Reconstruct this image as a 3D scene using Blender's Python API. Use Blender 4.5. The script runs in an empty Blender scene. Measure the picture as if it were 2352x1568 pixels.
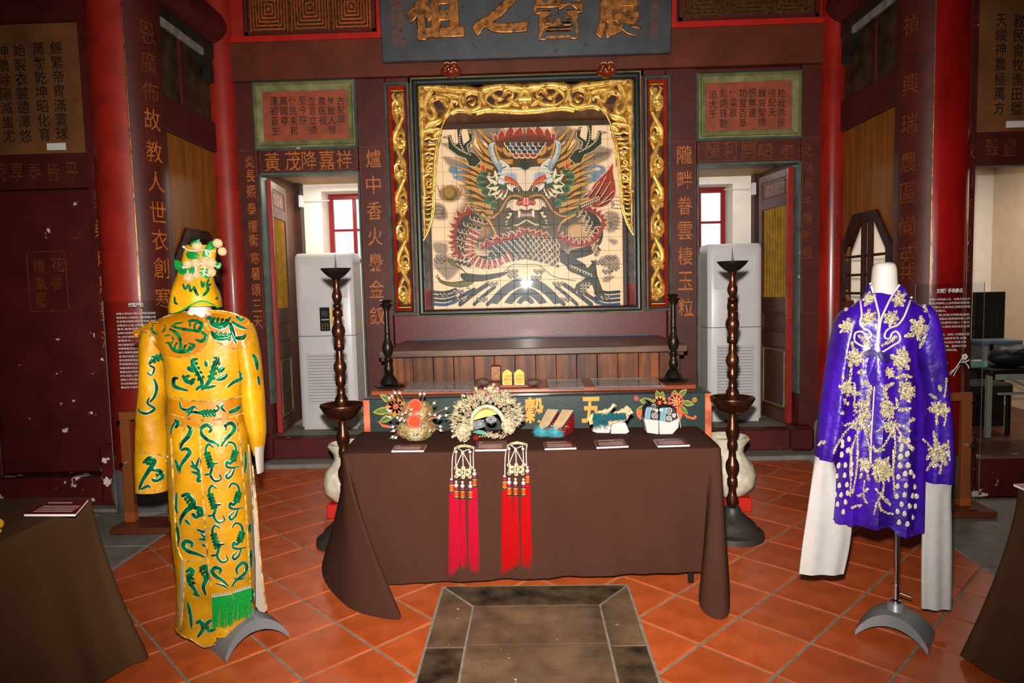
import bpy, bmesh, math, random
import numpy as np
from mathutils import Vector, Matrix
from mathutils.bvhtree import BVHTree
S = bpy.context.scene
COL = S.collection
rnd = random.Random(7)
PI = math.pi
# ------------------------------------------------------------ camera, world, lights, exposure
FPX, PIT, ROLL, YAW, HCAM = 1544.38, .0748, .0241, .0249, 1.572
_f = Vector((0, math.cos(PIT), -math.sin(PIT))); _r = Vector((1, 0, 0)); _u = Vector((0, math.sin(PIT), math.cos(PIT)))
_r, _u = _r * math.cos(ROLL) - _u * math.sin(ROLL), _u * math.cos(ROLL) + _r * math.sin(ROLL)
_Z = Matrix.Rotation(YAW, 3, 'Z')
CF, CR, CU = _Z @ _f, _Z @ _r, _Z @ _u
CP = Vector((0, 0, HCAM))
cd = bpy.data.cameras.new('camera'); cam = bpy.data.objects.new('camera', cd); COL.objects.link(cam)
cd.sensor_width = 36; cd.sensor_fit = 'HORIZONTAL'; cd.lens = FPX / 2352 * 36; cd.clip_start = .05
_m = Matrix((CR, CU, -CF)).transposed().to_4x4(); _m.translation = CP; cam.matrix_world = _m
S.camera = cam
S.view_settings.view_transform = 'Standard'; S.view_settings.look = 'None'; S.view_settings.gamma = 1
S.view_settings.use_curve_mapping = False; S.view_settings.exposure = 0
w = bpy.data.worlds.new('sky'); S.world = w; w.use_nodes = True
bg = w.node_tree.nodes['Background']; bg.inputs[0].default_value = (.93, .97, 1, 1); bg.inputs[1].default_value = 1.5
def lamp(name, kind, loc, energy, col=(1, 1, 1), aim=None, **k):
    l = bpy.data.lights.new(name, kind); l.energy = energy; l.color = col
    for a, b in k.items(): setattr(l, a, b)
    o = bpy.data.objects.new(name, l); COL.objects.link(o); o.location = loc
    if aim: o.rotation_euler = (Vector(aim) - Vector(loc)).to_track_quat('-Z', 'Y').to_euler()
    return o
# the camera's own flash gun, a hand's breadth above the lens
lamp('flash_gun', 'SPOT', CP + CU * .16 - CR * .015 + CF * .02, 1850, (1, .925, .84), aim=CP + CF * 6 + CU * .3, spot_size=math.radians(96), spot_blend=1.0, shadow_soft_size=.03)
# room lamps of the two back rooms and of the side room
lamp('back_room_lamp', 'AREA', (-2.0, 7.1, 2.78), 22, (1, .86, .7), aim=(-2.0, 7.1, 0), shape='RECTANGLE', size=.5, size_y=.5)
lamp('back_room_lamp', 'AREA', (2.0, 7.1, 2.78), 26, (1, .93, .86), aim=(2.0, 7.1, 0), shape='RECTANGLE', size=.5, size_y=.5)
lamp('side_room_lamp', 'AREA', (4.4, 6.4, 2.8), 30, (1, .84, .68), aim=(4.4, 6.4, 0), shape='RECTANGLE', size=.6, size_y=.6)
# ------------------------------------------------------------ helpers
def ray(x, y): return CF + CR * ((x - 1176) / FPX) - CU * ((y - 784) / FPX)
def at(x, y, Y):
    d = ray(x, y); return CP + d * (Y / d.y)
def atx(x, y, X):
    d = ray(x, y); return CP + d * (X / d.x)
def fl(x, y, z=0):
    d = ray(x, y); return CP + d * ((z - HCAM) / d.z)
def pj(p):
    d = Vector(p) - CP; z = d.dot(CF); return 1176 + FPX * d.dot(CR) / z, 784 - FPX * d.dot(CU) / z
def lin(h):
    c = [int(h[i:i + 2], 16) / 255 for i in (0, 2, 4)]
    return tuple(x / 12.92 if x <= .04045 else ((x + .055) / 1.055) ** 2.4 for x in c) + (1,)
def cr(P, n=6, closed=False):
    P = [np.array(p, float) for p in P]; N = len(P); out = []
    for i in range(N if closed else N - 1):
        if closed: a, b, c, d = P[i - 1], P[i], P[(i + 1) % N], P[(i + 2) % N]
        else: a, b, c, d = P[max(i - 1, 0)], P[i], P[i + 1], P[min(i + 2, N - 1)]
        for k in range(n):
            t = k / n
            out.append(.5 * (2 * b + (c - a) * t + (2 * a - 5 * b + 4 * c - d) * t * t + (3 * b - a - 3 * c + d) * t ** 3))
    if not closed: out.append(P[-1])
    return out
_N = {}
def mat(name, col, rough=.5, metal=0, var=.12, scale=6, bump=0, bscale=60, chips=None, coat=0, grain=None, perobj=0, trans=0, spec=.36, col2=None, alpha=1, sheen=0, streak=(1, 1, 1), bdist=.004):
    """a node material: base colour with noise variation, optional wood grain, chips showing the ground coat, relief"""
    m = bpy.data.materials.new(name); m.use_nodes = True; t = m.node_tree; N = t.nodes; L = t.links
    b = N['Principled BSDF']; c = lin(col) if isinstance(col, str) else col
    b.inputs['Roughness'].default_value = rough; b.inputs['Metallic'].default_value = metal
    b.inputs['Specular IOR Level'].default_value = spec; b.inputs['Coat Weight'].default_value = coat; b.inputs['Coat Roughness'].default_value = .12
    if trans: b.inputs['Transmission Weight'].default_value = trans; b.inputs['IOR'].default_value = 1.45
    if alpha < 1: b.inputs['Alpha'].default_value = alpha
    if sheen: b.inputs['Sheen Weight'].default_value = sheen
    tc = N.new('ShaderNodeTexCoord'); mp = N.new('ShaderNodeMapping'); mp.inputs['Scale'].default_value = streak
    L.new(tc.outputs['Object'], mp.inputs[0])
    def noise(s, d=4, r=.55):
        n = N.new('ShaderNodeTexNoise'); n.inputs['Scale'].default_value = s; n.inputs['Detail'].default_value = d; n.inputs['Roughness'].default_value = r
        L.new(mp.outputs[0], n.inputs['Vector']); return n
    def mix(f, a, bb, mode='MIX'):
        x = N.new('ShaderNodeMix'); x.data_type = 'RGBA'; x.blend_type = mode
        for sock, v in ((x.inputs[0], f), (x.inputs[6], a), (x.inputs[7], bb)):
            if isinstance(v, (int, float)): sock.default_value = v
            elif isinstance(v, tuple): sock.default_value = v
            else: L.new(v, sock)
        return x.outputs[2]
    def ramp(src, lo, hi):
        r = N.new('ShaderNodeMapRange'); r.inputs[1].default_value = lo; r.inputs[2].default_value = hi; L.new(src, r.inputs[0]); return r.outputs[0]
    n1 = noise(scale)
    d = tuple(x * (1 - 1.6 * var) for x in c[:3]) + (1,); h = tuple(min(1, x * (1 + 1.2 * var)) for x in c[:3]) + (1,)
    if col2: h = lin(col2)
    out = mix(ramp(n1.outputs[0], .3, .7), d, h)
    if grain:
        wv = N.new('ShaderNodeTexNoise'); wv.inputs['Scale'].default_value = 1; wv.inputs['Detail'].default_value = 6
        g = N.new('ShaderNodeMapping'); g.inputs['Scale'].default_value = grain[0]; L.new(tc.outputs['Object'], g.inputs[0]); L.new(g.outputs[0], wv.inputs['Vector'])
        out = mix(ramp(wv.outputs[0], .42, .62), out, lin(grain[1]))
    if perobj:
        oi = N.new('ShaderNodeObjectInfo'); hs = N.new('ShaderNodeHueSaturation')
        L.new(ramp(oi.outputs['Random'], 0, 1), hs.inputs['Value']); L.new(out, hs.inputs['Color'])
        r = hs.inputs['Value'].links[0].from_node; r.inputs[3].default_value = 1 - perobj; r.inputs[4].default_value = 1 + perobj
        out = hs.outputs[0]
    ht = None
    if chips:
        n2 = noise(chips[2], 6, .62); f = ramp(n2.outputs[0], chips[1], chips[1] + .015); out = mix(f, out, lin(chips[0])); ht = f
    L.new(out, b.inputs['Base Color'])
    if bump or chips:
        bn = noise(bscale, 3); bp = N.new('ShaderNodeBump'); bp.inputs['Strength'].default_value = max(bump, .15); bp.inputs['Distance'].default_value = bdist
        L.new(bn.outputs[0], bp.inputs['Height']); L.new(bp.outputs[0], b.inputs['Normal'])
    _N[name] = m
    return m
class MB:
    def __init__(s): s.v = []; s.f = []; s.mi = []; s.k = 0
    def add(s, vs, fs):
        b = len(s.v); s.v += [tuple(float(q) for q in v) for v in vs]; s.f += [tuple(i + b for i in f) for f in fs]; s.mi += [s.k] * len(fs); return s
    def box(s, x0, x1, y0, y1, z0, z1, b=0):
        if b <= 0:
            return s.add([(x, y, z) for x in (x0, x1) for y in (y0, y1) for z in (z0, z1)], [(0, 1, 3, 2), (4, 6, 7, 5), (0, 4, 5, 1), (2, 3, 7, 6), (0, 2, 6, 4), (1, 5, 7, 3)])
        c = [(x0 + x1) / 2, (y0 + y1) / 2, (z0 + z1) / 2]; h = [abs(x1 - x0) / 2, abs(y1 - y0) / 2, abs(z1 - z0) / 2]; b = min(b, min(h) * .49)
        vs = []; ix = {}
        for a in range(3):
            for g in ((i, j, k) for i in (-1, 1) for j in (-1, 1) for k in (-1, 1)):
                ix[a, g] = len(vs); vs.append(tuple(c[q] + g[q] * (h[q] if q == a else h[q] - b) for q in range(3)))
        fs = []
        for a in range(3):
            p, q = (a + 1) % 3, (a + 2) % 3
            def G(sa, sp, sq):
                g = [0, 0, 0]; g[a] = sa; g[p] = sp; g[q] = sq; return tuple(g)
            for sa in (-1, 1):
                l = [ix[a, G(sa, i, j)] for i, j in ((-1, -1), (1, -1), (1, 1), (-1, 1))]; fs.append(l if sa > 0 else l[::-1])
            for sa in (-1, 1):
                for sp in (-1, 1):
                    l = [ix[a, G(sa, sp, -1)], ix[p, G(sa, sp, -1)], ix[p, G(sa, sp, 1)], ix[a, G(sa, sp, 1)]]; fs.append(l if sa * sp > 0 else l[::-1])
        for g in ((i, j, k) for i in (-1, 1) for j in (-1, 1) for k in (-1, 1)):
            l = [ix[0, g], ix[1, g], ix[2, g]]; fs.append(l if g[0] * g[1] * g[2] > 0 else l[::-1])
        return s.add(vs, fs)
    def tube(s, path, r, n=8, cap=True, flat=1., up=None, closed=False):
        P = [Vector(p) for p in path]; m = len(P); rr = r if hasattr(r, '__len__') else [r] * m
        T = [(P[(i + 1) % m] - P[i - 1] if closed else P[min(i + 1, m - 1)] - P[max(i - 1, 0)]) for i in range(m)]
        T = [t.normalized() if t.length > 1e-9 else Vector((0, 0, 1)) for t in T]
        u = Vector(up) if up else (Vector((0, 0, 1)) if abs(T[0].z) < .9 else Vector((1, 0, 0)))
        vs = []
        for i in range(m):
            if up: a = T[i].cross(Vector(up)); a = a.normalized() if a.length > 1e-6 else Vector((1, 0, 0)); bb = a.cross(T[i]).normalized()
            else:
                a = (u - T[i] * u.dot(T[i])).normalized(); bb = T[i].cross(a); u = a
            for k in range(n):
                w_ = 2 * PI * k / n; vs.append(P[i] + a * (math.cos(w_) * rr[i]) + bb * (math.sin(w_) * rr[i] * flat))
        fs = []
        for i in range(m if closed else m - 1):
            j = (i + 1) % m
            for k in range(n): fs.append((i * n + k, i * n + (k + 1) % n, j * n + (k + 1) % n, j * n + k))
        if cap and not closed: fs += [tuple(range(n))[::-1], tuple((m - 1) * n + k for k in range(n))]
        return s.add(vs, fs)
    def lathe(s, prof, n=24, c=(0, 0, 0), sx=1, sy=1, cap=True):
        vs = [(c[0] + r * math.cos(2 * PI * k / n) * sx, c[1] + r * math.sin(2 * PI * k / n) * sy, c[2] + z) for r, z in prof for k in range(n)]
        fs = [(i * n + k, i * n + (k + 1) % n, (i + 1) * n + (k + 1) % n, (i + 1) * n + k) for i in range(len(prof) - 1) for k in range(n)]
        if cap: fs += [tuple(range(n))[::-1], tuple((len(prof) - 1) * n + k for k in range(n))]
        return s.add(vs, fs)
    def ball(s, c, r, n=10, m=6, sc=(1, 1, 1)):
        vs = [(c[0], c[1], c[2] - r * sc[2])] + [(c[0] + r * sc[0] * math.sin(PI * i / m) * math.cos(2 * PI * k / n), c[1] + r * sc[1] * math.sin(PI * i / m) * math.sin(2 * PI * k / n), c[2] - r * sc[2] * math.cos(PI * i / m)) for i in range(1, m) for k in range(n)] + [(c[0], c[1], c[2] + r * sc[2])]
        fs = [(0, 1 + (k + 1) % n, 1 + k) for k in range(n)] + [(1 + i * n + k, 1 + i * n + (k + 1) % n, 1 + (i + 1) * n + (k + 1) % n, 1 + (i + 1) * n + k) for i in range(m - 2) for k in range(n)]
        e = len(vs) - 1; fs += [(e, e - n + k, e - n + (k + 1) % n) for k in range(n)]
        return s.add(vs, fs)
    def rings(s, R, close=True, caps=(False, False)):
        n = len(R[0]); vs = [v for r in R for v in r]; q = n if close else n - 1
        fs = [(i * n + k, i * n + (k + 1) % n, (i + 1) * n + (k + 1) % n, (i + 1) * n + k) for i in range(len(R) - 1) for k in range(q)]
        if caps[0]: fs.append(tuple(range(n))[::-1])
        if caps[1]: fs.append(tuple((len(R) - 1) * n + k for k in range(n)))
        return s.add(vs, fs)
    def prism(s, poly, O, U, V, d0, d1):
        """polygon (u,v) in plane O,U,V extruded along U x V from d0 to d1"""
        O, U, V = Vector(O), Vector(U), Vector(V); W = U.cross(V); n = len(poly)
        vs = [O + U * p[0] + V * p[1] + W * d for d in (d0, d1) for p in poly]
        return s.add(vs, [tuple(range(n))[::-1], tuple(range(n, 2 * n))] + [(k, (k + 1) % n, n + (k + 1) % n, n + k) for k in range(n)])
def wloc(o):
    v = Vector((0, 0, 0))
    while o is not None: v = v + o.location; o = o.parent
    return v
def build(mb, name, m, parent=None, smooth=True, label=None, local=False, ang=40, fix=True, kind=None):
    me = bpy.data.meshes.new(name); off = wloc(parent) if parent is not None and not local else Vector((0, 0, 0))
    me.from_pydata([(v[0] - off.x, v[1] - off.y, v[2] - off.z) for v in mb.v] if off.length else mb.v, [], mb.f)
    if fix:
        b = bmesh.new(); b.from_mesh(me); bmesh.ops.recalc_face_normals(b, faces=b.faces); b.to_mesh(me); b.free()
    for q in (m if isinstance(m, (list, tuple)) else [m]): me.materials.append(q)
    if isinstance(m, (list, tuple)): me.polygons.foreach_set('material_index', mb.mi)
    if smooth:
        me.polygons.foreach_set('use_smooth', [True] * len(me.polygons)); me.set_sharp_from_angle(angle=math.radians(ang))
    o = bpy.data.objects.new(name, me); COL.objects.link(o)
    if parent is not None: o.parent = parent
    if label: o['label'] = label
    if kind: o['kind'] = kind
    return o
def tag(o, label, cat=None, group=None, kind=None):
    o['label'] = label
    if cat: o['category'] = cat
    if group: o['group'] = group
    if kind: o['kind'] = kind
    return o
def thing(name, label, cat, loc=(0, 0, 0), group=None, rz=0, kind=None):
    o = bpy.data.objects.new(name, None); COL.objects.link(o); o.location = loc; o.rotation_euler = (0, 0, rz); o.empty_display_size = .1
    return tag(o, label, cat, group, kind)
def struct(name, label, loc=(0, 0, 0)): return thing(name, label, None, loc, kind='structure')
def dup(o, parent=None, loc=None, name=None):
    c = o.copy(); COL.objects.link(c)
    if parent is not None: c.parent = parent
    if loc is not None: c.location = loc
    for ch in [q for q in o.children]: dup(ch, c)
    return c
def part(parent, name, m, *boxes, b=.004, label=None, smooth=False, kind=None):
    mb = MB()
    for q in boxes: mb.box(*q, b)
    return build(mb, name, m, parent, smooth=smooth, label=label, kind=kind)
def sheet(o, t, off=-1):
    m = o.modifiers.new('cloth', 'SOLIDIFY'); m.thickness = t; m.offset = off
    e = o.modifiers.new('crisp_rim', 'EDGE_SPLIT'); e.split_angle = math.radians(50); e.use_edge_sharp = False
TXT = []
def txt(body, rect, O, U, V, m, parent, d=.002, name='inscription', off=.0, ext=.0008, asp=None):
    """queue an inscription that fills rect = (u0, u1, v0, v1) of the plane O, U, V, standing d proud of it"""
    TXT.append((body, rect, Vector(O), Vector(U), Vector(V), m, parent, d, name, off, ext))
def flush_txt():
    objs = []
    for q in TXT:
        c = bpy.data.curves.new('t', 'FONT'); c.body = q[0]; c.offset = q[9]; c.extrude = 0; c.align_x = 'CENTER'; c.space_line = 1.02 if '\n' in q[0] else 1; c.resolution_u = 3
        c.fill_mode = 'FRONT' if q[10] < .002 else 'BOTH'
        if q[10] >= .002: c.extrude = .03; c.bevel_depth = .022; c.bevel_resolution = 2
        o = bpy.data.objects.new('t', c); COL.objects.link(o); objs.append(o)
    dg = bpy.context.evaluated_depsgraph_get()
    for o, q in zip(objs, TXT):
        me = bpy.data.meshes.new_from_object(o.evaluated_get(dg)); n = len(me.vertices); a = np.empty(n * 3, 'f'); me.vertices.foreach_get('co', a); a = a.reshape(-1, 3)
        (u0, u1, v0, v1), O, U, V = q[1:5]; W = U.cross(V)
        lo = a.min(0); hi = a.max(0); su = (u1 - u0) / max(hi[0] - lo[0], 1e-6); sv = (v1 - v0) / max(hi[1] - lo[1], 1e-6)
        uu = u0 + (a[:, 0] - lo[0]) * su; vv = v0 + (a[:, 1] - lo[1]) * sv
        if q[10] < .002: ww = np.full(n, q[7])
        else: ww = q[7] + (a[:, 2] - lo[2]) / max(hi[2] - lo[2], 1e-6) * q[10]
        off = wloc(q[6])
        a2 = np.array(O - off)[None] + uu[:, None] * np.array(U) + vv[:, None] * np.array(V) + ww[:, None] * np.array(W)
        me.vertices.foreach_set('co', a2.astype('f').ravel()); me.update(); me.materials.clear(); me.materials.append(q[5])
        r = bpy.data.objects.new(q[8], me); COL.objects.link(r); r.parent = q[6]; r.name = q[8]
    for o in objs:
        c = o.data; bpy.data.objects.remove(o); bpy.data.curves.remove(c)
EX, EY, EZ = Vector((1, 0, 0)), Vector((0, 1, 0)), Vector((0, 0, 1))
def ptxt(body, px, Y, m, parent, d=.003, off=.0, **k):
    """inscription on the frontal plane at depth Y filling the box px = (x0, y0, x1, y1) as the photograph shows it"""
    x0, y0, x1, y1 = px; a = at((x0 + x1) / 2, y0, Y); b = at((x0 + x1) / 2, y1, Y); l = at(x0, (y0 + y1) / 2, Y); r = at(x1, (y0 + y1) / 2, Y)
    txt(body, (l.x, r.x, b.z, a.z), (0, Y, 0), EX, EZ, m, parent, d, off=off, **k)
def col(s): return '\n'.join(s)
# ------------------------------------------------------------ materials
RED = mat('red_paint', '8c1d13', .48, var=.16, scale=5, bump=.05, bscale=40, coat=.15)
REDB = mat('bright_red_paint', 'a81c12', .45, var=.12)
DRED = mat('dark_red_paint', '4c1413', .5, var=.2, scale=4, bump=.05)
MAROON = mat('maroon_paint', '5a1a1c', .4, var=.15, scale=3, bump=.06, coat=.1, chips=('8a5a58', .76, 9))
PURP = mat('aubergine_paint', '47160f', .5, var=.2, scale=6, bump=.06, chips=('7a2416', .74, 7))
BEAM = mat('umber_paint', '5a2413', .5, var=.2, scale=3, bump=.08)
CHIP = mat('chipped_maroon_paint', '4c1210', .5, var=.2, scale=4, chips=('d8cdbd', .585, 7), bump=.1)
CHIPM = mat('scuffed_maroon_paint', '4a1210', .5, var=.2, scale=4, chips=('cfc3b4', .662, 8), bump=.1)
GREENT = mat('grey_green_trim', '46564f', .5, var=.25, scale=8, chips=('a89a84', .68, 9))
OLIVE = mat('olive_trim', '6e6c44', .5, var=.3, scale=7)
BRICK = mat('terracotta_paint', '8a4028', .6, var=.18, scale=9)
PLQ = mat('ochre_brown_paint', '6e4322', .6, var=.2, scale=4)
GOLD = mat('gilding', 'e2a038', .34, metal=.5, var=.28, scale=18, bump=.15, bscale=120, col2='ffd070')
GOLDR = mat('red_lacquer_of_gilding', '3c150a', .5, var=.2)
GOLDU = mat('dark_gilding', 'a8701e', .42, metal=.4, var=.35, scale=22, bump=.2, bscale=110, col2='d09a3c')  # older, darker gold for the layer under the carving
OGOLD = mat('old_gilding', '8e5826', .4, metal=.55, var=.5, scale=22, bump=.2, bscale=90)
GTXT = mat('orange_gold_lettering', 'a65a20', .55, metal=.1, var=.25, scale=25)
GTXTD = mat('faded_gold_lettering', '66300f', .6, metal=.05, var=.35, scale=20)
BTXT = mat('black_ink', '17120f', .55, var=.1)
WTXT = mat('white_print', 'c4c0bc', .6, var=.03)
SLATE = mat('charcoal_board', '35373a', .45, var=.22, scale=5, bump=.06, chips=('22211f', .66, 6))
WOODD = mat('dark_timber', '3a1a10', .5, var=.2, scale=5, grain=((30, 30, 2), '24100a'))
PLANK = mat('varnished_partition_board', '8e5416', .5, var=.12, scale=3, grain=((14, 14, 1.2), '7a430f'), perobj=.08)
CEDAR = mat('stained_cedar', '6c370f', .45, var=.25, scale=5, grain=((24, 24, 1.6), '3c1c08'), perobj=.34, spec=.25)
SHELF = mat('old_brown_plank', '5a3d2c', .38, var=.2, scale=5, grain=((2, 26, 30), '3f2a1e'), coat=.15)
ORWOOD = mat('reddish_stained_board', '8e4a2e', .3, var=.12, scale=5, grain=((2, 26, 30), '7c3c24'), coat=.25)
TILE = mat('terracotta_tile', 'ab4a1e', .38, var=.14, scale=7, bump=.05, bscale=30, perobj=.09, coat=.08, col2='b65428')
GROUT = mat('grey_mortar', '7d7365', .8, var=.2, scale=20)
STONE = mat('grey_stone', '76706a', .75, var=.15, scale=9, bump=.2, bscale=60)
HSTONE = mat('worn_slab_stone', '5c4636', .6, var=.3, scale=5, bump=.3, bscale=50, col2='705640', chips=('a89684', .69, 30))
HDARK = mat('blackened_slab_stone', '1f1a14', .55, var=.5, scale=7, bump=.25, bscale=50, col2='564330')
WHITE = mat('white_plaster', 'ded6cc', .75, var=.04, bump=.06)
TAN = mat('plywood_ceiling', 'b08a5c', .6, var=.1)
BRONZE = mat('dark_bronze', '5a3424', .28, metal=.85, var=.35, scale=14, bump=.06, bscale=60)
BRONZED = mat('black_bronze', '2f2622', .35, metal=.7, var=.3, scale=14)
IRON = mat('cast_iron', '37332f', .5, metal=.4, var=.2, bump=.15)
ACW = mat('white_appliance_plastic', 'c2bfc0', .3, var=.02, coat=.15)
ACG = mat('pale_grey_plastic', 'b9b8bc', .4, var=.02)
BLACK = mat('black_plastic', '121214', .35, var=.1)
DOORB = mat('brown_lacquer', '4a2a20', .4, var=.15, scale=6, bump=.05)
YBAR = mat('ochre_painted_bar', '8a6418', .45, var=.2, scale=12)
# ------------------------------------------------------------ setting: floor, tiles, paving
floor = struct('floor', 'mortar bed under the diagonal terracotta tiles of the hall')
part(floor, 'mortar_bed', GROUT, (-2.5, 2.5, .9, 6.02, -.05, -.005), b=0)
TS = .34; g0, g1 = .53 * TS, .485 * TS
def clip(poly, a, b, c):
    out = []
    for i in range(len(poly)):
        p, q = poly[i - 1], poly[i]; dp, dq = a * p[0] + b * p[1] - c, a * q[0] + b * q[1] - c
        if (dp <= 0) != (dq <= 0):
            t = dp / (dp - dq); out.append((p[0] + (q[0] - p[0]) * t, p[1] + (q[1] - p[1]) * t))
        if dq <= 0: out.append(q)
    return out
s2 = math.sqrt(.5); tmesh = None
for i in range(-24, 24):
    for j in range(-10, 36):
        u, v = g0 + (i + .5) * TS, g1 + (j + .5) * TS
        cx, cy = (u + v) * s2, (v - u) * s2
        if abs(cx) > 2.7 or cy < 1.5 or cy > 6.3: continue
        if abs(cx) < .34 and 1.2 < cy < 3.3: continue
        h = TS / 2 - .006
        sq = [(cx + (a + b) * h * s2, cy + (b - a) * h * s2) for a, b in ((-1, -1), (1, -1), (1, 1), (-1, 1))]
        inside = all(abs(p[0]) <= 2.46 and p[1] <= 6.0 for p in sq)
        if inside:
            if tmesh is None:
                mb = MB(); k = .004; q = [(p[0] - cx, p[1] - cy) for p in sq]
                f = (h - k) / h
                mb.add([(p[0], p[1], -.02) for p in q] + [(p[0], p[1], -k) for p in q] + [(p[0] * f, p[1] * f, 0) for p in q], [(0, 1, 5, 4), (1, 2, 6, 5), (2, 3, 7, 6), (3, 0, 4, 7), (4, 5, 9, 8), (5, 6, 10, 9), (6, 7, 11, 10), (7, 4, 8, 11), (8, 9, 10, 11)])
                t = build(mb, 'tile', TILE, floor, smooth=False); tmesh = t.data; t.location = (cx, cy, 0)
            else:
                t = bpy.data.objects.new('tile', tmesh); COL.objects.link(t); t.parent = floor; t.location = (cx, cy, rnd.uniform(-.0008, .0008))
        else:
            p = clip(clip(clip(sq, 1, 0, 2.46), -1, 0, 2.46), 0, 1, 6.0)
            if len(p) > 2: build(MB().prism(p, (0, 0, 0), EX, EY, -.02, -.001), 'tile', TILE, floor, smooth=False)
# stone slabs let into the floor
hs = struct('trim_1', 'worn framed stone slab set in the tiled floor before the draped table')
Zh = .008
def slab(name, m, poly): build(MB().prism(poly, (0, 0, 0), EX, EY, -.03, Zh), name, m, hs, smooth=False)
slab('stone', HDARK, [(-.47, 3.47), (-.30, 3.25), (.32, 3.25), (.48, 3.46)][::-1])
slab('stone', HSTONE, [(-.482, 2.86), (-.318, 2.86), (-.312, 3.235), (-.48, 3.455)][::-1])
slab('stone', HDARK, [(-.482, 1.2), (-.318, 1.2), (-.318, 2.85), (-.482, 2.85)][::-1])
slab('stone', HSTONE, [(.332, 2.86), (.485, 2.86), (.488, 3.45), (.33, 3.24)][::-1])
slab('stone', HDARK, [(.332, 1.2), (.485, 1.2), (.485, 2.85), (.332, 2.85)][::-1])
slab('stone', HSTONE, [(-.306, 2.8785), (.32, 2.8785), (.32, 3.238), (-.302, 3.238)][::-1])  # thin joint to the front stone stands in for an edge of light and shade
slab('stone', HSTONE, [(-.306, 1.2), (.32, 1.2), (.32, 2.875), (-.306, 2.875)][::-1])
part(hs, 'mortar', GROUT, (-.495, .5, 1.2, 3.485, -.03, .003), b=0)
for k, sx in ((2, -1), (3, 1)):
    p = struct('trim_%d' % k, 'grey stone paving strip along the %s row of columns' % ('left' if sx < 0 else 'right'))
    y = 1.6
    while y < 5.9:
        y2 = min(y + rnd.uniform(.9, 1.3), 6.02); xs = sorted((sx * 2.47, sx * (3.7 if y2 < 5.2 else 3.2))); part(p, 'stone', STONE, (xs[0], xs[1], y + .004, y2 - .004, -.06, .004), b=.006); y = y2
p = struct('trim_4', 'long grey stone kerb under the back wall thresholds')
for x0, x1 in ((-2.9, -1.75), (-1.75, -.6), (-.6, .6), (.6, 1.75), (1.75, 2.9)): part(p, 'stone', STONE, (x0 + .003, x1 - .003, 6.03, 6.45, -.05, .03), b=.008)
# ------------------------------------------------------------ back wall
YB = 6.3
wb = struct('wall_back', 'dark red timber back wall of posts, lintels and long beams with gold inscriptions')
def bx(name, m, x0, x1, z0, z1, y0=YB, y1=YB + .12, b=.004, label=None, par=None): return part(par or wb, name, m, (x0, x1, y0, y1, z0, z1), b=b, label=label)
bx('post', PURP, -2.68, -2.475, 0, 3.545); bx('post', PURP, -1.535, -1.27, 0, 3.545); bx('post', PURP, 1.3, 1.573, 0, 3.545); bx('post', PURP, 2.52, 2.72, 0, 3.545)
bx('beam', BEAM, -2.68, 2.72, 3.55, 3.895, y0=YB - .03); bx('beam', REDB, -2.68, 2.72, 3.9, 3.955, y0=YB - .02)
bx('lintel', PURP, -2.47, -1.54, 2.715, 2.925); bx('lintel', PURP, 1.577, 2.516, 2.69, 2.895)
bx('panel', DRED, -2.47, -1.54, 2.93, 3.545, y0=YB + .03); bx('panel', DRED, 1.577, 2.516, 2.9, 3.545, y0=YB + .03)
bx('board', MAROON, -1.265, 1.295, 1.1, 1.385, y0=YB + .02); bx('board', DRED, -1.265, 1.295, .0, 1.1, y0=YB + .04)
for x0, x1 in ((-1.06, -1.0), (1.045, 1.1)): bx('stile', DRED, x0, x1, 1.385, 3.545)
bx('rail', DRED, -1.265, 1.295, 3.49, 3.545); bx('rail', DRED, -1.265, 1.295, 1.36, 1.4, y0=YB - .01)
bx('stile', REDB, -1.325, -1.255, 3.955, 4.6); bx('stile', REDB, 1.33, 1.4, 3.955, 4.6); bx('stile', RED, -2.68, -2.55, 3.955, 4.6); bx('stile', RED, 2.68, 2.74, 3.955, 4.6)
bx('rail', RED, -2.68, 2.74, 4.6, 4.75); bx('panel', DRED, -1.255, 1.33, 3.955, 4.6, y0=YB + .05)
bx('panel', DRED, -2.75, 2.8, 4.75, 5.5, y0=YB)
# door jamb trims
for x0, x1, z1 in ((-2.475, -2.455, 2.715), (-1.552, -1.535, 2.715), (1.573, 1.59, 2.69), (2.5, 2.52, 2.69)): bx('jamb_trim', GREENT, x0, x1, .55, z1, y0=YB - .012, y1=YB + .13, b=.003)
bx('head_trim', GREENT, -2.475, -1.535, 2.7, 2.72, y0=YB - .012, y1=YB + .13); bx('head_trim', GREENT, 1.573, 2.52, 2.675, 2.695, y0=YB - .012, y1=YB + .13)
for x0, x1 in ((-2.56, -1.45), (1.5, 2.62)):
    bx('threshold', CHIPM, x0, x1, .03, .225, y0=YB - .05, y1=YB + .1, b=.01)
for x in (-2.56, 2.5): bx('door_socket', CHIPM, x - .09, x + .12, .03, .26, y0=YB - .13, y1=YB + .1, b=.03)
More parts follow.
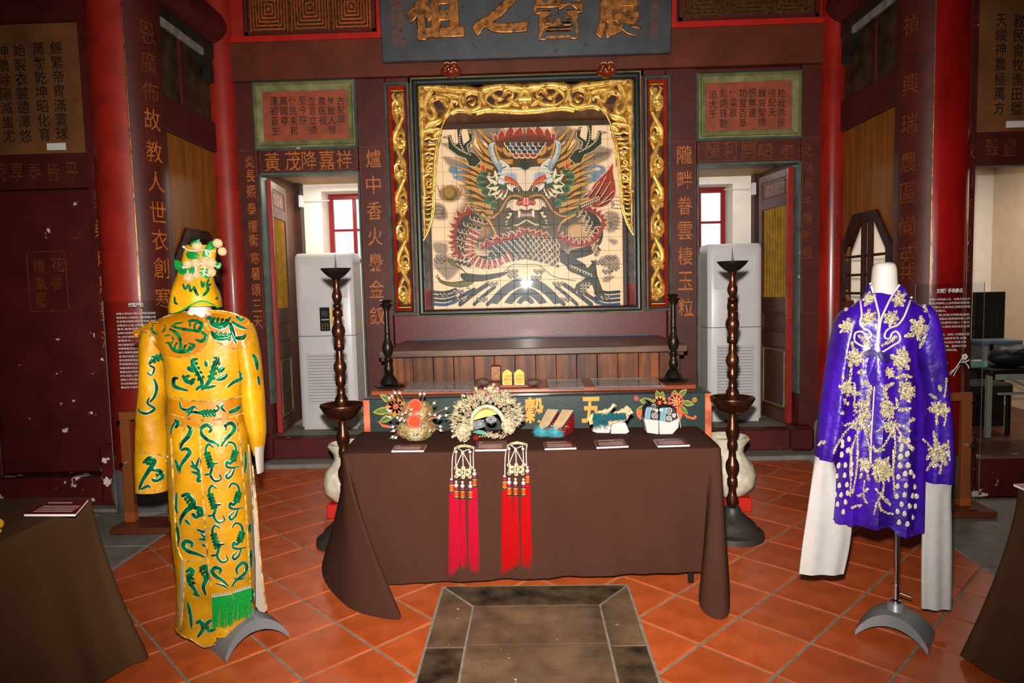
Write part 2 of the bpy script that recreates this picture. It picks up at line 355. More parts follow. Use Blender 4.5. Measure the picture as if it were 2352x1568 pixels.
# thin gold rules round the inscribed posts
for x0, x1, z0, z1 in ((-2.665, -2.49, 1.27, 2.93), (-1.525, -1.285, 1.27, 2.93), (1.31, 1.565, 1.3, 2.9), (2.53, 2.705, 1.3, 2.9), (-2.46, -1.55, 2.735, 2.925), (1.585, 2.51, 2.71, 2.89)):
    part(wb, 'gold_rule', GTXTD, *[(a, b_, YB - .003, YB + .01, c, d) for a, b_, c, d in ((x0, x1, z0, z0 + .006), (x0, x1, z1 - .006, z1), (x0, x0 + .006, z0, z1), (x1 - .006, x1, z0, z1))], b=0)
for s, px in (('黃', (608, 350, 643, 393)), ('茂', (655, 347, 690, 392)), ('降', (693, 347, 727, 388)), ('嘉', (733, 345, 768, 391)), ('祥', (773, 345, 808, 386))): ptxt(s, px, YB, GTXT, wb, off=.003)
for s, px in (('頴', (1620, 325, 1653, 364)), ('利', (1660, 325, 1692, 364)), ('開', (1704, 325, 1735, 364)), ('疇', (1742, 328, 1776, 364)), ('孝', (1790, 330, 1824, 362))): ptxt(s, px, YB, GTXTD, wb, off=.003)
for s, y, px in (('炎', 372, 573), ('長', 405, 575), ('熙', 441, 577), ('泰', 480, 578), ('權', 521, 580), ('衡', 552, 582), ('寒', 594, 585), ('暑', 630, 587), ('頌', 667, 588), ('三', 703, 590), ('天', 740, 592)): ptxt(s, (px - 10, y - 15, px + 11, y + 13), YB, GTXT, wb, off=.003)
for s, y, px in (('爐', 364, 858), ('中', 424, 858), ('香', 484, 860), ('火', 543, 862), ('梟', 602, 863), ('金', 663, 865), ('釵', 725, 867)): ptxt(s, (px - 17, y - 21, px + 17, y + 21), YB, GTXT, wb, off=.003)
for s, y, px in (('隴', 355, 1572), ('畔', 413, 1573), ('眷', 472, 1573), ('雲', 530, 1573), ('棲', 588, 1574), ('玉', 645, 1574), ('粒', 705, 1575)): ptxt(s, (px - 17, y - 21, px + 17, y + 21), YB, GTXT, wb, off=.003)
for s, y, px in (('坵', 345, 1858), ('倣', 386, 1857), ('草', 424, 1857), ('千', 465, 1856), ('變', 500, 1856), ('祈', 540, 1855), ('豐', 580, 1855)): ptxt(s, (px - 11, y - 14, px + 10, y + 13), YB, GTXTD, wb, off=.003)
# two calligraphy plaques over the doorways
def plaque(x0, x1, z0, z1, columns, px0):
    pl = part(wb, 'plaque', BRICK, (x0 + .07, x1 - .07, YB + .005, YB + .04, z0 + .07, z1 - .07), b=.004)
    mb = MB()
    for i, (d, y) in enumerate(((0, -.03), (.03, -.045), (.075, .012))):
        pass
    ring = lambda d, y: [(x0 + d, YB + y, z0 + d), (x1 - d, YB + y, z0 + d), (x1 - d, YB + y, z1 - d), (x0 + d, YB + y, z1 - d)]
    mb.rings([ring(0, .03), ring(0, -.03), ring(.02, -.04), ring(.032, -.02), ring(.075, .0), ring(.085, .012)])
    build(mb, 'plaque_frame', OLIVE, pl, smooth=False)
    mb = MB().rings([ring(-.012, .03), ring(-.012, -.02), ring(.006, -.042), ring(.008, -.02)]); build(mb, 'outer_moulding', GREENT, pl, smooth=False)
    for s, bx_ in columns: ptxt(col(s), bx_, YB + .005, BTXT, pl, d=.002, off=.003)
L_ = [('古聖恩', 781, 222, 281), ('每飯人懷', 759, 222, 308), ('農医祖', 738, 222, 286), ('立言立德', 715, 222, 308), ('至今存', 693, 222, 284), ('傳民耒耜', 671, 222, 310), ('萬國尊', 650, 222, 287), ('澤被蒼生', 628, 222, 310)]
plaque(-2.487, -1.545, 2.935, 3.535, [(s, (x - 8 + (b - a) * .02, a, x + 10 + (b - a) * .02, b)) for s, x, a, b in L_], 0)
R_ = [('粒我烝民', 1795, 204, 292), ('德配天', 1773, 204, 267), ('巍峩聖德', 1750, 204, 290), ('感無邊', 1728, 202, 269), ('功嘗百草', 1706, 204, 293), ('傳梁菽', 1684, 203, 269), ('彪炳珠勳', 1662, 203, 294), ('追大千', 1638, 206, 272)]
plaque(1.58, 2.513, 2.905, 3.49, [(s, (x - 9, a, x + 9, b)) for s, x, a, b in R_], 0)
# ------------------------------------------------------------ pillars
def pillar(name, label, x, y, r, m=RED, base=False):
    p = struct(name, label, (x, y, 0))
    build(MB().lathe([(r * 1.0, .3), (r, 2), (r * .97, 5.6)], 40, (x, y, 0)), 'shaft', m, p)
    if base:
        build(MB().lathe([(r * 1.0, 0), (r * 1.06, .03), (r * 1.14, .12), (r * 1.15, .2), (r * 1.08, .29), (r * 1.02, .33), (r * .98, .34)], 40, (x, y, 0)), 'stone_base', STONE, p)
    else:
        build(MB().lathe([(r * 1.0, 0), (r * 1.2, .03), (r * 1.35, .16), (r * 1.25, .27), (r * 1.02, .31)], 32, (x, y, 0)), 'stone_base', STONE, p)
    return p
PLX, PRX, PY = -2.885, 2.905, 4.95
pl1 = pillar('column_left', 'round red front column beside the yellow robe', PLX, PY, .235, base=True)
pr1 = pillar('column_right', 'round glossy red front column behind the purple robe', PRX, PY, .225, mat('worn_red_paint', '86140f', .2, var=.3, scale=3, bump=.04, coat=.4, streak=(1, 1, .3), col2='a81414'), base=True)
pillar('column_back_left', 'red back pillar left of the left doorway', -2.79, 6.33, .135)
pillar('column_back_right', 'red back pillar right of the right doorway', 2.815, 6.33, .125, mat('streaked_red_paint', '7e1410', .3, var=.35, scale=5, coat=.25, streak=(1, 1, .25), col2='a02012'))
# curved couplet boards hugging the front columns
def couplet(par, X, Y, R, a0, a1, chars, chm, side):
    mb = MB(); n = 12; rings_ = []
    for z in (1.0, 2, 3, 4.9):
        rings_.append([(X + (R + .012) * math.sin(a0 + (a1 - a0) * k / n), Y - (R + .012) * math.cos(a0 + (a1 - a0) * k / n), z) for k in range(n + 1)] + [(X + (R - .02) * math.sin(a1 + (a0 - a1) * k / n), Y - (R - .01) * math.cos(a1 + (a0 - a1) * k / n), z) for k in range(n + 1)])
    b_ = build(mb.rings(rings_, caps=(True, True)), 'couplet_board', PURP, par)
    for a in ((a0, a0 + .022) if side < 0 else (a1 - .022, a1),):
        mb = MB().rings([[(X + (R + q) * math.sin(t), Y - (R + q) * math.cos(t), z) for t, q in ((a[0], .005), (a[0], .016), (a[1], .016), (a[1], .005))] for z in (1.0, 4.9)], caps=(True, True))
        build(mb, 'gold_edge', OGOLD, b_)
    return b_
cl = couplet(pl1, PLX, PY, .235, .53, 1.95, '', GTXT, -1)
cr_ = couplet(pr1, PRX, PY, .225, -1.95, -.5, '', GTXTD, 1)
def curved_txt(s, par, X, Y, R, a, z, sz, m):
    c, sn = math.cos(a), math.sin(a); O = Vector((X + R * sn, Y - R * c, z)); U = Vector((c, sn, 0))
    txt(s, (-sz * .42, sz * .42, -sz / 2, sz / 2), O, U, EZ, m, par, d=.006, off=.0)
ZL = [(-2.69, z) for z in ()]
for s, y in (('恩', 68), ('廣', 138), ('佈', 205), ('故', 270), ('教', 345), ('人', 415), ('世', 485), ('衣', 550), ('創', 615), ('寒', 685)):
    curved_txt(s, cl, PLX, PY, .25, 1.15, at(355, y, 4.8).z, .15, GTXT if y > 250 else GTXTD)
for s, y in (('禎', 50), ('興', 190), ('瑞', 280), ('農', 370), ('區', 440), ('尚', 515), ('英', 585), ('共', 625)):
    curved_txt(s, cr_, PRX, PY, .24, -1.13, at(2080, y, 4.8).z, .14, GTXTD)
# ------------------------------------------------------------ side partitions between front column and back pillar
def partition(name, label, X, sx, zt):
    p = struct(name, label)
    y0, y1 = PY + .2, 6.25
    n = 6; zs0 = .2
    ys = [y0 + (y1 - y0) * k / n for k in range(n + 1)]
    oc, oz, ow, oh = 5.80, 1.64, .40, .49
    for a, b_ in zip(ys[:-1], ys[1:]):
        a += .002; b_ -= .002
        # planks are cut round the octagonal opening
        cut = lambda y: max(0, min(1, (ow - abs(y - oc)) / (ow * .55)))
        lo, hi = max(a, oc - ow), min(b_, oc + ow)
        if hi - lo < .02: part(p, 'board', PLANK, (X - .012, X + .012, a, b_, zs0, zt), b=.003)
        else:
            mb = MB(); W_ = X
            kn = sorted({a, b_, lo, hi} | {y for y in (oc - ow * .45, oc + ow * .45) if a < y < b_})
            edge = [(y, max(0., min(oh, (ow - abs(y - oc)) / (ow * .55) * oh * .55 + oh * .45)) if abs(y - oc) < ow - 1e-6 else 0) for y in kn]
            up = [(y, oz + e) for y, e in edge]; dn = [(y, oz - e) for y, e in edge]
            # sharp ends
            polyU = [(a, zt), (b_, zt)] + up[::-1]; polyD = [(a, zs0), (b_, zs0)] + dn[::-1]
            for poly in (polyU, polyD): mb.prism(poly, (X - .012, 0, 0), EY, EZ, 0, .024)
            build(mb, 'board', PLANK, p, smooth=False)
    part(p, 'head_rail', DRED, (X - .05, X + .05, y0 - .1, y1, zt, zt + .27), b=.01)
    part(p, 'sill_rail', DRED, (X - .05, X + .05, y0 - .1, y1, .0, .22), b=.01)
    part(p, 'dado_rail', DRED, (X - .04, X + .04, y1 - .16, y1 + .02, 1.24, 1.42), b=.01)
    part(p, 'edge_strip', mat('pale_strip_' + name, 'a8997c', .6), (X - .03, X + .03, y1 - .03, y1 - .0, .22, zt), b=.003)
    part(p, 'edge_strip', PLANK, (X - .03, X + .03, y0 + .0, y0 + .05, .22, zt - .35), b=.003)
    part(p, 'upper_panel', mat('painted_upper_panel_' + name, '2a1f18', .5, var=.5, scale=6, col2='4a3c22'), (X - .01, X + .01, y0 - .1, y1, zt + .27, 5.5), b=0)
    part(p, 'upper_post', DRED, (X - .03, X + .03, 5.66, 5.72, zt + .27, zt + 1.1), b=.004)
    # octagonal lattice window set in the boards
    O = lambda s_, d: [(X + d, oc + s_[0] * (ow + s_[2]), oz + s_[1] * (oh + s_[2])) for s_ in ()]
    def ring(e, d): return [(X + d, oc + q * (ow + e), oz + w_ * (oh + e)) for q, w_ in ((.45, 1), (1, .45), (1, -.45), (.45, -1), (-.45, -1), (-1, -.45), (-1, .45), (-.45, 1))]
    mb = MB(); R4 = [ring(.035, -.035), ring(.035, .035), ring(-.045, .035), ring(-.045, -.035)]; mb.rings(R4 + [R4[0]])
    wf = build(mb, 'octagon_frame', WOODD, p, smooth=False)
    for dy in (-.055, .055): part(wf, 'bar', WOODD, (X - .018, X + .018, oc + dy - .02, oc + dy + .02, oz - oh + .02, oz + oh - .02), b=.003)
    for dz in (-.16, .0, .16): part(wf, 'bar', WOODD, (X - .012, X + .012, oc - ow + .03, oc + ow - .03, oz + dz - .011, oz + dz + .011), b=.003)
    return p
partition('wall_left', 'varnished plank partition with an octagonal window behind the yellow robe', -2.86, 1, 2.9)
partition('wall_right', 'varnished plank partition with an octagonal window behind the purple robe', 2.88, -1, 2.92)
# log beams and brackets above the partitions
for k, (X, sx) in enumerate(((-2.85, 1), (2.88, -1))):
    p = struct('trim_%d' % (5 + k), 'round log beam over a painted bracket board above the %s partition' % ('left' if sx > 0 else 'right'))
    build(MB().tube([(X, 4.9, 4.02), (X, 6.3, 4.02)], .17, 20), 'log_beam', DRED, p)
    part(p, 'bracket_board', mat('green_black_board_%d' % k, '22241f', .5, var=.3), (X - .06, X + .06, 4.9, 6.24, 3.72, 3.86), b=.01)
    mb = MB().prism([(6.22, 3.5), (6.22, 3.75), (5.8, 3.75), (6.05, 3.62)], (X - .05, 0, 0), EY, EZ, 0, .1); build(mb, 'bracket', _N['green_black_board_%d' % k], p, smooth=False)
    part(p, 'batten', mat('weathered_batten_%d' % k, '8a857c', .6, var=.25, scale=15), (X + sx * .07 - .015, X + sx * .07 + .015, 5.05, 5.95, 3.68, 3.74), b=.003)
# ------------------------------------------------------------ front walls left and right of the hall
YF = 4.97
wl = struct('wall_front_left', 'scuffed dark red timber wall of posts, panel and calligraphy plaque left of the front column')
def fx(name, m, x0, x1, z0, z1, y0=YF, y1=YF + .1, par=wl, b=.005): return part(par, name, m, (x0, x1, y0, y1, z0, z1), b=b)
fx('post', CHIPM, -3.22, -3.05, .0, 5.4, y0=YF - .02); fx('lintel', PURP, -4.9, -3.225, 2.41, 2.665); fx('beam', DRED, -4.9, -3.05, 3.6, 3.95, y0=YF - .04)
fx('panel', CHIPM, -4.05, -3.225, .27, 2.405, y0=YF + .02); fx('post', CHIPM, -4.25, -4.055, .1, 2.405); fx('panel', CHIPM, -4.9, -4.255, .27, 2.405, y0=YF + .02)
fx('sill', CHIP, -4.9, -3.0, .03, .25, y0=YF - .06); fx('panel', DRED, -4.9, -3.05, 3.95, 5.4); fx('plinth', CHIP, -3.24, -3.0, .03, .5, y0=YF - .1, b=.03)
fx('sill', STONE, -4.9, -3.0, .0, .03, y0=YF - .15)
pq = part(wl, 'plaque', PLQ, (-4.6, -3.225, YF + .01, YF + .05, 2.665, 3.6), b=.004)
for s, x, a, b_ in (('錦繁帝冑滿寰球', 132, 95, 322), ('萬載乾坤昭化育', 92, 97, 324), ('始製衣裳德澤悠', 48, 100, 327), ('神農除陽滅蚩尤', 10, 103, 327)):
    ptxt(col(s), (x - 10, a, x + 18, b_), YF + .01, BTXT, pq, off=.003)
ptxt(col('永奠中原開世紀'), (-40, 105, -12, 328), YF + .01, BTXT, pq, off=.003)
for s, x in (('時', 2), ('享', 40), ('泰', 80), ('皆', 124), ('平', 166)): ptxt(s, (x - 14, 372, x + 14, 416), YF, GTXTD, wl, off=.003)
for s, x, y, m_ in (('綠', 226, 392, GTXTD), ('野', 228, 460, GTXTD), ('桑', 231, 525, GTXT), ('麻', 237, 592, GTXT), ('思', 241, 655, GTXT), ('聖', 244, 716, GTXT), ('澤', 247, 780, GTXT)): ptxt(s, (x - 13, y - 20, x + 14, y + 20), YF - .02, m_, wl, off=.003)
for s, px in (('花', (118, 590, 148, 625)), ('香', (118, 632, 144, 664)), ('檀', (76, 595, 104, 626)), ('氣', (82, 634, 108, 666)), ('壓', (82, 672, 108, 706))): ptxt(s, px, YF + .02, GTXTD, wl, off=.003)
a, b_ = at(60, 578, YF + .02), at(160, 714, YF + .02)
part(wl, 'gold_rule', GTXTD, *[(q[0], q[1], YF + .016, YF + .03, q[2], q[3]) for q in ((a.x, b_.x, a.z - .006, a.z), (a.x, b_.x, b_.z, b_.z + .006), (a.x, a.x + .006, b_.z, a.z), (b_.x - .006, b_.x, b_.z, a.z))], b=0)
part(wl, 'paper_label', mat('white_paper', 'd8d0c4', .7, var=.03), (at(66, 0, 4.9).x, at(110, 0, 4.9).x, YF + .004, YF + .011, at(0, 348, 4.97).z, at(0, 332, 4.97).z), b=0)
wr = struct('wall_front_right', 'dark red timber wall with an open doorway right of the front column')
fx('post', CHIPM, 3.06, 3.215, .0, 5.4, y0=YF - .02, par=wr); fx('lintel', PURP, 3.22, 4.9, 2.385, 2.62, par=wr); fx('beam', DRED, 3.05, 4.9, 3.6, 3.95, y0=YF - .04, par=wr)
fx('threshold', CHIP, 3.2, 4.9, -.02, .265, y0=YF - .05, par=wr); fx('panel', DRED, 3.05, 4.9, 3.95, 5.4, par=wr); fx('plinth', CHIP, 2.98, 3.24, .03, .5, y0=YF - .1, par=wr, b=.03)
pq = part(wr, 'plaque', PLQ, (3.225, 4.7, YF + .01, YF + .05, 2.62, 3.6), b=.004)
for s, x in (('天縱神農極萬方', 2296), ('教民畬牧漁田獵', 2336), ('粒食恩深垂后土', 2376)): ptxt(col(s), (x - 12, 33, x + 14, 264), YF + .01, BTXT, pq, off=.003)
for s, x in (('穀', 2278), ('豐', 2318)): ptxt(s, (x - 15, 318, x + 15, 358), YF, GTXTD, wr, off=.003)
for s, x, y in (('畋', 2226, 345), ('山', 2222, 412), ('野', 2219, 475), ('錦', 2217, 538), ('報', 2215, 605)): ptxt(s, (x - 13, y - 19, x + 13, y + 19), YF - .02, GTXTD, wr, off=.003)
part(wr, 'paper_label', _N['white_paper'], (at(2328, 0, 4.97).x - .02, at(2390, 0, 4.97).x, YF + .004, YF + .011, at(2340, 292, 4.97).z, at(2340, 277, 4.97).z), b=0)
# ------------------------------------------------------------ back rooms with windows
for k, sx in ((1, -1), (2, 1)):
    nm = 'left' if sx < 0 else 'right'
    f = struct('floor_back_' + nm, 'raised concrete floor of the %s back room' % nm); xs = sorted((sx * .9, sx * 3.0)); part(f, 'slab', mat('concrete_' + nm, '8a8070', .7), (xs[0], xs[1], 6.42, 8.2, .0, .2), b=0)
    p = struct('wall_back_room_' + nm, 'white plastered wall of the %s back room with a deep window reveal' % nm)
    wx0, wx1 = sorted((sx * 2.30, sx * 1.42)); zb, ztop = 1.93, 2.74 if sx < 0 else 2.70
    x0, x1 = sorted((sx * .9, sx * 2.95))
    mb = MB()
    for q in ((x0, wx0, 7.62, 7.95, .2, 3.4), (wx1, x1, 7.62, 7.95, .2, 3.4), (wx0, wx1, 7.62, 7.95, .2, zb), (wx0, wx1, 7.62, 7.95, ztop, 3.4)): mb.box(*q)
    build(mb, 'plaster', WHITE, p, smooth=False)
    part(p, 'inner_wall', WHITE, (*sorted((sx * .98, sx * .9)), 6.9, 7.62, .2, 3.4), b=0)
    part(p, 'side_wall', DOORB, (*sorted((sx * 2.56, sx * 2.62)), 6.42, 7.6, .2, 3.4), b=0)
    part(p, 'corner_post', WOODD, (*sorted((sx * 2.5, sx * 2.62)), 7.5, 7.62, .2, 3.0), b=.004)
    sw = part(p, 'switch_box', ACG, (*sorted((sx * 2.46, sx * 2.5)), 7.44, 7.5, 2.55, 2.68), b=.004)
    build(MB().tube([(sx * 2.48, 7.6, 2.63), (sx * 2.2, 7.6, 2.635)], .006, 6), 'cable', ACW, p)
    c = struct('ceiling_back_' + nm, 'plywood ceiling of the %s back room' % nm); part(c, 'sheet', TAN, (*sorted((sx * .9, sx * 2.95)), 6.42, 8.0, 2.82 if sx < 0 else 2.78, 2.86), b=0)
    wn = struct('window_%d' % k, 'red framed paned window glaring with daylight in the %s back room' % nm)
    REDW = _N.get('red_window_paint') or mat('red_window_paint', '7c0d12', .35, var=.1)
    fr = [(wx0 + .01, wx0 + .06, 7.86, 7.91, zb, ztop), (wx1 - .06, wx1 - .01, 7.86, 7.91, zb, ztop), (wx0 + .06, wx1 - .06, 7.86, 7.91, zb, zb + .06), (wx0 + .06, wx1 - .06, 7.86, 7.91, ztop - .06, ztop)]
    part(wn, 'window_frame', REDW, *fr)
    n = 3; zm = (zb + ztop) / 2 - .01
    for i in range(1, n):
        x = wx0 + .035 + (wx1 - wx0 - .07) * i / n; part(wn, 'mullion', REDW, (x - .02, x + .02, 7.865, 7.905, zb + .06, ztop - .06))
    part(wn, 'transom', REDW, (wx0 + .06, wx1 - .06, 7.867, 7.903, zm - .013, zm + .013))
    GL = _N.get('window_glass') or mat('window_glass', 'ffffff', .02, trans=1, var=0)
    for i in range(n):
        xa = wx0 + .035 + (wx1 - wx0 - .07) * i / n + .02; xb = wx0 + .035 + (wx1 - wx0 - .07) * (i + 1) / n - .02
        for za, zc in ((zb + .06, zm - .013), (zm + .013, ztop - .06)): part(wn, 'pane', GL, (xa, xb, 7.883, 7.887, za, zc), b=0)
# open door leaves
def leaf(k, label, hinge, far, z0, z1, thick, sx):
    d = struct('door_%d' % k, label)
    A, B_ = Vector(hinge), Vector(far); U = (B_ - A).normalized(); L = (B_ - A).length; W_ = U.cross(EZ) * (1 if sx > 0 else -1)
    def pb(name, m, u0, u1, v0, v1, w0, w1, par=d, b=.004):
        mb = MB().box(u0, u1, w0, w1, v0, v1, b); mb.v = [tuple(A + U * v[0] + W_ * v[1] + EZ * v[2]) for v in mb.v]; return build(mb, name, m, par, smooth=False)
    H = z1 - z0
    pb('stile', RED, 0, .05, z0, z1, 0, thick); pb('stile', DOORB, L - .07, L, z0, z1, 0, thick)
    for a, b2 in ((0, .05), (.30, .36), (.44, .5), (.86, .90), (.97, 1)): pb('rail', DOORB, .05, L - .07, z0 + H * a, z0 + H * b2, 0, thick)
    pb('lower_panel', DOORB, .05, L - .07, z0 + H * .05, z0 + H * .30, .01, thick - .012)
    pb('middle_panel', DOORB, .05, L - .07, z0 + H * .36, z0 + H * .44, .01, thick - .01); pb('upper_panel', mat('carved_panel_%d' % k, '6a4a3a', .4, var=.4, scale=22, bump=.5, bscale=45), .05, L - .07, z0 + H * .90, z0 + H * .97, .01, thick - .008)
    for a, b2 in ((.06, .29), (.37, .43), (.905, .965)):
        for q in ((.07, L - .09, a, a + .006), (.07, L - .09, b2 - .006, b2), (.07, .085, a, b2), (L - .105, L - .09, a, b2)): pb('bead', OLIVE if a < .1 else DOORB, q[0], q[1], z0 + H * q[2], z0 + H * q[3], thick - .014, thick - .002)
    pb('lattice_back', WOODD, .05, L - .07, z0 + H * .5, z0 + H * .86, .008, .014)
    nb = 8
    for i in range(nb):
        u = .06 + (L - .14) * (i + .5) / nb; c0 = A + U * u + W_ * (thick * .6)
        build(MB().tube([c0 + EZ * (z0 + H * .5), c0 + EZ * (z0 + H * .86)], (L - .14) / nb * .24, 6), 'bar', YBAR, d)
leaf(1, 'open left door leaf with lattice bars folded into the left doorway', (-2.47, 6.43, 0), (-2.53, 7.0, 0), .24, 2.68, .05, 1)
leaf(2, 'open right door leaf with lattice bars and carved panels in the right doorway', (2.505, 6.43, 0), (2.43, 7.02, 0), .24, 2.66, .05, -1)
# ------------------------------------------------------------ side room seen through the right doorway, hall shell
p = struct('wall_side_room', 'white plastered walls of the side room seen through the right doorway')
part(p, 'plaster', WHITE, (2.95, 5.2, 7.7, 7.8, .2, 3.3), b=0); part(p, 'plaster', mat('cream_plaster', 'd2bfa6', .75, var=.05), (5.2, 5.3, 5.1, 7.8, .2, 3.3), b=0)
part(p, 'plaster', WHITE, (-5.3, -2.98, 7.7, 7.8, .0, 3.3), (-5.4, -5.3, 5.1, 7.8, .0, 3.3), b=0)
c = struct('ceiling_side_room', 'plywood ceiling of the side rooms'); part(c, 'sheet', TAN, (2.95, 5.3, 5.1, 7.8, 2.95, 3.0), b=0); part(c, 'sheet', TAN, (-5.4, -2.95, 5.1, 7.8, 2.95, 3.0), b=0)
f = struct('floor_side_room', 'dark red tiled floor of the side room'); ft = mat('dark_quarry_tile', '5a3626', .45, var=.15, perobj=.1)
for i in range(7):
    for j in range(8): part(f, 'tile', ft, (3.0 + i * .33 + .004, 3.33 + i * .33 - .004, 5.08 + j * .33 + .004, 5.41 + j * .33 - .004, .1, .2), b=.003)
part(f, 'slab', GROUT, (2.95, 5.3, 5.06, 7.75, .0, .195), b=0)
c = struct('ceiling', 'dark timber ceiling high over the hall'); part(c, 'boarding', WOODD, (-6, 6, -3, 8.2, 5.5, 5.6), b=0)
p = struct('wall_hall_unseen', 'unseen outer walls beside and behind the viewer, added to limit the daylight'); part(p, 'wall', WOODD, (-6.1, -6, -3, 8.2, 0, 5.5), (6, 6.1, -3, 8.2, 0, 5.5), (-6, -1.5, -3.1, -3, 0, 5.5), (1.5, 6, -3.1, -3, 0, 5.5), (-1.5, 1.5, -3.1, -3, 2.8, 5.5), b=0)  # unseen walls, dark and with a narrow doorway to hold down ambient light
f = struct('floor_hall', 'plain paved floor of the hall beyond the tiled bay'); part(f, 'paving', STONE, (-6, -3.7, -3, 5, -.1, 0), (3.7, 6, -3, 5, -.1, 0), (-3.7, 3.7, -3, .9, -.1, 0), (-6, -3.1, 5, 8.2, -.1, 0), (-6, 6, .9, 8.2, -.16, -.1), (-3.7, -2.47, .9, 1.6, -.1, 0), (2.47, 3.7, .9, 1.6, -.1, 0), b=0)
# ------------------------------------------------------------ painted dragon mural on glazed tiles (drawn here in code, tile by tile)
YM = 6.8
class Canvas:
    def __init__(s, x0, x1, z0, z1, res, Y, bg):
        s.x0, s.x1, s.z0, s.z1, s.Y, s.res = x0, x1, z0, z1, Y, res
        s.w, s.h = int((x1 - x0) * res), int((z1 - z0) * res)
        s.a = np.empty((s.h, s.w, 3), 'f'); s.a[:] = lin(bg)[:3]; s.K = (860, 170, 2.8); s.mirror = False; s.mx = .003
    def to(s, P):
        out = []
        for x, y in P:
            p = at(s.K[0] + x / s.K[2], s.K[1] + y / s.K[2], s.Y); out.append(((p.x - s.x0) * s.res, (p.z - s.z0) * s.res))
        return np.array(out)
    def both(s, Q):
        yield Q
        if s.mirror:
            q = Q.copy(); q[:, 0] = 2 * (s.mx - s.x0) * s.res - q[:, 0]; yield q
    def mask(s, Q, pad=2):
        xa, ya = np.floor(Q.min(0)).astype(int) - pad; xb, yb = np.ceil(Q.max(0)).astype(int) + pad
        xa, ya = max(xa, 0), max(ya, 0); xb, yb = min(xb, s.w), min(yb, s.h)
        if xb <= xa or yb <= ya: return None
        X, Y = np.meshgrid(np.arange(xa, xb) + .5, np.arange(ya, yb) + .5); m = np.zeros(X.shape, bool)
        for i in range(len(Q)):
            (ax, ay), (bx_, by) = Q[i - 1], Q[i]
            if ay == by: continue
            c = ((Y >= ay) != (Y >= by)) & (X < (bx_ - ax) * (Y - ay) / (by - ay) + ax); m ^= c
        return xa, ya, xb, yb, m
    def blur(s, m, r):
        m = m.astype('f'); r = int(r)
        for _ in range(2):
            for ax in (0, 1):
                p = np.pad(m, [(r + 1, r) if k == ax else (0, 0) for k in (0, 1)]); c = np.cumsum(p, ax)
                m = (np.take(c, range(2 * r + 1, c.shape[ax]), ax) - np.take(c, range(0, c.shape[ax] - 2 * r - 1), ax)) / (2 * r + 1)
        return m
    def paint(s, xa, ya, xb, yb, m, c, alpha):
        c = np.array(lin(c)[:3], 'f'); r = s.a[ya:yb, xa:xb]; k = (m * alpha)[..., None]; r[:] = r * (1 - k) + c * k
    def poly(s, P, c, blur=0, alpha=1, smooth=0, line=None, lw=1.5, grad=None):
        if smooth: P = cr(P, smooth, True)
        for Q in s.both(s.to(P)):
            r = s.mask(Q, 2 + blur * 3)
            if r is None: continue
            xa, ya, xb, yb, m = r
            mm = s.blur(m, blur) if blur else m.astype('f')
            s.paint(xa, ya, xb, yb, mm, c, alpha)
            if grad is not None:
                gy = np.linspace(0, 1, yb - ya)[:, None] * np.ones((1, xb - xa)); gx = np.abs(np.linspace(-1, 1, xb - xa))[None] * np.ones((yb - ya, 1))
                g = gy if grad[1] == 'up' else 1 - gy if grad[1] == 'down' else 1 - gx
                s.paint(xa, ya, xb, yb, mm * np.clip(g, 0, 1), grad[0], alpha)
            if line: s._stroke(np.vstack([Q, Q[:1]]), lw, line, 1)
    def _stroke(s, Q, w, c, alpha, taper=False):
        n = len(Q); L = max(n - 1, 1)
        W = [w * ((1 - i / L) if taper == 1 else math.sin(PI * (i + .3) / (L + .6)) if taper == 2 else 1) + .4 for i in range(n)]
        for i in range(n - 1):
            a, b = Q[i], Q[i + 1]; r = max(W[i], W[i + 1]) + 1
            xa, ya = np.floor(np.minimum(a, b) - r).astype(int); xb, yb = np.ceil(np.maximum(a, b) + r).astype(int) + 1
            xa, ya = max(xa, 0), max(ya, 0); xb, yb = min(xb, s.w), min(yb, s.h)
            if xb <= xa or yb <= ya: continue
            X, Y = np.meshgrid(np.arange(xa, xb) + .5, np.arange(ya, yb) + .5); d = b - a; l = d @ d + 1e-9
            t = np.clip(((X - a[0]) * d[0] + (Y - a[1]) * d[1]) / l, 0, 1); D = np.hypot(X - a[0] - t * d[0], Y - a[1] - t * d[1])
            m = np.clip(W[i] * (1 - t) + W[i + 1] * t + .5 - D, 0, 1); s.paint(xa, ya, xb, yb, m, c, alpha)
    def stroke(s, P, w, c, alpha=1, smooth=5, taper=0):
        if smooth: P = cr(P, smooth)
        for Q in s.both(s.to(P)): s._stroke(Q, w, c, alpha, taper)
    def disc(s, x, y, r, c, ry=None, **k): s.poly([(x + r * math.cos(t * PI / 12), y + (ry or r) * math.sin(t * PI / 12)) for t in range(24)], c, **k)
    def bundle(s, P, n, wd, base='5a3a18', hi='b87a2c'):
        P = cr(P, 6); s.stroke(P, wd * .9, base, smooth=0, taper=1)
        A = np.array(P); T = np.gradient(A, axis=0); Nn = np.stack([-T[:, 1], T[:, 0]], 1) / (np.hypot(T[:, 0], T[:, 1])[:, None] + 1e-6)
        for k in range(n):
            o = (k / (n - 1) - .5) * 1.5 * wd / 1.9 if n > 1 else 0
            f = np.linspace(1, .12, len(A))[:, None]; s.stroke(A + Nn * o * f * 1.0, 1.6, hi if k % 2 else 'd8a450', smooth=0)
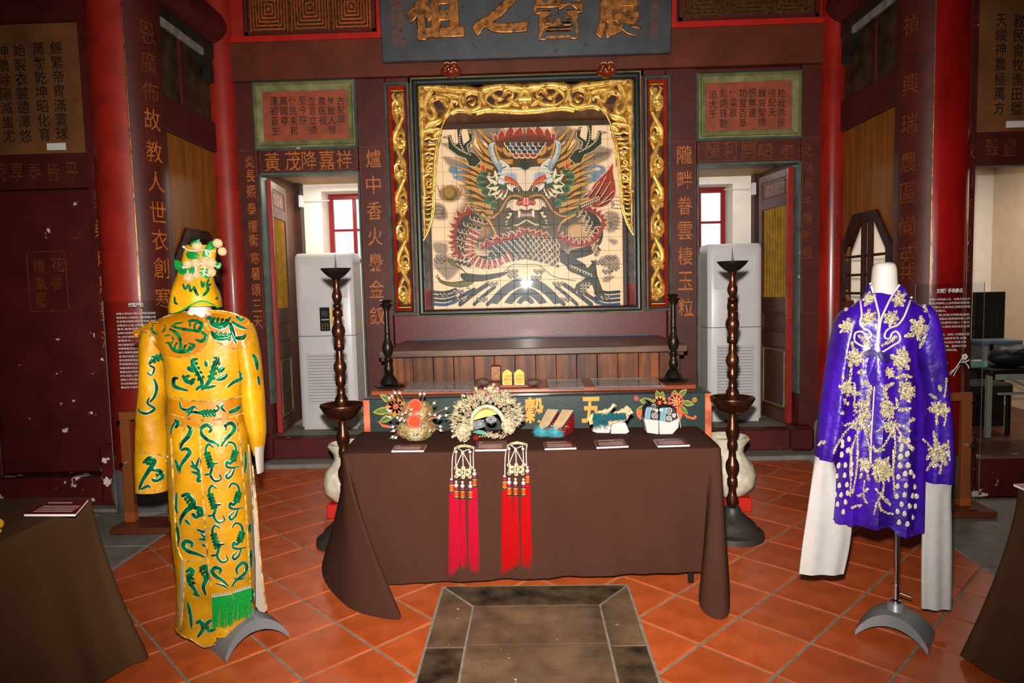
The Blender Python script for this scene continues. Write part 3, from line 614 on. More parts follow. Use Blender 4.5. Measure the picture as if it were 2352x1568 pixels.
    def flames(s, P, n, length, side=1, c='8e3524', edge='e8b090', dark='3a2a1e', lean=.5):
        P = np.array(cr(P, 8)); L = len(P)
        T = np.gradient(P, axis=0); T /= np.hypot(T[:, 0], T[:, 1])[:, None] + 1e-6; Nn = np.stack([-T[:, 1], T[:, 0]], 1) * side
        band = np.vstack([P + Nn * length * .25, (P - Nn * length * .35)[::-1]]); s.poly(band, c, blur=2)
        for k in range(n):
            i = int((k + .5) / n * (L - 1)); h = L / n * .5; i0, i1 = max(int(i - h), 0), min(int(i + h), L - 1)
            l = length * (.8 + .4 * ((k * 7) % 5) / 5); tip = P[i] + Nn[i] * l + T[i] * l * lean
            m1 = P[i0] * .5 + P[i] * .5 + Nn[i] * l * .55 - T[i] * l * .05; m2 = P[i1] * .6 + P[i] * .4 + Nn[i] * l * .3 + T[i] * l * .12
            pl = cr([P[i0] + Nn[i0] * l * .1, m1, tip], 5) + cr([tip, m2, P[i1] + Nn[i1] * l * .1], 5)[1:]
            s.poly(pl + [P[i] - Nn[i] * l * .2], c); s.stroke(pl, 1.9, edge, smooth=0)
    def scales(s, pts, r, ang, fill='3a352c', edge='dcb888', w=2.2):
        for x, y in pts:
            a = [(x + r * math.cos(ang + t), y + r * math.sin(ang + t)) for t in np.linspace(-1.7, 1.7, 9)]
            s.poly(a, fill); s.stroke(a, w, edge, smooth=0)
TP = .137; MX0, MX1, MZ0 = .003 - 7 * TP, .003 + 7 * TP, 1.405; NR = 14; MZ1 = MZ0 + NR * TP
cv = Canvas(MX0, MX1, MZ0, MZ1, 600, YM, 'f7d4aa')
R2 = random.Random(5)
EXTRA = [([(1130, 500), (1215, 400), (1235, 345)], 22), ([(1150, 580), (1260, 500), (1315, 400)], 26), ([(1190, 620), (1300, 550), (1385, 480)], 26), ([(1220, 665), (1330, 605), (1440, 560)], 24), ([(1240, 725), (1330, 680), (1400, 660)], 26), ([(1220, 800), (1310, 765), (1400, 750)], 26), ([(1195, 860), (1270, 840), (1350, 825)], 22), ([(1080, 470), (1130, 430), (1185, 360)], 24)]
# smoky clouds
for P in ([(430, 315), (1560, 300), (1560, 330), (1300, 322), (1000, 338), (700, 330), (430, 345)], [(600, 330), (760, 345), (820, 330), (840, 420), (720, 440), (640, 400)], [(1150, 330), (1270, 350), (1310, 410), (1180, 440)]): cv.poly(P, '6c625a', blur=7, alpha=.9, smooth=4)
for P in ([(440, 445), (640, 470), (720, 560), (600, 570), (470, 480)], [(440, 530), (560, 560), (700, 600), (520, 615)], [(1300, 430), (1480, 470), (1530, 500), (1370, 560), (1260, 560)], [(1380, 520), (1520, 505), (1480, 560), (1330, 600)], [(380, 830), (450, 850), (470, 930), (390, 930)], [(380, 1085), (470, 1095), (460, 1160), (395, 1150)], [(1480, 890), (1570, 900), (1560, 1000), (1490, 1010)], [(1500, 1060), (1565, 1070), (1540, 1100)], [(385, 1180), (480, 1170), (560, 1230), (470, 1330), (400, 1300)], [(1450, 1180), (1560, 1170), (1570, 1240), (1470, 1240)], [(1480, 1300), (1570, 1310), (1570, 1390), (1470, 1370)]): cv.poly(P, '5e5248', blur=6, alpha=.75, smooth=4)
for x, y, rx, ry in ((1110, 0, 0, 0), (545, 615, 70, 38), (1415, 620, 75, 42), (560, 660, 60, 26), (1400, 670, 60, 26)):
    if rx: cv.disc(x, y, rx, '5b7f96', ry, blur=5, alpha=.9)
for x, y, r in ((560, 612, 26), (1430, 612, 30), (520, 650, 18), (1380, 655, 20)): cv.disc(x, y, r, 'e6cbb0', r * .5, blur=3, alpha=.9); cv.stroke([(x - r, y), (x, y - r * .6), (x + r, y), (x, y + r * .5), (x - r * .4, y)], 1.6, '4d6f88')
# dark ground behind the head and in the coils
cv.disc(972, 740, 400, '46331f', 310, blur=22, alpha=.97); cv.disc(972, 960, 470, '54422e', 230, blur=22, alpha=.96); cv.disc(972, 520, 250, '4a3b2a', 180, blur=18, alpha=.9)
cv.disc(1310, 1010, 70, 'caa070', 45, blur=9, alpha=.95); cv.disc(690, 1010, 55, 'a87c4c', 40, blur=9, alpha=.8)
# coils: left loop, belly, right loop
for P, wd in (([(690, 880), (600, 930), (555, 1020), (560, 1120), (620, 1190), (760, 1200), (900, 1150), (1010, 1080)], 58), ([(1300, 880), (1400, 930), (1440, 1020), (1400, 1120), (1280, 1160)], 52), ([(800, 1130), (960, 1080), (1120, 1110), (1230, 1190), (1330, 1250)], 60)): cv.stroke(P, wd * .55, '332d26', taper=0)
for k in range(9):
    t = k / 8
    for j in range(4):
        x, y = 690 - 150 * math.sin(t * 2.2) + j * 26 - 30 * t, 880 + t * 320 + j * 8; cv.scales([(x - 10, y)], 21, 2.0 - t * .9)
for row in range(8):
    for k in range(13):
        x = 740 + k * 34 + (row % 2) * 17; y = 1070 + row * 22 - 46 * math.sin((x - 740) / 440 * PI) + max(0, x - 1000) * .12
        if y > 1200 + (x - 900) * .1 and x < 900: continue
        cv.scales([(x, y)], 25, .9 if x > 960 else .5, fill=('3a3a3a' if (k + row) % 3 else '2f3e48'), edge=('e0c090' if x > 900 else 'd8c4a8'))
for row in range(4):
    for k in range(9): cv.scales([(1320 + k * 15 + row * 6 - (k - 4) ** 2 * .8, 900 + k * 32 - row * 12)], 18, .3 + k * .25)
for x in range(560, 900, 30): cv.scales([(x, 1180 + 30 * math.sin((x - 560) / 130.))], 19, .6, fill='2f3e48', edge='d8d0c0')
# banded belly
BP = np.array(cr([(655, 1005), (628, 1060), (612, 1120), (625, 1175), (680, 1215), (750, 1225), (820, 1200), (885, 1165)], 10)); n = len(BP); T = np.gradient(BP, axis=0); T /= np.hypot(T[:, 0], T[:, 1])[:, None]; Nn = np.stack([-T[:, 1], T[:, 0]], 1)
for k in range(0, n - 4, 5):
    wd = 34 - 20 * max(0, k / n - .5); q = lambda i, a: BP[i] + Nn[i] * a
    cv.poly([q(k, wd), q(k, -wd), q(k + 4, -wd), q(k + 4, wd)], 'b04a38'); cv.poly([q(k, wd), q(k, -wd), q(k + 2, -wd), q(k + 2, wd)], 'e8c4a4', alpha=.85); cv.stroke([q(k, wd), q(k, -wd)], 1.2, '4a241c', smooth=0)
# red flame fins
cv.flames([(670, 872), (560, 905), (520, 980), (510, 1060), (520, 1130), (560, 1190)], 11, 50, 1, lean=-.35)
cv.flames([(680, 1118), (760, 1085), (850, 1060), (930, 1035), (972, 1005)], 7, 42, -1, lean=-.2)
cv.flames([(972, 1005), (1040, 1030), (1120, 1040)], 4, 28, -1, lean=.1)
cv.flames([(1190, 1040), (1260, 1085), (1340, 1095), (1420, 1060), (1465, 980)], 9, 44, -1, lean=-.1)
cv.flames([(1470, 1000), (1470, 930), (1410, 880), (1330, 850)], 8, 42, 1, lean=-.5)
# tail and its flames
tail = [(1300, 835), (1360, 790), (1420, 700), (1500, 620), (1532, 575), (1535, 640), (1550, 720), (1545, 780), (1500, 840), (1440, 860), (1390, 850), (1430, 800)]
cv.poly(tail, '9c3a28', smooth=4, line='e8a888', lw=2)
for a, b in (((1340, 800), (1400, 745)), ((1375, 800), (1450, 690)), ((1420, 800), (1490, 660)), ((1455, 810), (1520, 690)), ((1470, 830), (1540, 750)), ((1450, 845), (1530, 800))): cv.stroke([a, ((a[0] + b[0]) / 2 + 8, (a[1] + b[1]) / 2), b], 5, '2e2018', taper=1); cv.stroke([(a[0] - 8, a[1] - 4), ((a[0] + b[0]) / 2, (a[1] + b[1]) / 2 - 6), (b[0] - 2, b[1])], 1.6, 'f0c0a0')
cv.stroke([(1320, 850), (1380, 830), (1440, 795)], 14, '3a342a')
for k in range(9): cv.scales([(1325 + k * 14, 848 - k * 6)], 11, -.4)
# mane
cv.mirror = True
for P, wd in EXTRA: cv.bundle(P, 6, wd * 1.2, base='4a3014', hi='b87830')
for P, wd in (([(1110, 480), (1190, 420), (1260, 340)], 26), ([(1120, 560), (1230, 470), (1290, 350)], 30), ([(1180, 600), (1290, 530), (1345, 450)], 28), ([(1200, 640), (1320, 570), (1420, 510)], 28), ([(1240, 690), (1330, 640), (1405, 620)], 28), ([(1230, 760), (1320, 715), (1400, 700)], 30), ([(1200, 840), (1290, 815), (1380, 800)], 26), ([(1190, 880), (1260, 865), (1310, 850)], 20), ([(1020, 520), (1090, 500), (1110, 400)], 30), ([(1050, 560), (1130, 540), (1160, 430)], 26)): cv.bundle(P, 7, wd * 1.35)
cv.mirror = False
for P in ([(1290, 900), (1240, 930), (1200, 960), (1180, 1010)], [(690, 900), (740, 950), (780, 1030), (770, 1060)]): cv.bundle(P, 5, 20)
cv.mirror = True
# frills, ears
for x, y, r in ((1235, 625, 26), (1262, 660, 26), (1255, 700, 24), (1235, 740, 24), (1215, 800, 26), (1180, 830, 24)):
    cv.disc(x, y, r, '2f4a30'); cv.stroke([(x + r * math.cos(t), y + r * math.sin(t)) for t in np.linspace(-2.5, 2, 9)], 1.5, '7a9a6a'); cv.stroke([(x + r * .55 * math.cos(t), y + r * .55 * math.sin(t)) for t in np.linspace(-2.5, 2, 9)], 1.2, '5a8058')
cv.poly([(1225, 605), (1232, 575), (1256, 572), (1252, 600), (1236, 615)], 'c2482c', smooth=4, line='e8a070', lw=1.4)
# fire crown and horns
cv.flames([(1160, 425), (1080, 395), (972, 385)], 4, 58, 1, c='9a4030', lean=.25)
cv.poly([(972, 395), (1080, 400), (1160, 430), (1130, 470), (972, 450)], '6a3a28', blur=4)
cv.poly([(1080, 600), (1130, 560), (1160, 500), (1165, 450), (1150, 430), (1175, 425), (1200, 450), (1195, 510), (1165, 570), (1120, 640)], 'c8c4b8', smooth=4, line='4a5a60', lw=1.2); cv.stroke([(1120, 610), (1165, 560), (1188, 500), (1188, 455)], 7, '8aa0a8', alpha=.6)
cv.K = (1000, 340, 5.226)
cv.poly([(1260, 210), (1360, 120), (1392, 150), (1385, 240), (1430, 290), (1380, 330), (1280, 300)], 'd9cdb8', smooth=4, line='4a5a60', lw=1.2); cv.stroke([(1375, 170), (1370, 240), (1400, 290)], 9, '6f95ad', alpha=.5)
for k in range(4): cv.stroke([(1300 + k * 14, 205 + k * 4), (1330 + k * 10, 225 + k * 3)], 1.2, '3a4a50', smooth=0)
cv.K = (860, 170, 2.8); cv.mirror = False
for row in range(4):
    for k in range(7):
        x = 860 + k * 36 + (row % 2) * 18; y = 445 + row * 24
        if abs(x - 970) < 125 - row * 14: cv.scales([(x, y)], 24, PI / 2 + .0, fill=['3e3a34', '4a5a68', '3a3630'][(k + row) % 3] if row < 3 else 'a84a38', edge='e4d0b0', w=2.6)
cv.mirror = True; cv.K = (1000, 340, 5.226)
# face: cheek spikes
cv.poly([(1310, 330), (1370, 300), (1430, 290), (1440, 250), (1455, 330), (1540, 320), (1490, 400), (1545, 440), (1500, 480), (1535, 535), (1460, 540), (1440, 590), (1390, 570), (1360, 600), (1310, 520), (1290, 420)], '2f5236', line='efe0b8', lw=2.4)
for P in ([(1380, 360), (1455, 250), (1430, 380)], [(1400, 400), (1540, 320), (1450, 430)], [(1400, 440), (1545, 450), (1440, 500)], [(1380, 480), (1535, 545), (1410, 540)], [(1350, 500), (1450, 590), (1370, 560)], [(1320, 520), (1380, 610), (1320, 570)]): cv.poly(P, 'ecd9ae', blur=1)
for P in ([(1310, 330), (1340, 300), (1400, 330), (1350, 370)], [(1330, 380), (1400, 350), (1420, 400), (1340, 430)]): cv.poly(P, 'd8d0c0', line='5a6a6a', lw=1.2, smooth=3)
cv.poly([(1330, 500), (1370, 475), (1372, 510), (1340, 520)], 'c84c28', smooth=3)
# brow, forehead
cv.poly([(1083, 300), (1120, 240), (1190, 225), (1250, 225), (1300, 260), (1330, 310), (1320, 400), (1250, 420), (1160, 440), (1120, 500), (1083, 500)], 'e6d0b4', smooth=4)
cv.poly([(1190, 300), (1300, 280), (1330, 320), (1220, 380), (1170, 440)], '7f9fb4', blur=6, alpha=.85); cv.poly([(1083, 250), (1100, 250), (1110, 480), (1083, 500)], 'e0c8a8', blur=3)
cv.poly([(1150, 470), (1190, 390), (1250, 345), (1320, 320), (1325, 370), (1270, 420), (1200, 450), (1160, 480)], 'b8401c', smooth=3)
for k in range(9): cv.stroke([(1165 + k * 15, 470 - k * 8), (1190 + k * 16, 400 - k * 9)], 2.4, 'e8a040' if k % 2 else 'd05a20', smooth=0, taper=1)
cv.disc(1083, 200, 60, '2f3a28', 60, blur=3)
# eyes
cv.poly([(1155, 510), (1180, 460), (1250, 425), (1305, 415), (1310, 460), (1270, 505), (1210, 530)], 'e8d8c0', smooth=4, line='2a2018', lw=1.6); cv.disc(1203, 497, 33, '1c1410'); cv.disc(1203, 497, 20, '3a2a1a'); cv.disc(1192, 488, 6, 'f0e8d8')
for k in range(4): cv.stroke([(1225 + k * 20, 462 - k * 8), (1240 + k * 18, 445 - k * 8)], 1, '5a5040', smooth=0)
# cheeks, snout
cv.poly([(1083, 540), (1150, 530), (1250, 520), (1300, 545), (1220, 580), (1150, 600), (1083, 590)], '4a5028', blur=4)
cv.poly([(1083, 640), (1150, 640), (1200, 610), (1270, 610), (1310, 650), (1340, 720), (1290, 700), (1260, 740), (1200, 750), (1150, 730), (1083, 750)], 'e6cba8', smooth=3, line='3a2a1c', lw=1.6)
for P in ([(1230, 600), (1330, 650), (1250, 630)], [(1270, 640), (1340, 720), (1270, 690)]): cv.poly(P, 'f0dcbc', line='6a5038', lw=1)
cv.poly([(1083, 585), (1120, 595), (1140, 630), (1185, 630), (1200, 660), (1180, 685), (1140, 680), (1110, 690), (1083, 690)], 'c8503a', smooth=3, line='5a1c14', lw=1.4); cv.disc(1152, 668, 18, '5a1c14', 10); cv.stroke([(1100, 600), (1105, 640), (1100, 670)], 5, 'e89880')
# mouth and beard
cv.poly([(1083, 760), (1180, 760), (1300, 740), (1330, 800), (1300, 860), (1350, 940), (1270, 910), (1200, 900), (1083, 860)], '3a3a22', smooth=0)
cv.poly([(1083, 770), (1180, 760), (1220, 830), (1190, 855), (1150, 830), (1083, 830)], '8a3a28', smooth=2)
cv.poly([(1250, 770), (1310, 760), (1290, 800), (1345, 815), (1300, 850), (1355, 870), (1310, 900), (1390, 945), (1300, 945), (1240, 910), (1190, 905), (1130, 870), (1083, 850), (1083, 870), (1140, 900), (1200, 935), (1260, 925), (1300, 958), (1385, 950), (1330, 890)], 'e2cfa0', line='4a4428', lw=1)
for x in range(1092, 1160, 18): cv.poly([(x, 785), (x + 15, 785), (x + 14, 822), (x + 2, 822)], 'ecdcc0', line='5a4030', lw=.8)
cv.poly([(1158, 745), (1190, 745), (1188, 800), (1192, 828), (1165, 826), (1155, 790)], 'f0e0c4', smooth=3, line='5a4030', lw=1)
# whiskers
cv.stroke([(1130, 590), (1210, 565), (1290, 580), (1350, 660), (1420, 760), (1530, 820), (1640, 800), (1710, 720), (1740, 600), (1770, 480), (1850, 410), (1990, 340)], 8, '5a3a18', taper=1); cv.stroke([(1130, 590), (1210, 565), (1290, 580), (1350, 660), (1420, 760), (1530, 820), (1640, 800)], 5, 'b88038'); cv.stroke([(1600, 815), (1700, 740), (1740, 600), (1770, 480), (1850, 410), (1990, 340)], 5, '5a7a48', taper=1)
# upper claws
cv.K = (860, 170, 2.8)
cv.poly([(1250, 540), (1290, 490), (1330, 470), (1300, 400), (1300, 370), (1330, 350), (1320, 400), (1360, 430), (1375, 330), (1400, 320), (1395, 420), (1420, 430), (1440, 370), (1490, 370), (1460, 390), (1460, 450), (1400, 500), (1350, 520), (1330, 570), (1290, 580)], '2f3a28', line='d8c098', lw=1.3)
for P in ([(1300, 365), (1300, 410), (1335, 440), (1320, 500)], [(1372, 330), (1385, 400), (1360, 470), (1320, 500)], [(1445, 372), (1430, 420), (1390, 460), (1340, 490)]):
    for x, y in cr(P, 5): cv.disc(x, y, 7, 'd8c8a4', line='3a3426', lw=1)
for P in ([(1300, 370), (1335, 340), (1310, 345)], [(1375, 335), (1420, 312), (1395, 315)], [(1445, 365), (1495, 378), (1460, 385)]): cv.poly(P, 'd8a888', line='3a2418', lw=1)
cv.mirror = False
# pearl
cv.disc(487, 770, 75, '8a5a3a', 55, blur=6, alpha=.9); cv.disc(487, 768, 48, '6a5220', line='a88838', lw=1.5); cv.disc(480, 760, 34, 'a8843a', blur=4, alpha=.8)
for x0, x1, y1 in ((420, 400, 700), (450, 440, 705), (480, 500, 700), (530, 560, 710), (560, 565, 740)): cv.stroke([(x0, 760), ((x0 + x1) / 2, 735), (x1, y1)], 4, 'a8623a', taper=1)
# swirls of cloud at the sides
for x, y, f in ((420, 890, 1), (1540, 960, -1), (1550, 830, -1)):
    for k in range(4): cv.stroke([(x - f * 40, y - 30 + k * 22), (x, y - 40 + k * 24), (x + f * 30, y - 20 + k * 16), (x + f * 10, y + k * 6)], 2, '5a4a3e', alpha=.7)
# mountain, waves and foam
cv.poly([(372, 1490), (372, 1230), (470, 1330), (620, 1330), (720, 1280), (860, 1210), (972, 1190), (1090, 1215), (1250, 1270), (1400, 1330), (1500, 1340), (1600, 1260), (1600, 1500)], 'f7d4aa', blur=4)
for r0, r1 in ((150, 112), (86, 54), (36, 18)):
    for k in range(0, 1):
        o = [(972 + 1.35 * r0 * 1.2 * t, 1470 - (r0 + 14) * (1 - t * t) * 1.0) for t in np.linspace(-1, 1, 17)]; i = [(972 + 1.35 * r1 * 1.2 * t, 1480 - (r1 + 4) * (1 - t * t)) for t in np.linspace(1, -1, 17)]; cv.poly(o + i, '2c3a40')
for sx in (-1, 1):
    for a, b, wd in (((972 + sx * 245, 1480), (972 + sx * 90, 1350), 11), ((972 + sx * 330, 1480), (972 + sx * 200, 1370), 10), ((972 + sx * 420, 1480), (972 + sx * 250, 1355), 13), ((972 + sx * 470, 1470), (972 + sx * 330, 1385), 11)): cv.stroke([a, ((a[0] + b[0]) / 2 - sx * 8, (a[1] + b[1]) / 2 - 10), b], wd, '2c363c', taper=0)
    for k in range(4): cv.stroke([(972 + sx * 600, 1400 + k * 26), (972 + sx * 520, 1405 + k * 26), (972 + sx * 450, 1385 + k * 26)], 9, ['26343e', '2f4454', '24323c', '2c4c74'][k])
for x, y in ((890, 1270), (1060, 1270), (890, 1300), (1040, 1310), (760, 1350), (1180, 1350), (690, 1450), (1230, 1450), (560, 1450), (540, 1400), (1450, 1210), (1500, 1270), (1540, 1250), (1520, 1180), (420, 1200), (430, 1180), (1330, 1400), (1480, 1440), (450, 1420)):
    for k in range(5):
        xx, yy = x + (k - 2) * 13, y + (k % 2) * 12 - 5; cv.disc(xx, yy, 9, 'ecd0b0', line='3a3630', lw=1.2); cv.stroke([(xx + 5, yy + 4), (xx - 2, yy + 5), (xx - 4, yy - 2), (xx + 2, yy - 3)], 1.2, '3a3630')
for P in ([(430, 1220), (500, 1190), (560, 1240)], [(800, 1310), (880, 1230), (972, 1225), (1060, 1230), (1150, 1300), (1290, 1330)]): cv.stroke(P, 1.8, '4a4238')
# lower claws
cv.poly([(400, 1300), (440, 1330), (520, 1340), (600, 1310), (560, 1250), (500, 1230), (470, 1190), (500, 1200), (540, 1240), (640, 1330), (560, 1370), (440, 1350)], '6a6a28', smooth=3, line='2a2a18', lw=1.5)
cv.poly([(560, 1280), (700, 1290), (860, 1270), (820, 1300), (700, 1330), (580, 1330)], '2a2c24', smooth=3)
cv.poly([(1240, 1230), (1340, 1260), (1400, 1220), (1390, 1200), (1420, 1210), (1430, 1290), (1470, 1400), (1480, 1440), (1420, 1420), (1400, 1350), (1340, 1400), (1290, 1410), (1300, 1350), (1360, 1310), (1260, 1270)], '2e3426', smooth=2, line='1c1c14', lw=1.4)
for k in range(8): cv.scales([(1260 + k * 18, 1240 + k * 8)], 11, -.9, edge='d0c0a0')
for k in range(7): cv.scales([(1330 + (k % 3) * 22, 1350 + (k // 3) * 20)], 10, .5, edge='c8b898')
for x, y in ((1300, 1400), (1460, 1430), (600, 1370), (405, 1300)): cv.poly([(x, y - 12), (x + 14, y + 12), (x - 10, y + 8)], 'd8a890', line='3a2418', lw=1)
# fine mottling of the glaze
ng = np.random.default_rng(3); g = cv.blur(ng.random((cv.h, cv.w)), 9); g = (g - g.mean()) / (g.std() + 1e-6); cv.a *= np.clip(1 + .035 * g, .8, 1.2)[..., None]
img = bpy.data.images.new('dragon_painting', cv.w, cv.h); buf = np.ones((cv.h, cv.w, 4), 'f')
c_ = np.clip(cv.a, 0, 1); buf[..., :3] = np.where(c_ <= .0031308, c_ * 12.92, 1.055 * c_ ** (1 / 2.4) - .055); img.pixels.foreach_set(buf.ravel()); img.update(); img.pack()
MUR = bpy.data.materials.new('painted_glazed_tile'); MUR.use_nodes = True; t_ = MUR.node_tree; b_ = t_.nodes['Principled BSDF']; b_.inputs['Roughness'].default_value = .36; b_.inputs['Specular IOR Level'].default_value = .2; b_.inputs['Coat Weight'].default_value = .05; b_.inputs['Coat Roughness'].default_value = .05
ti = t_.nodes.new('ShaderNodeTexImage'); ti.image = img; t_.links.new(ti.outputs[0], b_.inputs['Base Color']); nz = t_.nodes.new('ShaderNodeTexNoise'); nz.inputs['Scale'].default_value = 9; bp_ = t_.nodes.new('ShaderNodeBump'); bp_.inputs['Strength'].default_value = .08; bp_.inputs['Distance'].default_value = .01; t_.links.new(nz.outputs[0], bp_.inputs['Height']); t_.links.new(bp_.outputs[0], b_.inputs['Normal'])
mur = thing('dragon_tile_mural', 'painted glazed tile mural of a horned dragon over waves in the gilded niche', 'mural', ((MX0 + MX1) / 2, YM + .03, MZ0))
part(mur, 'grout_backing', mat('dark_tile_grout', '3e3126', .8), (MX0 - .02, MX1 + .02, YM + .004, YM + .04, MZ0 - .01, MZ1), b=0)
for i in range(14):
    for j in range(NR - 1):
        x0, x1, z0, z1 = MX0 + i * TP + .0009, MX0 + (i + 1) * TP - .0009, MZ0 + j * TP + .0009, MZ0 + (j + 1) * TP - .0009
        mb = MB(); k = .0015; dy = R2.uniform(-.0008, .0008); tx, tz = R2.uniform(-.003, .003), R2.uniform(-.003, .003)
        def V_(x, z, y): return (x, YM + y + (x - (x0 + x1) / 2) * tx + (z - (z0 + z1) / 2) * tz, z)
        mb.add([V_(x, z, .012) for x, z in ((x0, z0), (x1, z0), (x1, z1), (x0, z1))] + [V_(x, z, k + dy) for x, z in ((x0, z0), (x1, z0), (x1, z1), (x0, z1))] + [V_(x, z, dy) for x, z in ((x0 + k, z0 + k), (x1 - k, z0 + k), (x1 - k, z1 - k), (x0 + k, z1 - k))], [(8, 9, 10, 11), (4, 5, 9, 8), (5, 6, 10, 9), (6, 7, 11, 10), (7, 4, 8, 11), (0, 1, 5, 4), (1, 2, 6, 5), (2, 3, 7, 6), (3, 0, 4, 7)])
        o = build(mb, 'tile', MUR, mur, smooth=False, fix=False); me = o.data; uv = me.uv_layers.new(name='uv')
        oy = wloc(mur)
        for lp in me.loops:
            v = me.vertices[lp.vertex_index].co; uv.data[lp.index].uv = ((v.x + oy.x - MX0) / (MX1 - MX0), (v.z + oy.z - MZ0) / (MZ1 - MZ0))
# ------------------------------------------------------------ gilded niche frame and carved panels
nich = struct('trim_7', 'recessed niche of painted boards round the dragon mural')
NB = mat('niche_board', '7a4a22', .45, var=.2, grain=((3, 30, 3), '5f3618'))
PAT = mat('blue_grey_painted_pattern', '40545c', .5, var=.9, scale=16, col2='93a4a8')
part(nich, 'soffit', NB, (-1.0, 1.04, 6.34, 6.86, 3.235, 3.26), b=0)
for x0, x1 in ((-1.0, -.965), (1.005, 1.04)):
    part(nich, 'side_board', PAT, (x0, x1, 6.34, 6.86, 1.62, 3.24), b=0); part(nich, 'side_board', REDB, (x0, x1, 6.34, 6.86, 1.38, 1.62), b=0, label='red painted lower board')
    xm = -.963 if x0 < 0 else .97; part(nich, 'edge_strip', GOLDR, (xm - .008, xm + .012, 6.78, 6.8, 1.41, 3.235), b=0)
part(nich, 'sill_board', NB, (-1.0, 1.04, 6.34, 6.86, 1.375, 1.405), b=0); part(nich, 'back_board', WOODD, (-1.3, 1.33, 6.85, 6.88, .3, 5.5), b=0)
part(nich, 'rear_boards', WOODD, (-2.6, -1.3, 6.7, 6.75, 2.9, 5.5), (1.33, 2.75, 6.7, 6.75, 2.9, 5.5), b=0)
def ringmesh(x0, x1, z0, z1, prof, flip=False):
    return MB().rings([[(x0 + d, YB + y, z0 + d), (x1 - d, YB + y, z0 + d), (x1 - d, YB + y, z1 - d), (x0 + d, YB + y, z1 - d)] for d, y in prof])
FRM = thing('gilded_niche_frame', 'carved gilded openwork frame with scrolls arching over the dragon mural', 'carving', (.015, YB, 1.37))
NAVY = mat('blue_black_moulding', '1c2426', .4, var=.2)
build(ringmesh(-1.015, 1.055, 1.365, 3.515, [(-.012, .02), (-.012, -.03), (.004, -.035), (.012, -.012), (.03, -.01), (.045, .015), (.045, .06)]), 'moulding', NAVY, FRM, smooth=False)
build(ringmesh(-1.028, 1.068, 1.352, 3.528, [(0, .02), (0, -.036), (.012, -.04), (.013, .0)]), 'outer_bead', OLIVE, FRM, smooth=False)
MXC = .015
def stroke3(mb, P, K, w, Y, depth=.6, taper=0, n=8, mirror=True, sm=5, lift=0):
    k0, k1, s = K; Q = [at(k0 + x / s, k1 + y / s, YB) for x, y in (cr(P, sm) if sm else P)]; W = w / s * YB / FPX * .85; m = len(Q)
    R = [W * (1 - .75 * i / m if taper == 1 else max(.25, math.sin(PI * (i + .6) / (m + .2))) if taper == 2 else 1) for i in range(m)]
    for sx in ((1, -1) if mirror else (1,)):
        mb.tube([((q.x - MXC) * sx + MXC, Y - lift, q.z) for q in Q], R, n, flat=depth, up=(0, -1, 0))
UNDER = MB()
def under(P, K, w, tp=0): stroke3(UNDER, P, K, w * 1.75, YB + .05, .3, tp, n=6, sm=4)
def curl(cx, cy, r, a0=0, turns=1.4, d=1, n=14, end=.15): return [(cx + r * (1 - (1 - end) * i / n) * math.cos(a0 + d * turns * 2 * PI * i / n), cy + r * (1 - (1 - end) * i / n) * math.sin(a0 + d * turns * 2 * PI * i / n)) for i in range(n + 1)]
K1 = (860, 170, 5.6)
mb = MB()
for P, wd, tp in (([(570, 165), (700, 150), (860, 160), (1020, 175), (1200, 185), (1330, 215)], 34, 0), ([(1340, 210), (1480, 160), (1640, 140), (1800, 150), (1950, 165)], 34, 0), ([(975, 485), (1050, 448), (1150, 448), (1250, 475)], 26, 0), ([(1300, 470), (1420, 440), (1560, 438), (1760, 452), (1950, 455)], 32, 0),
    ([(1380, 190), (1370, 280), (1400, 360), (1390, 430)], 34, 0), ([(1230, 205), (1140, 260), (1150, 400), (1250, 450), (1350, 400), (1350, 320)], 28, 0), ([(1130, 300), (1000, 250), (860, 240), (760, 190)], 34, 2),
    ([(1430, 330), (1520, 400), (1650, 395), (1760, 350), (1840, 300)], 26, 2), ([(1480, 180), (1520, 250), (1600, 300), (1660, 250), (1650, 180)], 24, 2), ([(1700, 300), (1780, 340), (1860, 400)], 30, 2), ([(1660, 200), (1740, 165), (1840, 190), (1890, 260)], 26, 0),
    ([(1950, 165), (1890, 230), (1880, 310), (1900, 390), (1950, 440)], 40, 0), ([(1950, 300), (1900, 300), (1860, 300)], 50, 0),
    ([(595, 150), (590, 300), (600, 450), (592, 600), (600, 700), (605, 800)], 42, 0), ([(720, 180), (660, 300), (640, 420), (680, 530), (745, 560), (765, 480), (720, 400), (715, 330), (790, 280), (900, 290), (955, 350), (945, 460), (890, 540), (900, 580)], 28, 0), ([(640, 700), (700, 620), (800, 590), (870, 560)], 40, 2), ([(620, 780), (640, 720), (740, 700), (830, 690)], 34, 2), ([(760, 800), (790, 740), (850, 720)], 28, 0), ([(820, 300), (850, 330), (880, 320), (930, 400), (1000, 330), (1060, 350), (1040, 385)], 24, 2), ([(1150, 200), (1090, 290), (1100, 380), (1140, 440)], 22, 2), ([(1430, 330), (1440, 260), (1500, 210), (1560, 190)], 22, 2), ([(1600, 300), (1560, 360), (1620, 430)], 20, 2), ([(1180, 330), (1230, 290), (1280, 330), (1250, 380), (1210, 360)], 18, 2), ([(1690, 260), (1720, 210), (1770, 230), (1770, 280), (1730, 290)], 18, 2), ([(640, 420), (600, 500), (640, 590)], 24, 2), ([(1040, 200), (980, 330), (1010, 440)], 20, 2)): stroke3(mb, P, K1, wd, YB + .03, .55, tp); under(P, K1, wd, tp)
build(mb, 'top_carving', GOLD, FRM)
mb = MB()
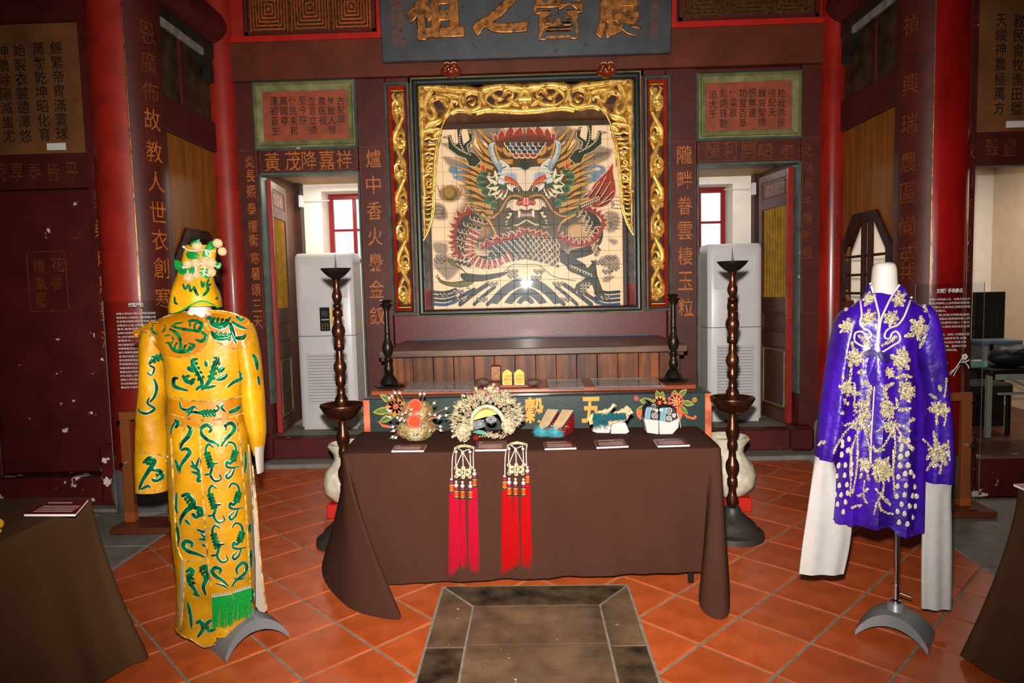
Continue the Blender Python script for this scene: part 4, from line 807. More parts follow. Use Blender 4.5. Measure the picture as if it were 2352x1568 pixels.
out = [(600, 780), (606, 900), (610, 1050), (615, 1200), (625, 1400), (640, 1560)]; inn = [(905, 600), (865, 700), (838, 800), (812, 950), (795, 1120), (785, 1300), (772, 1500), (768, 1568)]
stroke3(mb, [(980, 500), (930, 545), (900, 600), (865, 690), (838, 800), (815, 940), (798, 1120), (785, 1300), (772, 1500)], K1, 13, YB + .0, .8)
K3 = (860, 440, 5.406)
stroke3(mb, [(748, 0), (742, 120), (735, 250), (715, 350), (680, 460), (640, 545), (605, 605)], K3, 14, YB + .0, .8)
stroke3(mb, out[:6], K1, 30, YB + .03, .5); stroke3(mb, [(612, 0), (605, 150), (608, 300), (615, 450), (610, 590)], K3, 22, YB + .03, .5, 1); stroke3(mb, [(725, 0), (718, 160), (705, 280), (680, 400), (640, 500), (612, 580)], K3, 24, YB + .03, .5, 1)
stroke3(mb, [(830, 820), (790, 960), (770, 1120), (760, 1300), (748, 1500)], K1, 28, YB + .03, .5)
for y, hw in ((810, 120), (1000, 110), (1280, 90), (1570, 70)): stroke3(mb, [(600, y), (640, y + 18), (690, y), (740, y + 18), (600 + hw * 1.8, y)], K1, 24, YB + .03, .5)
for y in (150, 330, 460): stroke3(mb, [(605, y), (650, y + 15), (720 - y * .1, y - 5)], K3, 24, YB + .03, .5)
for x, y, r in ((690, 1090, 40), (690, 1200, 38), (700, 1400, 45)): stroke3(mb, curl(x, y, r, 1.5, 1.1), K1, 16, YB + .03, .6, sm=2)
for y in (880, 940, 1060, 1130, 1230, 1340, 1430, 1500): stroke3(mb, [(610, y), (670, y + 22), (730, y + 4), (790 - (y - 800) * .03, y + 10)], K1, 17, YB + .04, .5, 2); under([(610, y), (700, y + 12), (790 - (y - 800) * .03, y)], K1, 15, 0)
for y in (40, 100, 200, 260, 390, 510): stroke3(mb, [(605, y), (650, y + 14), (735 - y * .17, y)], K3, 15, YB + .04, .5, 2)
o_ = MB(); o2 = MB()
for m_, c_ in ((mb, 0), ):
    for f_ in m_.f:
        (o_ if m_.v[f_[0]][0] < MXC else o2).f.append(f_)
o_.v = o2.v = mb.v
for q_ in (o_, o2):
    used = sorted({i for f_ in q_.f for i in f_}); ix_ = {i: k for k, i in enumerate(used)}; q_.v = [mb.v[i] for i in used]; q_.f = [tuple(ix_[i] for i in f_) for f_ in q_.f]; build(q_, 'side_carving', GOLD, FRM)
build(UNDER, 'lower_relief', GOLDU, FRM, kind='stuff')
mb = MB()
for x, y, r, a in ((610, 190, 24, 0), (605, 260, 26, 1), (600, 450, 26, 2), (645, 600, 42, 3), (880, 545, 40, 0), (875, 165, 30, 1), (1105, 165, 28, 2), (1360, 205, 32, 3), (1390, 395, 30, 0), (1510, 440, 24, 1), (1145, 395, 24, 2), (1660, 165, 22, 3), (1890, 410, 24, 0), (1230, 340, 55, 1), (1725, 245, 50, 2), (770, 310, 24, 2), (965, 350, 22, 1), (1145, 265, 22, 0), (1280, 335, 26, 2), (1640, 290, 24, 1), (1900, 150, 22, 3), (628, 995, 28, 0), (750, 1000, 28, 1), (630, 1285, 26, 2), (700, 1320, 26, 0), (710, 780, 24, 1), (672, 1110, 22, 2)): stroke3(mb, curl(x, y, r, a, 1.3, 1 if (x + y) % 2 else -1), K1, 6.5, YB + .002, .9, sm=2, n=6)
for x, y, r, a in ((650, 50, 18, 0), (702, 65, 18, 1), (615, 200, 22, 2), (702, 205, 22, 0), (645, 430, 20, 1)): stroke3(mb, curl(x, y, r, a, 1.3), K3, 6, YB + .002, .9, sm=2, n=6)
build(mb, 'curl_relief', mat('ruddy_gilding', '9a5426', .35, metal=.5, var=.2), FRM, kind='stuff')
part(FRM, 'backing_board', GOLDR, (-1.0, 1.04, YB + .2, YB + .22, 3.26, 3.5), b=0, label='dark red board behind the openwork')
def side_panel(name, label, x0, x1, z0, z1, cx0, cx1):
    t = thing(name, label, 'carving', ((x0 + x1) / 2, YB, z0), 'carved side panels of the niche')
    build(ringmesh(x0, x1, z0, z1, [(-.004, .02), (-.004, -.035), (.012, -.042), (.018, -.02), (.02, .0)]), 'outer_frame', GREENT, t, smooth=False)
    build(ringmesh(x0 + .02, x1 - .02, z0 + .02, z1 - .02, [(0, .0), (.004, -.03), (.03, .012), (.032, .06)]), 'inner_frame', RED, t, smooth=False)
    cz0, cz1 = z0 + .06, z1 - .06
    build(ringmesh(cx0 - .006, cx1 + .006, cz0 - .006, cz1 + .006, [(0, .05), (0, .005), (.006, .005), (.006, .05)]), 'gilt_fillet', GOLD, t, smooth=False)
    w, c = (cx1 - cx0), (cx0 + cx1) / 2; H = cz1 - cz0; y = YB + .035
    n = 7; h = H / n
    mb = MB(); mb2 = MB(); mb3 = MB()
    sg = 1 if c < 0 else -1
    P = []
    for k in range(n * 2 + 1): P.append((c + sg * (.36 * w) * (1 if k % 4 == 1 else -1 if k % 4 == 3 else 0), y, cz1 - .03 - k * (H - .06) / (2 * n)))
    PP = cr(P, 6); mb.tube(PP, [.024 + .005 * math.sin(i * .5) for i in range(len(PP))], 8, flat=.9, up=(0, -1, 0))
    build(mb, 'vine_stem', GOLD, t); mu = MB()
    for s_ in (-1, 1): mu.tube([(c + s_ * sg * (p[0] - c) * sg * .9, y + .02, p[2]) for p in PP], .02, 6, flat=.4, up=(0, -1, 0))
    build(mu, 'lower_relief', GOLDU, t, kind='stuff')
    for k in range(n):
        s_ = sg * (1 if k % 2 else -1); zc = cz1 - (k + .5) * h; a0 = PI / 2 if k % 2 else -PI / 2
        sp = [(c + s_ * w * .08 + s_ * q[0], y - .008, zc + q[1]) for q in [(.058 * (1 - .85 * i / 16) * math.cos(-1.9 + i * .5), .085 * (1 - .82 * i / 16) * math.sin(-1.9 + i * .5)) for i in range(17)]]
        mb2.tube(sp, [.018 * (1 - .5 * i / 17) for i in range(17)], 7, flat=.9, up=(0, -1, 0)); mb2.ball((sp[-1][0], y - .014, sp[-1][2]), .013, 8, 5)
        for a, l, wd in ((.4, .085, .02), (1.0, .07, .018), (1.6, .075, .017), (2.3, .06, .016), (-.4, .06, .016), (3.9, .07, .018)):
            b0 = Vector((c - s_ * .015, y - .004, zc - .045 + rnd.uniform(-.012, .012))); dv = Vector((s_ * math.cos(a), 0, math.sin(a))); 
            pth = [b0 + dv * l * q + Vector((s_ * .012 * q * q, -.02 * math.sin(q * PI), -.02 * q * q)) for q in (0, .3, .6, .85, 1)]
            pth = [Vector((min(max(p.x, cx0 + .008), cx1 - .008), p.y, p.z)) for p in pth]
            mb3.tube(pth, [wd * .5, wd * 1.2, wd * 1.3, wd * .8, wd * .15], 6, flat=.5, up=(0, -1, 0))
        if k == 0:
            for d in (-1, 1): mb3.tube([(c, y, cz1 - .12), (c + d * .03, y - .015, cz1 - .08), (c + d * .05, y - .01, cz1 - .03), (c + d * .03, y, cz1 - .012)], [.016, .016, .014, .006], 7, flat=.7, up=(0, -1, 0))
    build(mb2, 'scroll', GOLD, t, kind='stuff'); build(mb3, 'leaf_carving', GOLD, t, kind='stuff')
    part(t, 'backing', mat('dark_backing_' + name, '3a1c10', .7), (x0 + .01, x1 - .01, YB + .075, YB + .085, z0 + .02, z1 - .02), b=0)
side_panel('gilded_side_panel', 'tall narrow gilded vine carving left of the dragon mural', -1.262, -1.052, 1.385, 3.49, -1.234, -1.08)
side_panel('gilded_side_panel', 'tall narrow gilded vine carving right of the dragon mural', 1.105, 1.325, 1.365, 3.475, 1.137, 1.287)
# ------------------------------------------------------------ hanging signboard
t = math.radians(7); SO = Vector((.03, 6.14, 3.632)); SV = Vector((0, -math.sin(t), math.cos(t))); SN = EX.cross(SV)
def onp(x, y):
    d = ray(x, y); q = CP + d * ((SO - CP).dot(SN) / d.dot(SN)) - SO; return q.x, q.dot(SV)
sg = thing('hanging_signboard', 'large dark plaque with four carved gold characters hung above the gilded niche', 'signboard', SO)
x0, x1 = onp(877, 120)[0], onp(1542, 120)[0]
mb = MB().box(x0, x1, 0, .88, -.06, 0, .008); mb.v = [tuple(SO + EX * v[0] + SV * v[1] + SN * v[2]) for v in mb.v]; build(mb, 'board', SLATE, sg, smooth=False)
for s, px in (('祖', (936, -62, 1062, 95)), ('之', (1083, -62, 1214, 86)), ('醫', (1226, -66, 1338, 95)), ('農', (1366, -66, 1474, 93))):
    a, b_ = onp(px[0], px[3]), onp(px[2], px[1]); txt(s, (a[0], b_[0], a[1], b_[1]), SO, EX, SV, OGOLD, sg, d=.0, name='carved_character', off=.03, ext=.03)
for s, x, ya, yb in (('同治癸亥年蒲月穀旦', 1505, -110, 88), ('弟子李隆盛楊源敬', 911, -110, 105)):
    a, b_ = onp(x - 11, yb), onp(x + 11, ya); txt(col(s), (a[0], b_[0], a[1], b_[1]), SO, EX, SV, GTXTD, sg, d=.002, off=.003)
for x in (1035, 1394):
    p = at(x, 157, 6.1); t_ = thing('sign_bracket', 'small carved red and gilt cloud bracket under the signboard, %s' % ('left one' if x < 1200 else 'right one'), 'bracket', (p.x, 6.26, p.z - .05), 'cloud brackets under the signboard')
    mb = MB()
    for dx, dz, r in ((-.05, -.01, .045), (.05, -.01, .045), (0, -.02, .06), (-.03, .03, .035), (.03, .03, .035)): mb.ball((p.x + dx, 6.14, p.z + dz - .004), r, 10, 6, (1, 1.2, .8))
    build(mb, 'cloud_body', mat('bracket_red_%d' % x, '6e2414', .4, var=.3), t_)
    mb = MB()
    for dx in (-.03, .03): mb.tube([(p.x + dx + .022 * math.cos(a), 6.085, p.z + .032 + .016 * math.sin(a)) for a in np.linspace(0, PI, 7)], .006, 6)
    for k in range(4): mb.ball((p.x - .045 + k * .03, 6.075, p.z - .004 - .01 * (k % 2)), .007, 6, 4)
    build(mb, 'gilt_trim', GOLD, t_); part(t_, 'tenon', DRED, (p.x - .03, p.x + .03, 6.15, 6.27, p.z - .03, p.z + .0))
# ------------------------------------------------------------ lattice panels at the top of the wall
LB = mat('gilded_brown_lattice', '2c190b', .45, var=.5, scale=30, col2='6e4416', metal=.2)
for k, (x0, x1, lab, y29) in enumerate(((-2.535, -1.33, 'left of the signboard', 29), (1.42, 2.665, 'right of the signboard', 18))):
    t = thing('lattice_panel', 'fretwork panel of nested square bars high on the wall %s' % lab, 'lattice', ((x0 + x1) / 2, YB, 3.96), 'fretwork panels beside the signboard')
    zb, zt = 3.965, 4.57
    part(t, 'frame', DRED, (x0, x0 + .03, YB - .01, YB + .04, zb, zt), (x1 - .03, x1, YB - .01, YB + .04, zb, zt), (x0, x1, YB - .01, YB + .04, zb, zb + .025), (x0, x1, YB - .01, YB + .04, zt - .03, zt), b=0)
    part(t, 'backing', mat('orange_backing_%d' % k, 'a0481c' if k == 0 else '4a2a14', .6, var=.3), (x0, x1, YB + .07, YB + .08, zb, zt), b=0)
    W_ = (x1 - x0 - .06) / 3; zc = at(1176, y29, YB).z + (.0 if k else .02)
    zc = zb + .03 + W_ / 2 + .01
    for u in range(3):
        xc = x0 + .03 + W_ * (u + .5)
        for i in range(7):
            h = .022 + i * (W_ / 2 - .025) / 6.2; hz = h * 1.25
            for q in ((xc - h, xc + h, zc + hz - .007, zc + hz + .007), (xc - h, xc + h, zc - hz - .007, zc - hz + .007)):
                part(t, 'bar', LB, (q[0], q[1], YB + .0, YB + .016, q[2], q[3]), b=.003)
            for sx in (-1, 1):
                mb = MB().tube([(xc + sx * h, YB + .012, zc - hz), (xc + sx * h, YB + .012, zc + hz)], .008, 6); build(mb, 'bar', LB, t)
# ------------------------------------------------------------ platform shelf and painted altar
pf = thing('offering_platform', 'broad plank platform with boarded front below the dragon mural', 'platform', (.025, 5.7, 0))
part(pf, 'top_plank', SHELF, (-1.16, 1.21, 5.14, 5.72, 1.08, 1.134), (-1.155, 1.205, 5.724, 6.27, 1.08, 1.133), b=.006)
for i in range(14):
    a = -1.085 + i * 2.27 / 14; part(pf, 'board', CEDAR, (a + .0015, a + 2.27 / 14 - .0015, 5.29, 5.315, .3, 1.079), b=.003)
part(pf, 'side_board', CEDAR, (-1.085, -1.06, 5.32, 6.27, .3, 1.079), b=.003); part(pf, 'side_board', CEDAR, (1.16, 1.185, 5.32, 6.27, .3, 1.079), b=.003)
for x in (-1.12, 1.16): part(pf, 'bearer', WOODD, (x - .03, x + .03, 5.17, 5.288, 1.05, 1.079))
part(pf, 'base_frame', WOODD, (-1.05, 1.15, 5.33, 6.25, .031, .3), b=.01)
part(pf, 'back_strip', mat('blue_paint', '3a6480', .5, var=.15), (-1.06, 1.11, 6.24, 6.27, 1.1345, 1.141), b=.001)
AG = mat('dark_green_lacquer', '22302f', .35, var=.15, scale=5, coat=.15, chips=('3e4a48', .74, 8)); ARED = mat('orange_red_border_paint', 'b4442c', .4, var=.25, scale=6, col2='d87a50')
al = thing('painted_altar', 'low dark green altar table painted with flowers and characters behind the draped table', 'altar', (.04, 4.9, 0))
part(al, 'body', AG, (-1.16, 1.245, 4.6, 5.26, .52, .85), b=.008)
part(al, 'base', MAROON, (-1.1, 1.18, 4.66, 5.2, .0, .519), b=.02)
AY = 4.6
part(al, 'end_border', ARED, (-1.158, -1.115, AY - .004, AY + .01, .52, .842), b=0); part(al, 'end_border', ARED, (1.2, 1.243, AY - .004, AY + .01, .52, .842), b=0)
part(al, 'lower_border', ARED, (-1.158, 1.243, AY - .0045, AY + .01, .521, .55), b=0)
AYE = mat('amber_lettering', 'd98a2c', .45, var=.1)
for s, px in (('穀', (1205, 912, 1250, 972)), ('五', (1336, 911, 1380, 970))): ptxt(s, px, AY, AYE, al, d=.003, name='painted_character', off=.03)
PT = {k: mat('altar_paint_' + k, v, .5, var=.2, scale=20) for k, v in dict(green='4c6428', lime='96902c', amber='b8782a', coral='c4502e', pink='d8805c', orange='c85a24').items()}
def apaint(c, pts, lift): 
    k = (820, 740, 2.8); Q = [at(k[0] + x / 2.8, k[1] + y / 2.8, AY) for x, y in pts]
    return MB().add([(q.x, AY - lift, q.z) for q in Q], [tuple(range(len(Q)))])
def leafp(x, y, a, l, w_): 
    return [(x + l * t * math.cos(a) - s * w_ * math.sin(PI * t) * math.sin(a), y + l * t * math.sin(a) + s * w_ * math.sin(PI * t) * math.cos(a)) for s, ts in ((1, (0, .25, .5, .75, 1)), (-1, (.75, .5, .25))) for t in ts]
def paintset(name, cname, polys, lift):
    mb = MB()
    for P in polys: m_ = apaint(cname, P, lift); mb.add(m_.v, m_.f)
    build(mb, name, PT[cname], al, smooth=False, fix=False, kind='stuff')
Lf = [(1930, 540, -2.6, 110, 22), (1900, 520, -2.9, 90, 20), (1950, 510, -1.9, 80, 20), (1960, 500, -1.5, 60, 16), (2030, 490, -1.3, 60, 18), (2060, 480, -.7, 80, 18), (2080, 510, .2, 90, 20), (2060, 530, .7, 90, 18), (1880, 540, 2.9, 90, 18), (240, 520, -2.6, 110, 22), (230, 560, 3.0, 130, 26), (250, 590, 2.7, 120, 24), (240, 540, -2.2, 70, 18)]
paintset('painted_leaf', 'lime', [leafp(*q) for q in Lf], .0052); paintset('painted_leaf', 'green', [leafp(q[0], q[1], q[2], q[3] * .92, q[4] * .62) for q in Lf], .0058)
def bloom(x, y, r, n, k=0): return [leafp(x, y, k + 2 * PI * i / n, r, r * .3) for i in range(n)]
paintset('painted_flower', 'amber', bloom(1945, 515, 50, 9) + bloom(250, 540, 70, 9, .3) + bloom(2170, 498, 20, 6), .0064); paintset('painted_flower', 'coral', bloom(2050, 505, 58, 9) + bloom(1795, 488, 18, 6), .0064); paintset('painted_flower', 'pink', bloom(2050, 505, 34, 8, .3), .007)
def rnd_(x, y, r): return [(x + r * math.cos(t * PI / 5), y + r * math.sin(t * PI / 5)) for t in range(10)]
paintset('painted_flower_centre', 'amber', [rnd_(2050, 505, 14)], .0074); paintset('painted_flower_centre', 'coral', [rnd_(1945, 515, 14), rnd_(250, 540, 20)], .007)
paintset('painted_vase', 'orange', [[(2020, 560), (2080, 550), (2095, 590), (2080, 625), (2040, 630)], [(1795, 570), (1820, 555), (1850, 575), (1850, 610), (1820, 625), (1798, 600)], [(2090, 575), (2130, 600), (2160, 610), (2175, 595), (2185, 610), (2165, 625), (2120, 615)], [(130, 630), (170, 655), (215, 665), (210, 678), (165, 672)]], .006)
# reddish board lying on the altar, with plates, stones and cards
rb = tag(part(None, 'altar_board', ORWOOD, (-1.135, 1.175, 4.74, 5.2, .851, .882), b=.005), 'long reddish board lying on top of the painted altar', 'board')
ZT = .883
ACR = mat('clear_acrylic', 'eef0f0', .03, trans=.92, var=0); FROST = mat('engraved_white_print', 'c8c8c6', .5, var=.2)
def plate(label, P, txtm):
    pts = [fl(820 + x / 2.8, 740 + y / 2.8, ZT + .018) for x, y in P]
    c = sum(pts, Vector()) / 4; t = thing('acrylic_plate', label, 'plate', (c.x, c.y, ZT), 'acrylic plates on the altar board')
    mb = MB(); mb.add([(p.x, p.y, z) for z in (ZT + .0005, ZT + .018) for p in pts], [(3, 2, 1, 0), (4, 5, 6, 7), (0, 1, 5, 4), (1, 2, 6, 5), (2, 3, 7, 6), (3, 0, 4, 7)]); build(mb, 'slab', ACR, t, smooth=False)
    mb = MB(); u = pts[1] - pts[0]; v = pts[3] - pts[0]; r = random.Random(3)
    for j in range(7):
        s0 = .12 + j * .11
        for i in range(int(34 * txtm)):
            if r.random() < .12: continue
            a = .08 + i * .84 / (34 * txtm); q = pts[0] + u * a + v * s0; e = u * (.55 / (34 * txtm)); f = v * .06
            mb.add([(x.x, x.y, ZT + .0186) for x in (q, q + e, q + e + f, q + f)], [(0, 1, 2, 3)])
    build(mb, 'printed_text', FROST, t, smooth=False, fix=False)
plate('clear acrylic text plate on the altar board behind the filigree cap', [(300, 430), (752, 428), (757, 376), (347, 380)], 1)
plate('small clear acrylic text plate to the right of the yellow cards', [(1235, 415), (1460, 412), (1440, 364), (1220, 369)], .5)
plate('long clear acrylic text plate near the right end of the altar board', [(1530, 408), (1980, 403), (1918, 355), (1500, 361)], 1)
ROCK = mat('river_stone', '5a4436', .7, var=.3, scale=30, bump=.3, bscale=120)
for lab, x, y, rx in (('brown river stone left of the yellow cards', 805, 412, 46), ('brown river stone right of the yellow cards', 1138, 412, 44)):
    p = fl(820 + x / 2.8, 740 + y / 2.8, ZT); r = rx / 2.8 * p.y / FPX
    mb = MB().ball((p.x, p.y + r * .5, ZT + r * .56), r, 16, 10, (1.05, .8, .58)); rr = random.Random(x)
    mb.v = [(v[0] + .06 * r * math.sin(v[2] * 90 + x), v[1], v[2] * 1) if v[2] > ZT + .01 else v for v in mb.v]; tag(build(mb, 'river_stone', ROCK), lab, 'stone', 'river stones on the altar board')
p = fl(820 + 895 / 2.8, 740 + 380 / 2.8, ZT)
bk = thing('wooden_block', 'small brown wood block left of the yellow cards', 'block', (p.x, p.y + .05, ZT)); part(bk, 'block', CEDAR, (p.x - .04, p.x + .038, p.y, p.y + .07, ZT, ZT + .12), b=.006); part(bk, 'end_grain', mat('pale_end_grain', '9a6a48', .6, var=.3, scale=40), (p.x - .034, p.x + .032, p.y - .002, p.y, ZT + .02, ZT + .114), b=0)
YEL = mat('yellow_card', 'e8a81a', .35, var=.05, coat=.3); RPR = mat('red_print', 'c02a1c', .5)
hp = fl(820 + 1010 / 2.8, 740 + 420 / 2.8, ZT)
hd = thing('card_stand', 'low wood and black stand holding two yellow cards', 'stand', (hp.x, hp.y + .03, ZT)); part(hd, 'base', ORWOOD, (hp.x - .105, hp.x + .105, hp.y, hp.y + .07, ZT, ZT + .018)); 
for dx in (-.097, -.012, .097): part(hd, 'upright', BLACK, (hp.x + dx - .003, hp.x + dx + .003, hp.y + .012, hp.y + .05, ZT + .018, ZT + .1), b=.002)
for k, x in enumerate((968, 1044)):
    q = at(820 + x / 2.8, 740 + 390 / 2.8, hp.y + .03); yc = hp.y + .03
    t = thing('amulet_card', 'yellow house-shaped amulet card, the %s of two' % ('left' if k == 0 else 'right'), 'card', (q.x, yc, ZT + .0185), 'yellow cards on the altar')
    hw = .036; zt = ZT + .0185
    build(MB().prism([(-hw, 0), (hw, 0), (hw, .084), (hw * .35, .104), (0, .109), (-hw * .35, .104), (-hw, .084)], (q.x, yc + .012, zt), EX, EZ, 0, .012), 'card', YEL, t, smooth=False)
    for j, (s, a, b2) in enumerate((('五穀廟', .056, .068), ('神農大帝', .024, .05), ('平安符', .006, .018))): txt(s, (-hw * .72, hw * .72, a, b2), (q.x, yc, zt), EX, EZ, RPR, t, d=.001, name='red_print', off=.01)
# ------------------------------------------------------------ candlesticks
def turned(xc, Y, prof, z0=None):
    out = []
    for y, hw in prof: out.append((hw * Y / FPX, at(xc, y, Y).z))
    return out
f2 = lambda L: [(340 + y / 2.064, h / 2.064) for y, h in L]
up = f2([(575, 70), (572, 66), (590, 54), (607, 36), (618, 20), (626, 18), (640, 15), (668, 14), (690, 22), (705, 24), (722, 20), (736, 11), (744, 21), (752, 21), (760, 11), (768, 23), (775, 24), (795, 24), (800, 17), (832, 20), (852, 30), (870, 32), (890, 27), (912, 17), (930, 24), (937, 25), (955, 24), (960, 15), (1000, 17), (1025, 29), (1045, 31), (1062, 25), (1078, 16), (1094, 24), (1120, 24), (1130, 15), (1165, 18), (1185, 30), (1203, 32), (1225, 26), (1240, 24)])
dish = f2([(1238, 26), (1240, 60), (1230, 90), (1212, 101), (1218, 104), (1240, 92), (1272, 70), (1284, 50), (1288, 20)])
low = f2([(1290, 19), (1330, 19), (1352, 30), (1372, 32), (1395, 26), (1412, 18), (1430, 24), (1450, 24), (1458, 15), (1500, 18), (1525, 30), (1545, 32), (1570, 25), (1588, 17), (1600, 24), (1625, 24), (1635, 16), (1670, 19), (1700, 30), (1720, 24), (1735, 18)])
def tall(label, x_px, Y, dy, base_label):
    c = at(x_px, 935, Y); t = thing('tall_candlestick', label, 'candlestick', (c.x, Y, 0), 'tall bronze candlesticks flanking the table')
    dz = 0
    def L(pr): return [(max(h, .2) * Y / FPX, at(x_px, y + dy, Y).z) for y, h in pr]
    build(MB().lathe([(r, z) for r, z in L(up)], 28, (c.x, Y, 0)), 'stem', BRONZE, t, ang=60)
    build(MB().lathe(L(f2([(618, 20), (607, 38), (590, 56), (573, 70), (569, 71), (572, 66), (590, 52), (603, 34)])), 32, (c.x, Y, 0)), 'drip_cup', BRONZED, t, ang=60)
    build(MB().tube([(c.x, Y, at(x_px, 340 + 606 / 2.064 + dy, Y).z), (c.x, Y, at(x_px, 340 + 505 / 2.064 + dy, Y).z)], [.009, .0015], 8), 'pricket', IRON, t)
    build(MB().lathe(L(dish), 36, (c.x, Y, 0)), 'dish', BRONZE, t, ang=60)
    pr = L(low); zl = pr[-1][1]
    if zl > .25: 
        k = (pr[0][1] - .2) / (pr[0][1] - zl); pr = [(r, pr[0][1] - (pr[0][1] - z) * k) for r, z in pr]
    pr = [p for p in pr if p[1] > .17]
    build(MB().lathe(pr, 28, (c.x, Y, 0)), 'lower_stem', BRONZE, t, ang=60)
    build(MB().lathe([(.045, .19), (.055, .17), (.06, .15), (.1, .12), (.14, .085), (.155, .05), (.165, .045), (.19, .035), (.195, .0)], 40, (c.x, Y, 0)), 'base', IRON, t, ang=50)
tall('tall dark bronze pricket candlestick standing by the left end of the draped table', 785, 4.17, 0, '')
tall('tall dark bronze pricket candlestick standing by the right end of the draped table', 1682, 4.17, -16, '')
f4 = lambda L: [(740 + y / 2.8, h / 2.8) for y, h in L]
sh = f4([(-138, 34), (-132, 46), (-122, 28), (-100, 22), (-92, 14), (-60, 15), (-30, 15), (20, 15), (40, 16), (60, 17), (68, 20), (78, 17), (110, 16), (140, 30), (175, 38), (205, 30), (228, 18), (238, 26), (246, 26), (256, 18), (285, 24), (300, 30), (320, 28), (338, 20), (350, 34), (372, 48), (392, 56), (400, 60), (410, 60)])
for x, dy, lab in ((894, 0, 'left end of the altar board, beside the filigree cap'), (1547, -11, 'right end of the altar board')):
    Y = 4.97; c = at(x, 886, Y); t = thing('short_candlestick', 'slim black candlestick on the ' + lab, 'candlestick', (c.x, Y, ZT), 'slim candlesticks on the altar')
    zz = lambda y: at(x, y + dy, Y).z
    z0 = zz(sh[-1][0]); pr = [(h * Y / FPX, zz(y) - z0 + ZT + .012) for y, h in sh]
    build(MB().lathe(pr[3:-1], 24, (c.x, Y, 0)), 'stem', BRONZED, t, ang=60); build(MB().lathe([(p[0], p[1]) for p in pr[3::-1]] + [(.04, pr[0][1] - .012), (.02, pr[2][1])], 24, (c.x, Y, 0)), 'drip_cup', BRONZED, t, ang=60)
    build(MB().lathe([(.115, ZT), (.118, ZT + .006), (.11, ZT + .012), (.095, ZT + .014)], 6, (c.x, Y, 0)), 'foot', BRONZED, t, ang=30)
# ------------------------------------------------------------ floor standing air conditioners
def aircon(label, x0, x1, Y, z0, z1, sx):
    t = thing('air_conditioner', label, 'air conditioner', ((x0 + x1) / 2, Y + .15, z0), 'floor-standing air conditioners behind the doorways')
    zm = z0 + (z1 - z0) * .535; d = .3; w = x1 - x0
    mb = MB(); q = [(x0, 0), (x0 + .01, -.012), (x0 + .05, -.03), (x1 - .05, -.03), (x1 - .01, -.012), (x1, 0), (x1, d), (x0, d)]
    for a, b2, nm in ((z0 + .03, zm - .003, 'lower_casing'), (zm + .003, z1, 'upper_casing')):
        R = [[(x, Y + y, z) for x, y in q] for z in (a, b2)]
        if nm == 'upper_casing':
            R = [[(x, Y + y, z1 - .05) if z == b2 else (x, Y + y, z) for x, y in q] for z in (a, b2)]
            cxm = (x0 + x1) / 2
            for k in (.5, .85, 1): R.append([(cxm + (x - cxm) * (1 - .05 * k * k), Y + (y if y > .1 else y + .03 * k * k), z1 - .05 + .05 * k) for x, y in q])
        build(MB().rings(R, caps=(True, True)), nm, ACW, t, ang=35)
    part(t, 'plinth', ACG, (x0 + .02, x1 - .02, Y - .01, Y + d, z0, z0 + .03))
    part(t, 'filter_door', ACW, (x0 + .06, x1 - .06, Y - .034, Y - .028, zm + .38, z1 - .12), b=.003)
    part(t, 'louvre_shade_sheet', mat('grille_shadow_%d' % (sx + 5), '8c8c92', .6), (x0 + .09, x1 - .09, Y - .0305, Y - .029, z0 + .27, zm - .18), b=0)  # flat grey sheet; the shade behind the slats is in its colour
    for k in range(17): 
        z = z0 + .28 + k * (zm - .18 - z0 - .29) / 16; mb = MB().box(x0 + .085, x1 - .085, Y - .042, Y - .0285, z - .011, z + .011, .003)
        mb.v = [(v[0], v[1] - (.012 if v[2] < z else 0), v[2]) for v in mb.v]; build(mb, 'slat', ACW, t, smooth=False)
    cx = (x0 + x1) / 2 + (.0 if sx < 0 else -.02)
    cp = part(t, 'control_panel', BLACK, (cx - .055, cx + .045, Y - .038, Y - .028, zm + .05, zm + .29), b=.004); part(cp, 'screen', mat('lcd_%d' % (sx + 5), '3a4446', .2), (cx - .035, cx + .025, Y - .0405, Y - .0375, zm + .2, zm + .255), b=0)
    mb = MB()
    for i in range(3):
        for j in range(3): mb.ball((cx - .032 + i * .027, Y - .038, zm + .075 + j * .022), .007, 8, 4, (1, .3, 1))
    build(mb, 'buttons', mat('copper_buttons_%d' % (sx + 5), '8a6a3a', .4), cp)
    part(cp, 'key_row', mat('key_%d' % (sx + 5), 'b8b8ba', .4), *[(cx - .036 + i * .02, cx - .022 + i * .02, Y - .0405, Y - .0375, zm + .16, zm + .172) for i in range(4)], b=0)
    if sx < 0: 
        part(t, 'yellow_sticker', mat('sticker_yellow', 'e0a82c', .5), (cx + .055, cx + .078, Y - .0312, Y - .0295, zm + .11, zm + .28), b=0); part(t, 'side_sticker', _N['sticker_yellow'], (x1 - .0005, x1 + .001, Y + .08, Y + .12, zm + .05, zm + .16), b=0)
aircon('white floor-standing air conditioner seen through the left doorway', -2.35, -1.76, 6.8, .2, 2.0, -1)
aircon('white floor-standing air conditioner seen through the right doorway', 1.80, 2.335, 6.8, .2, 1.99, 1)
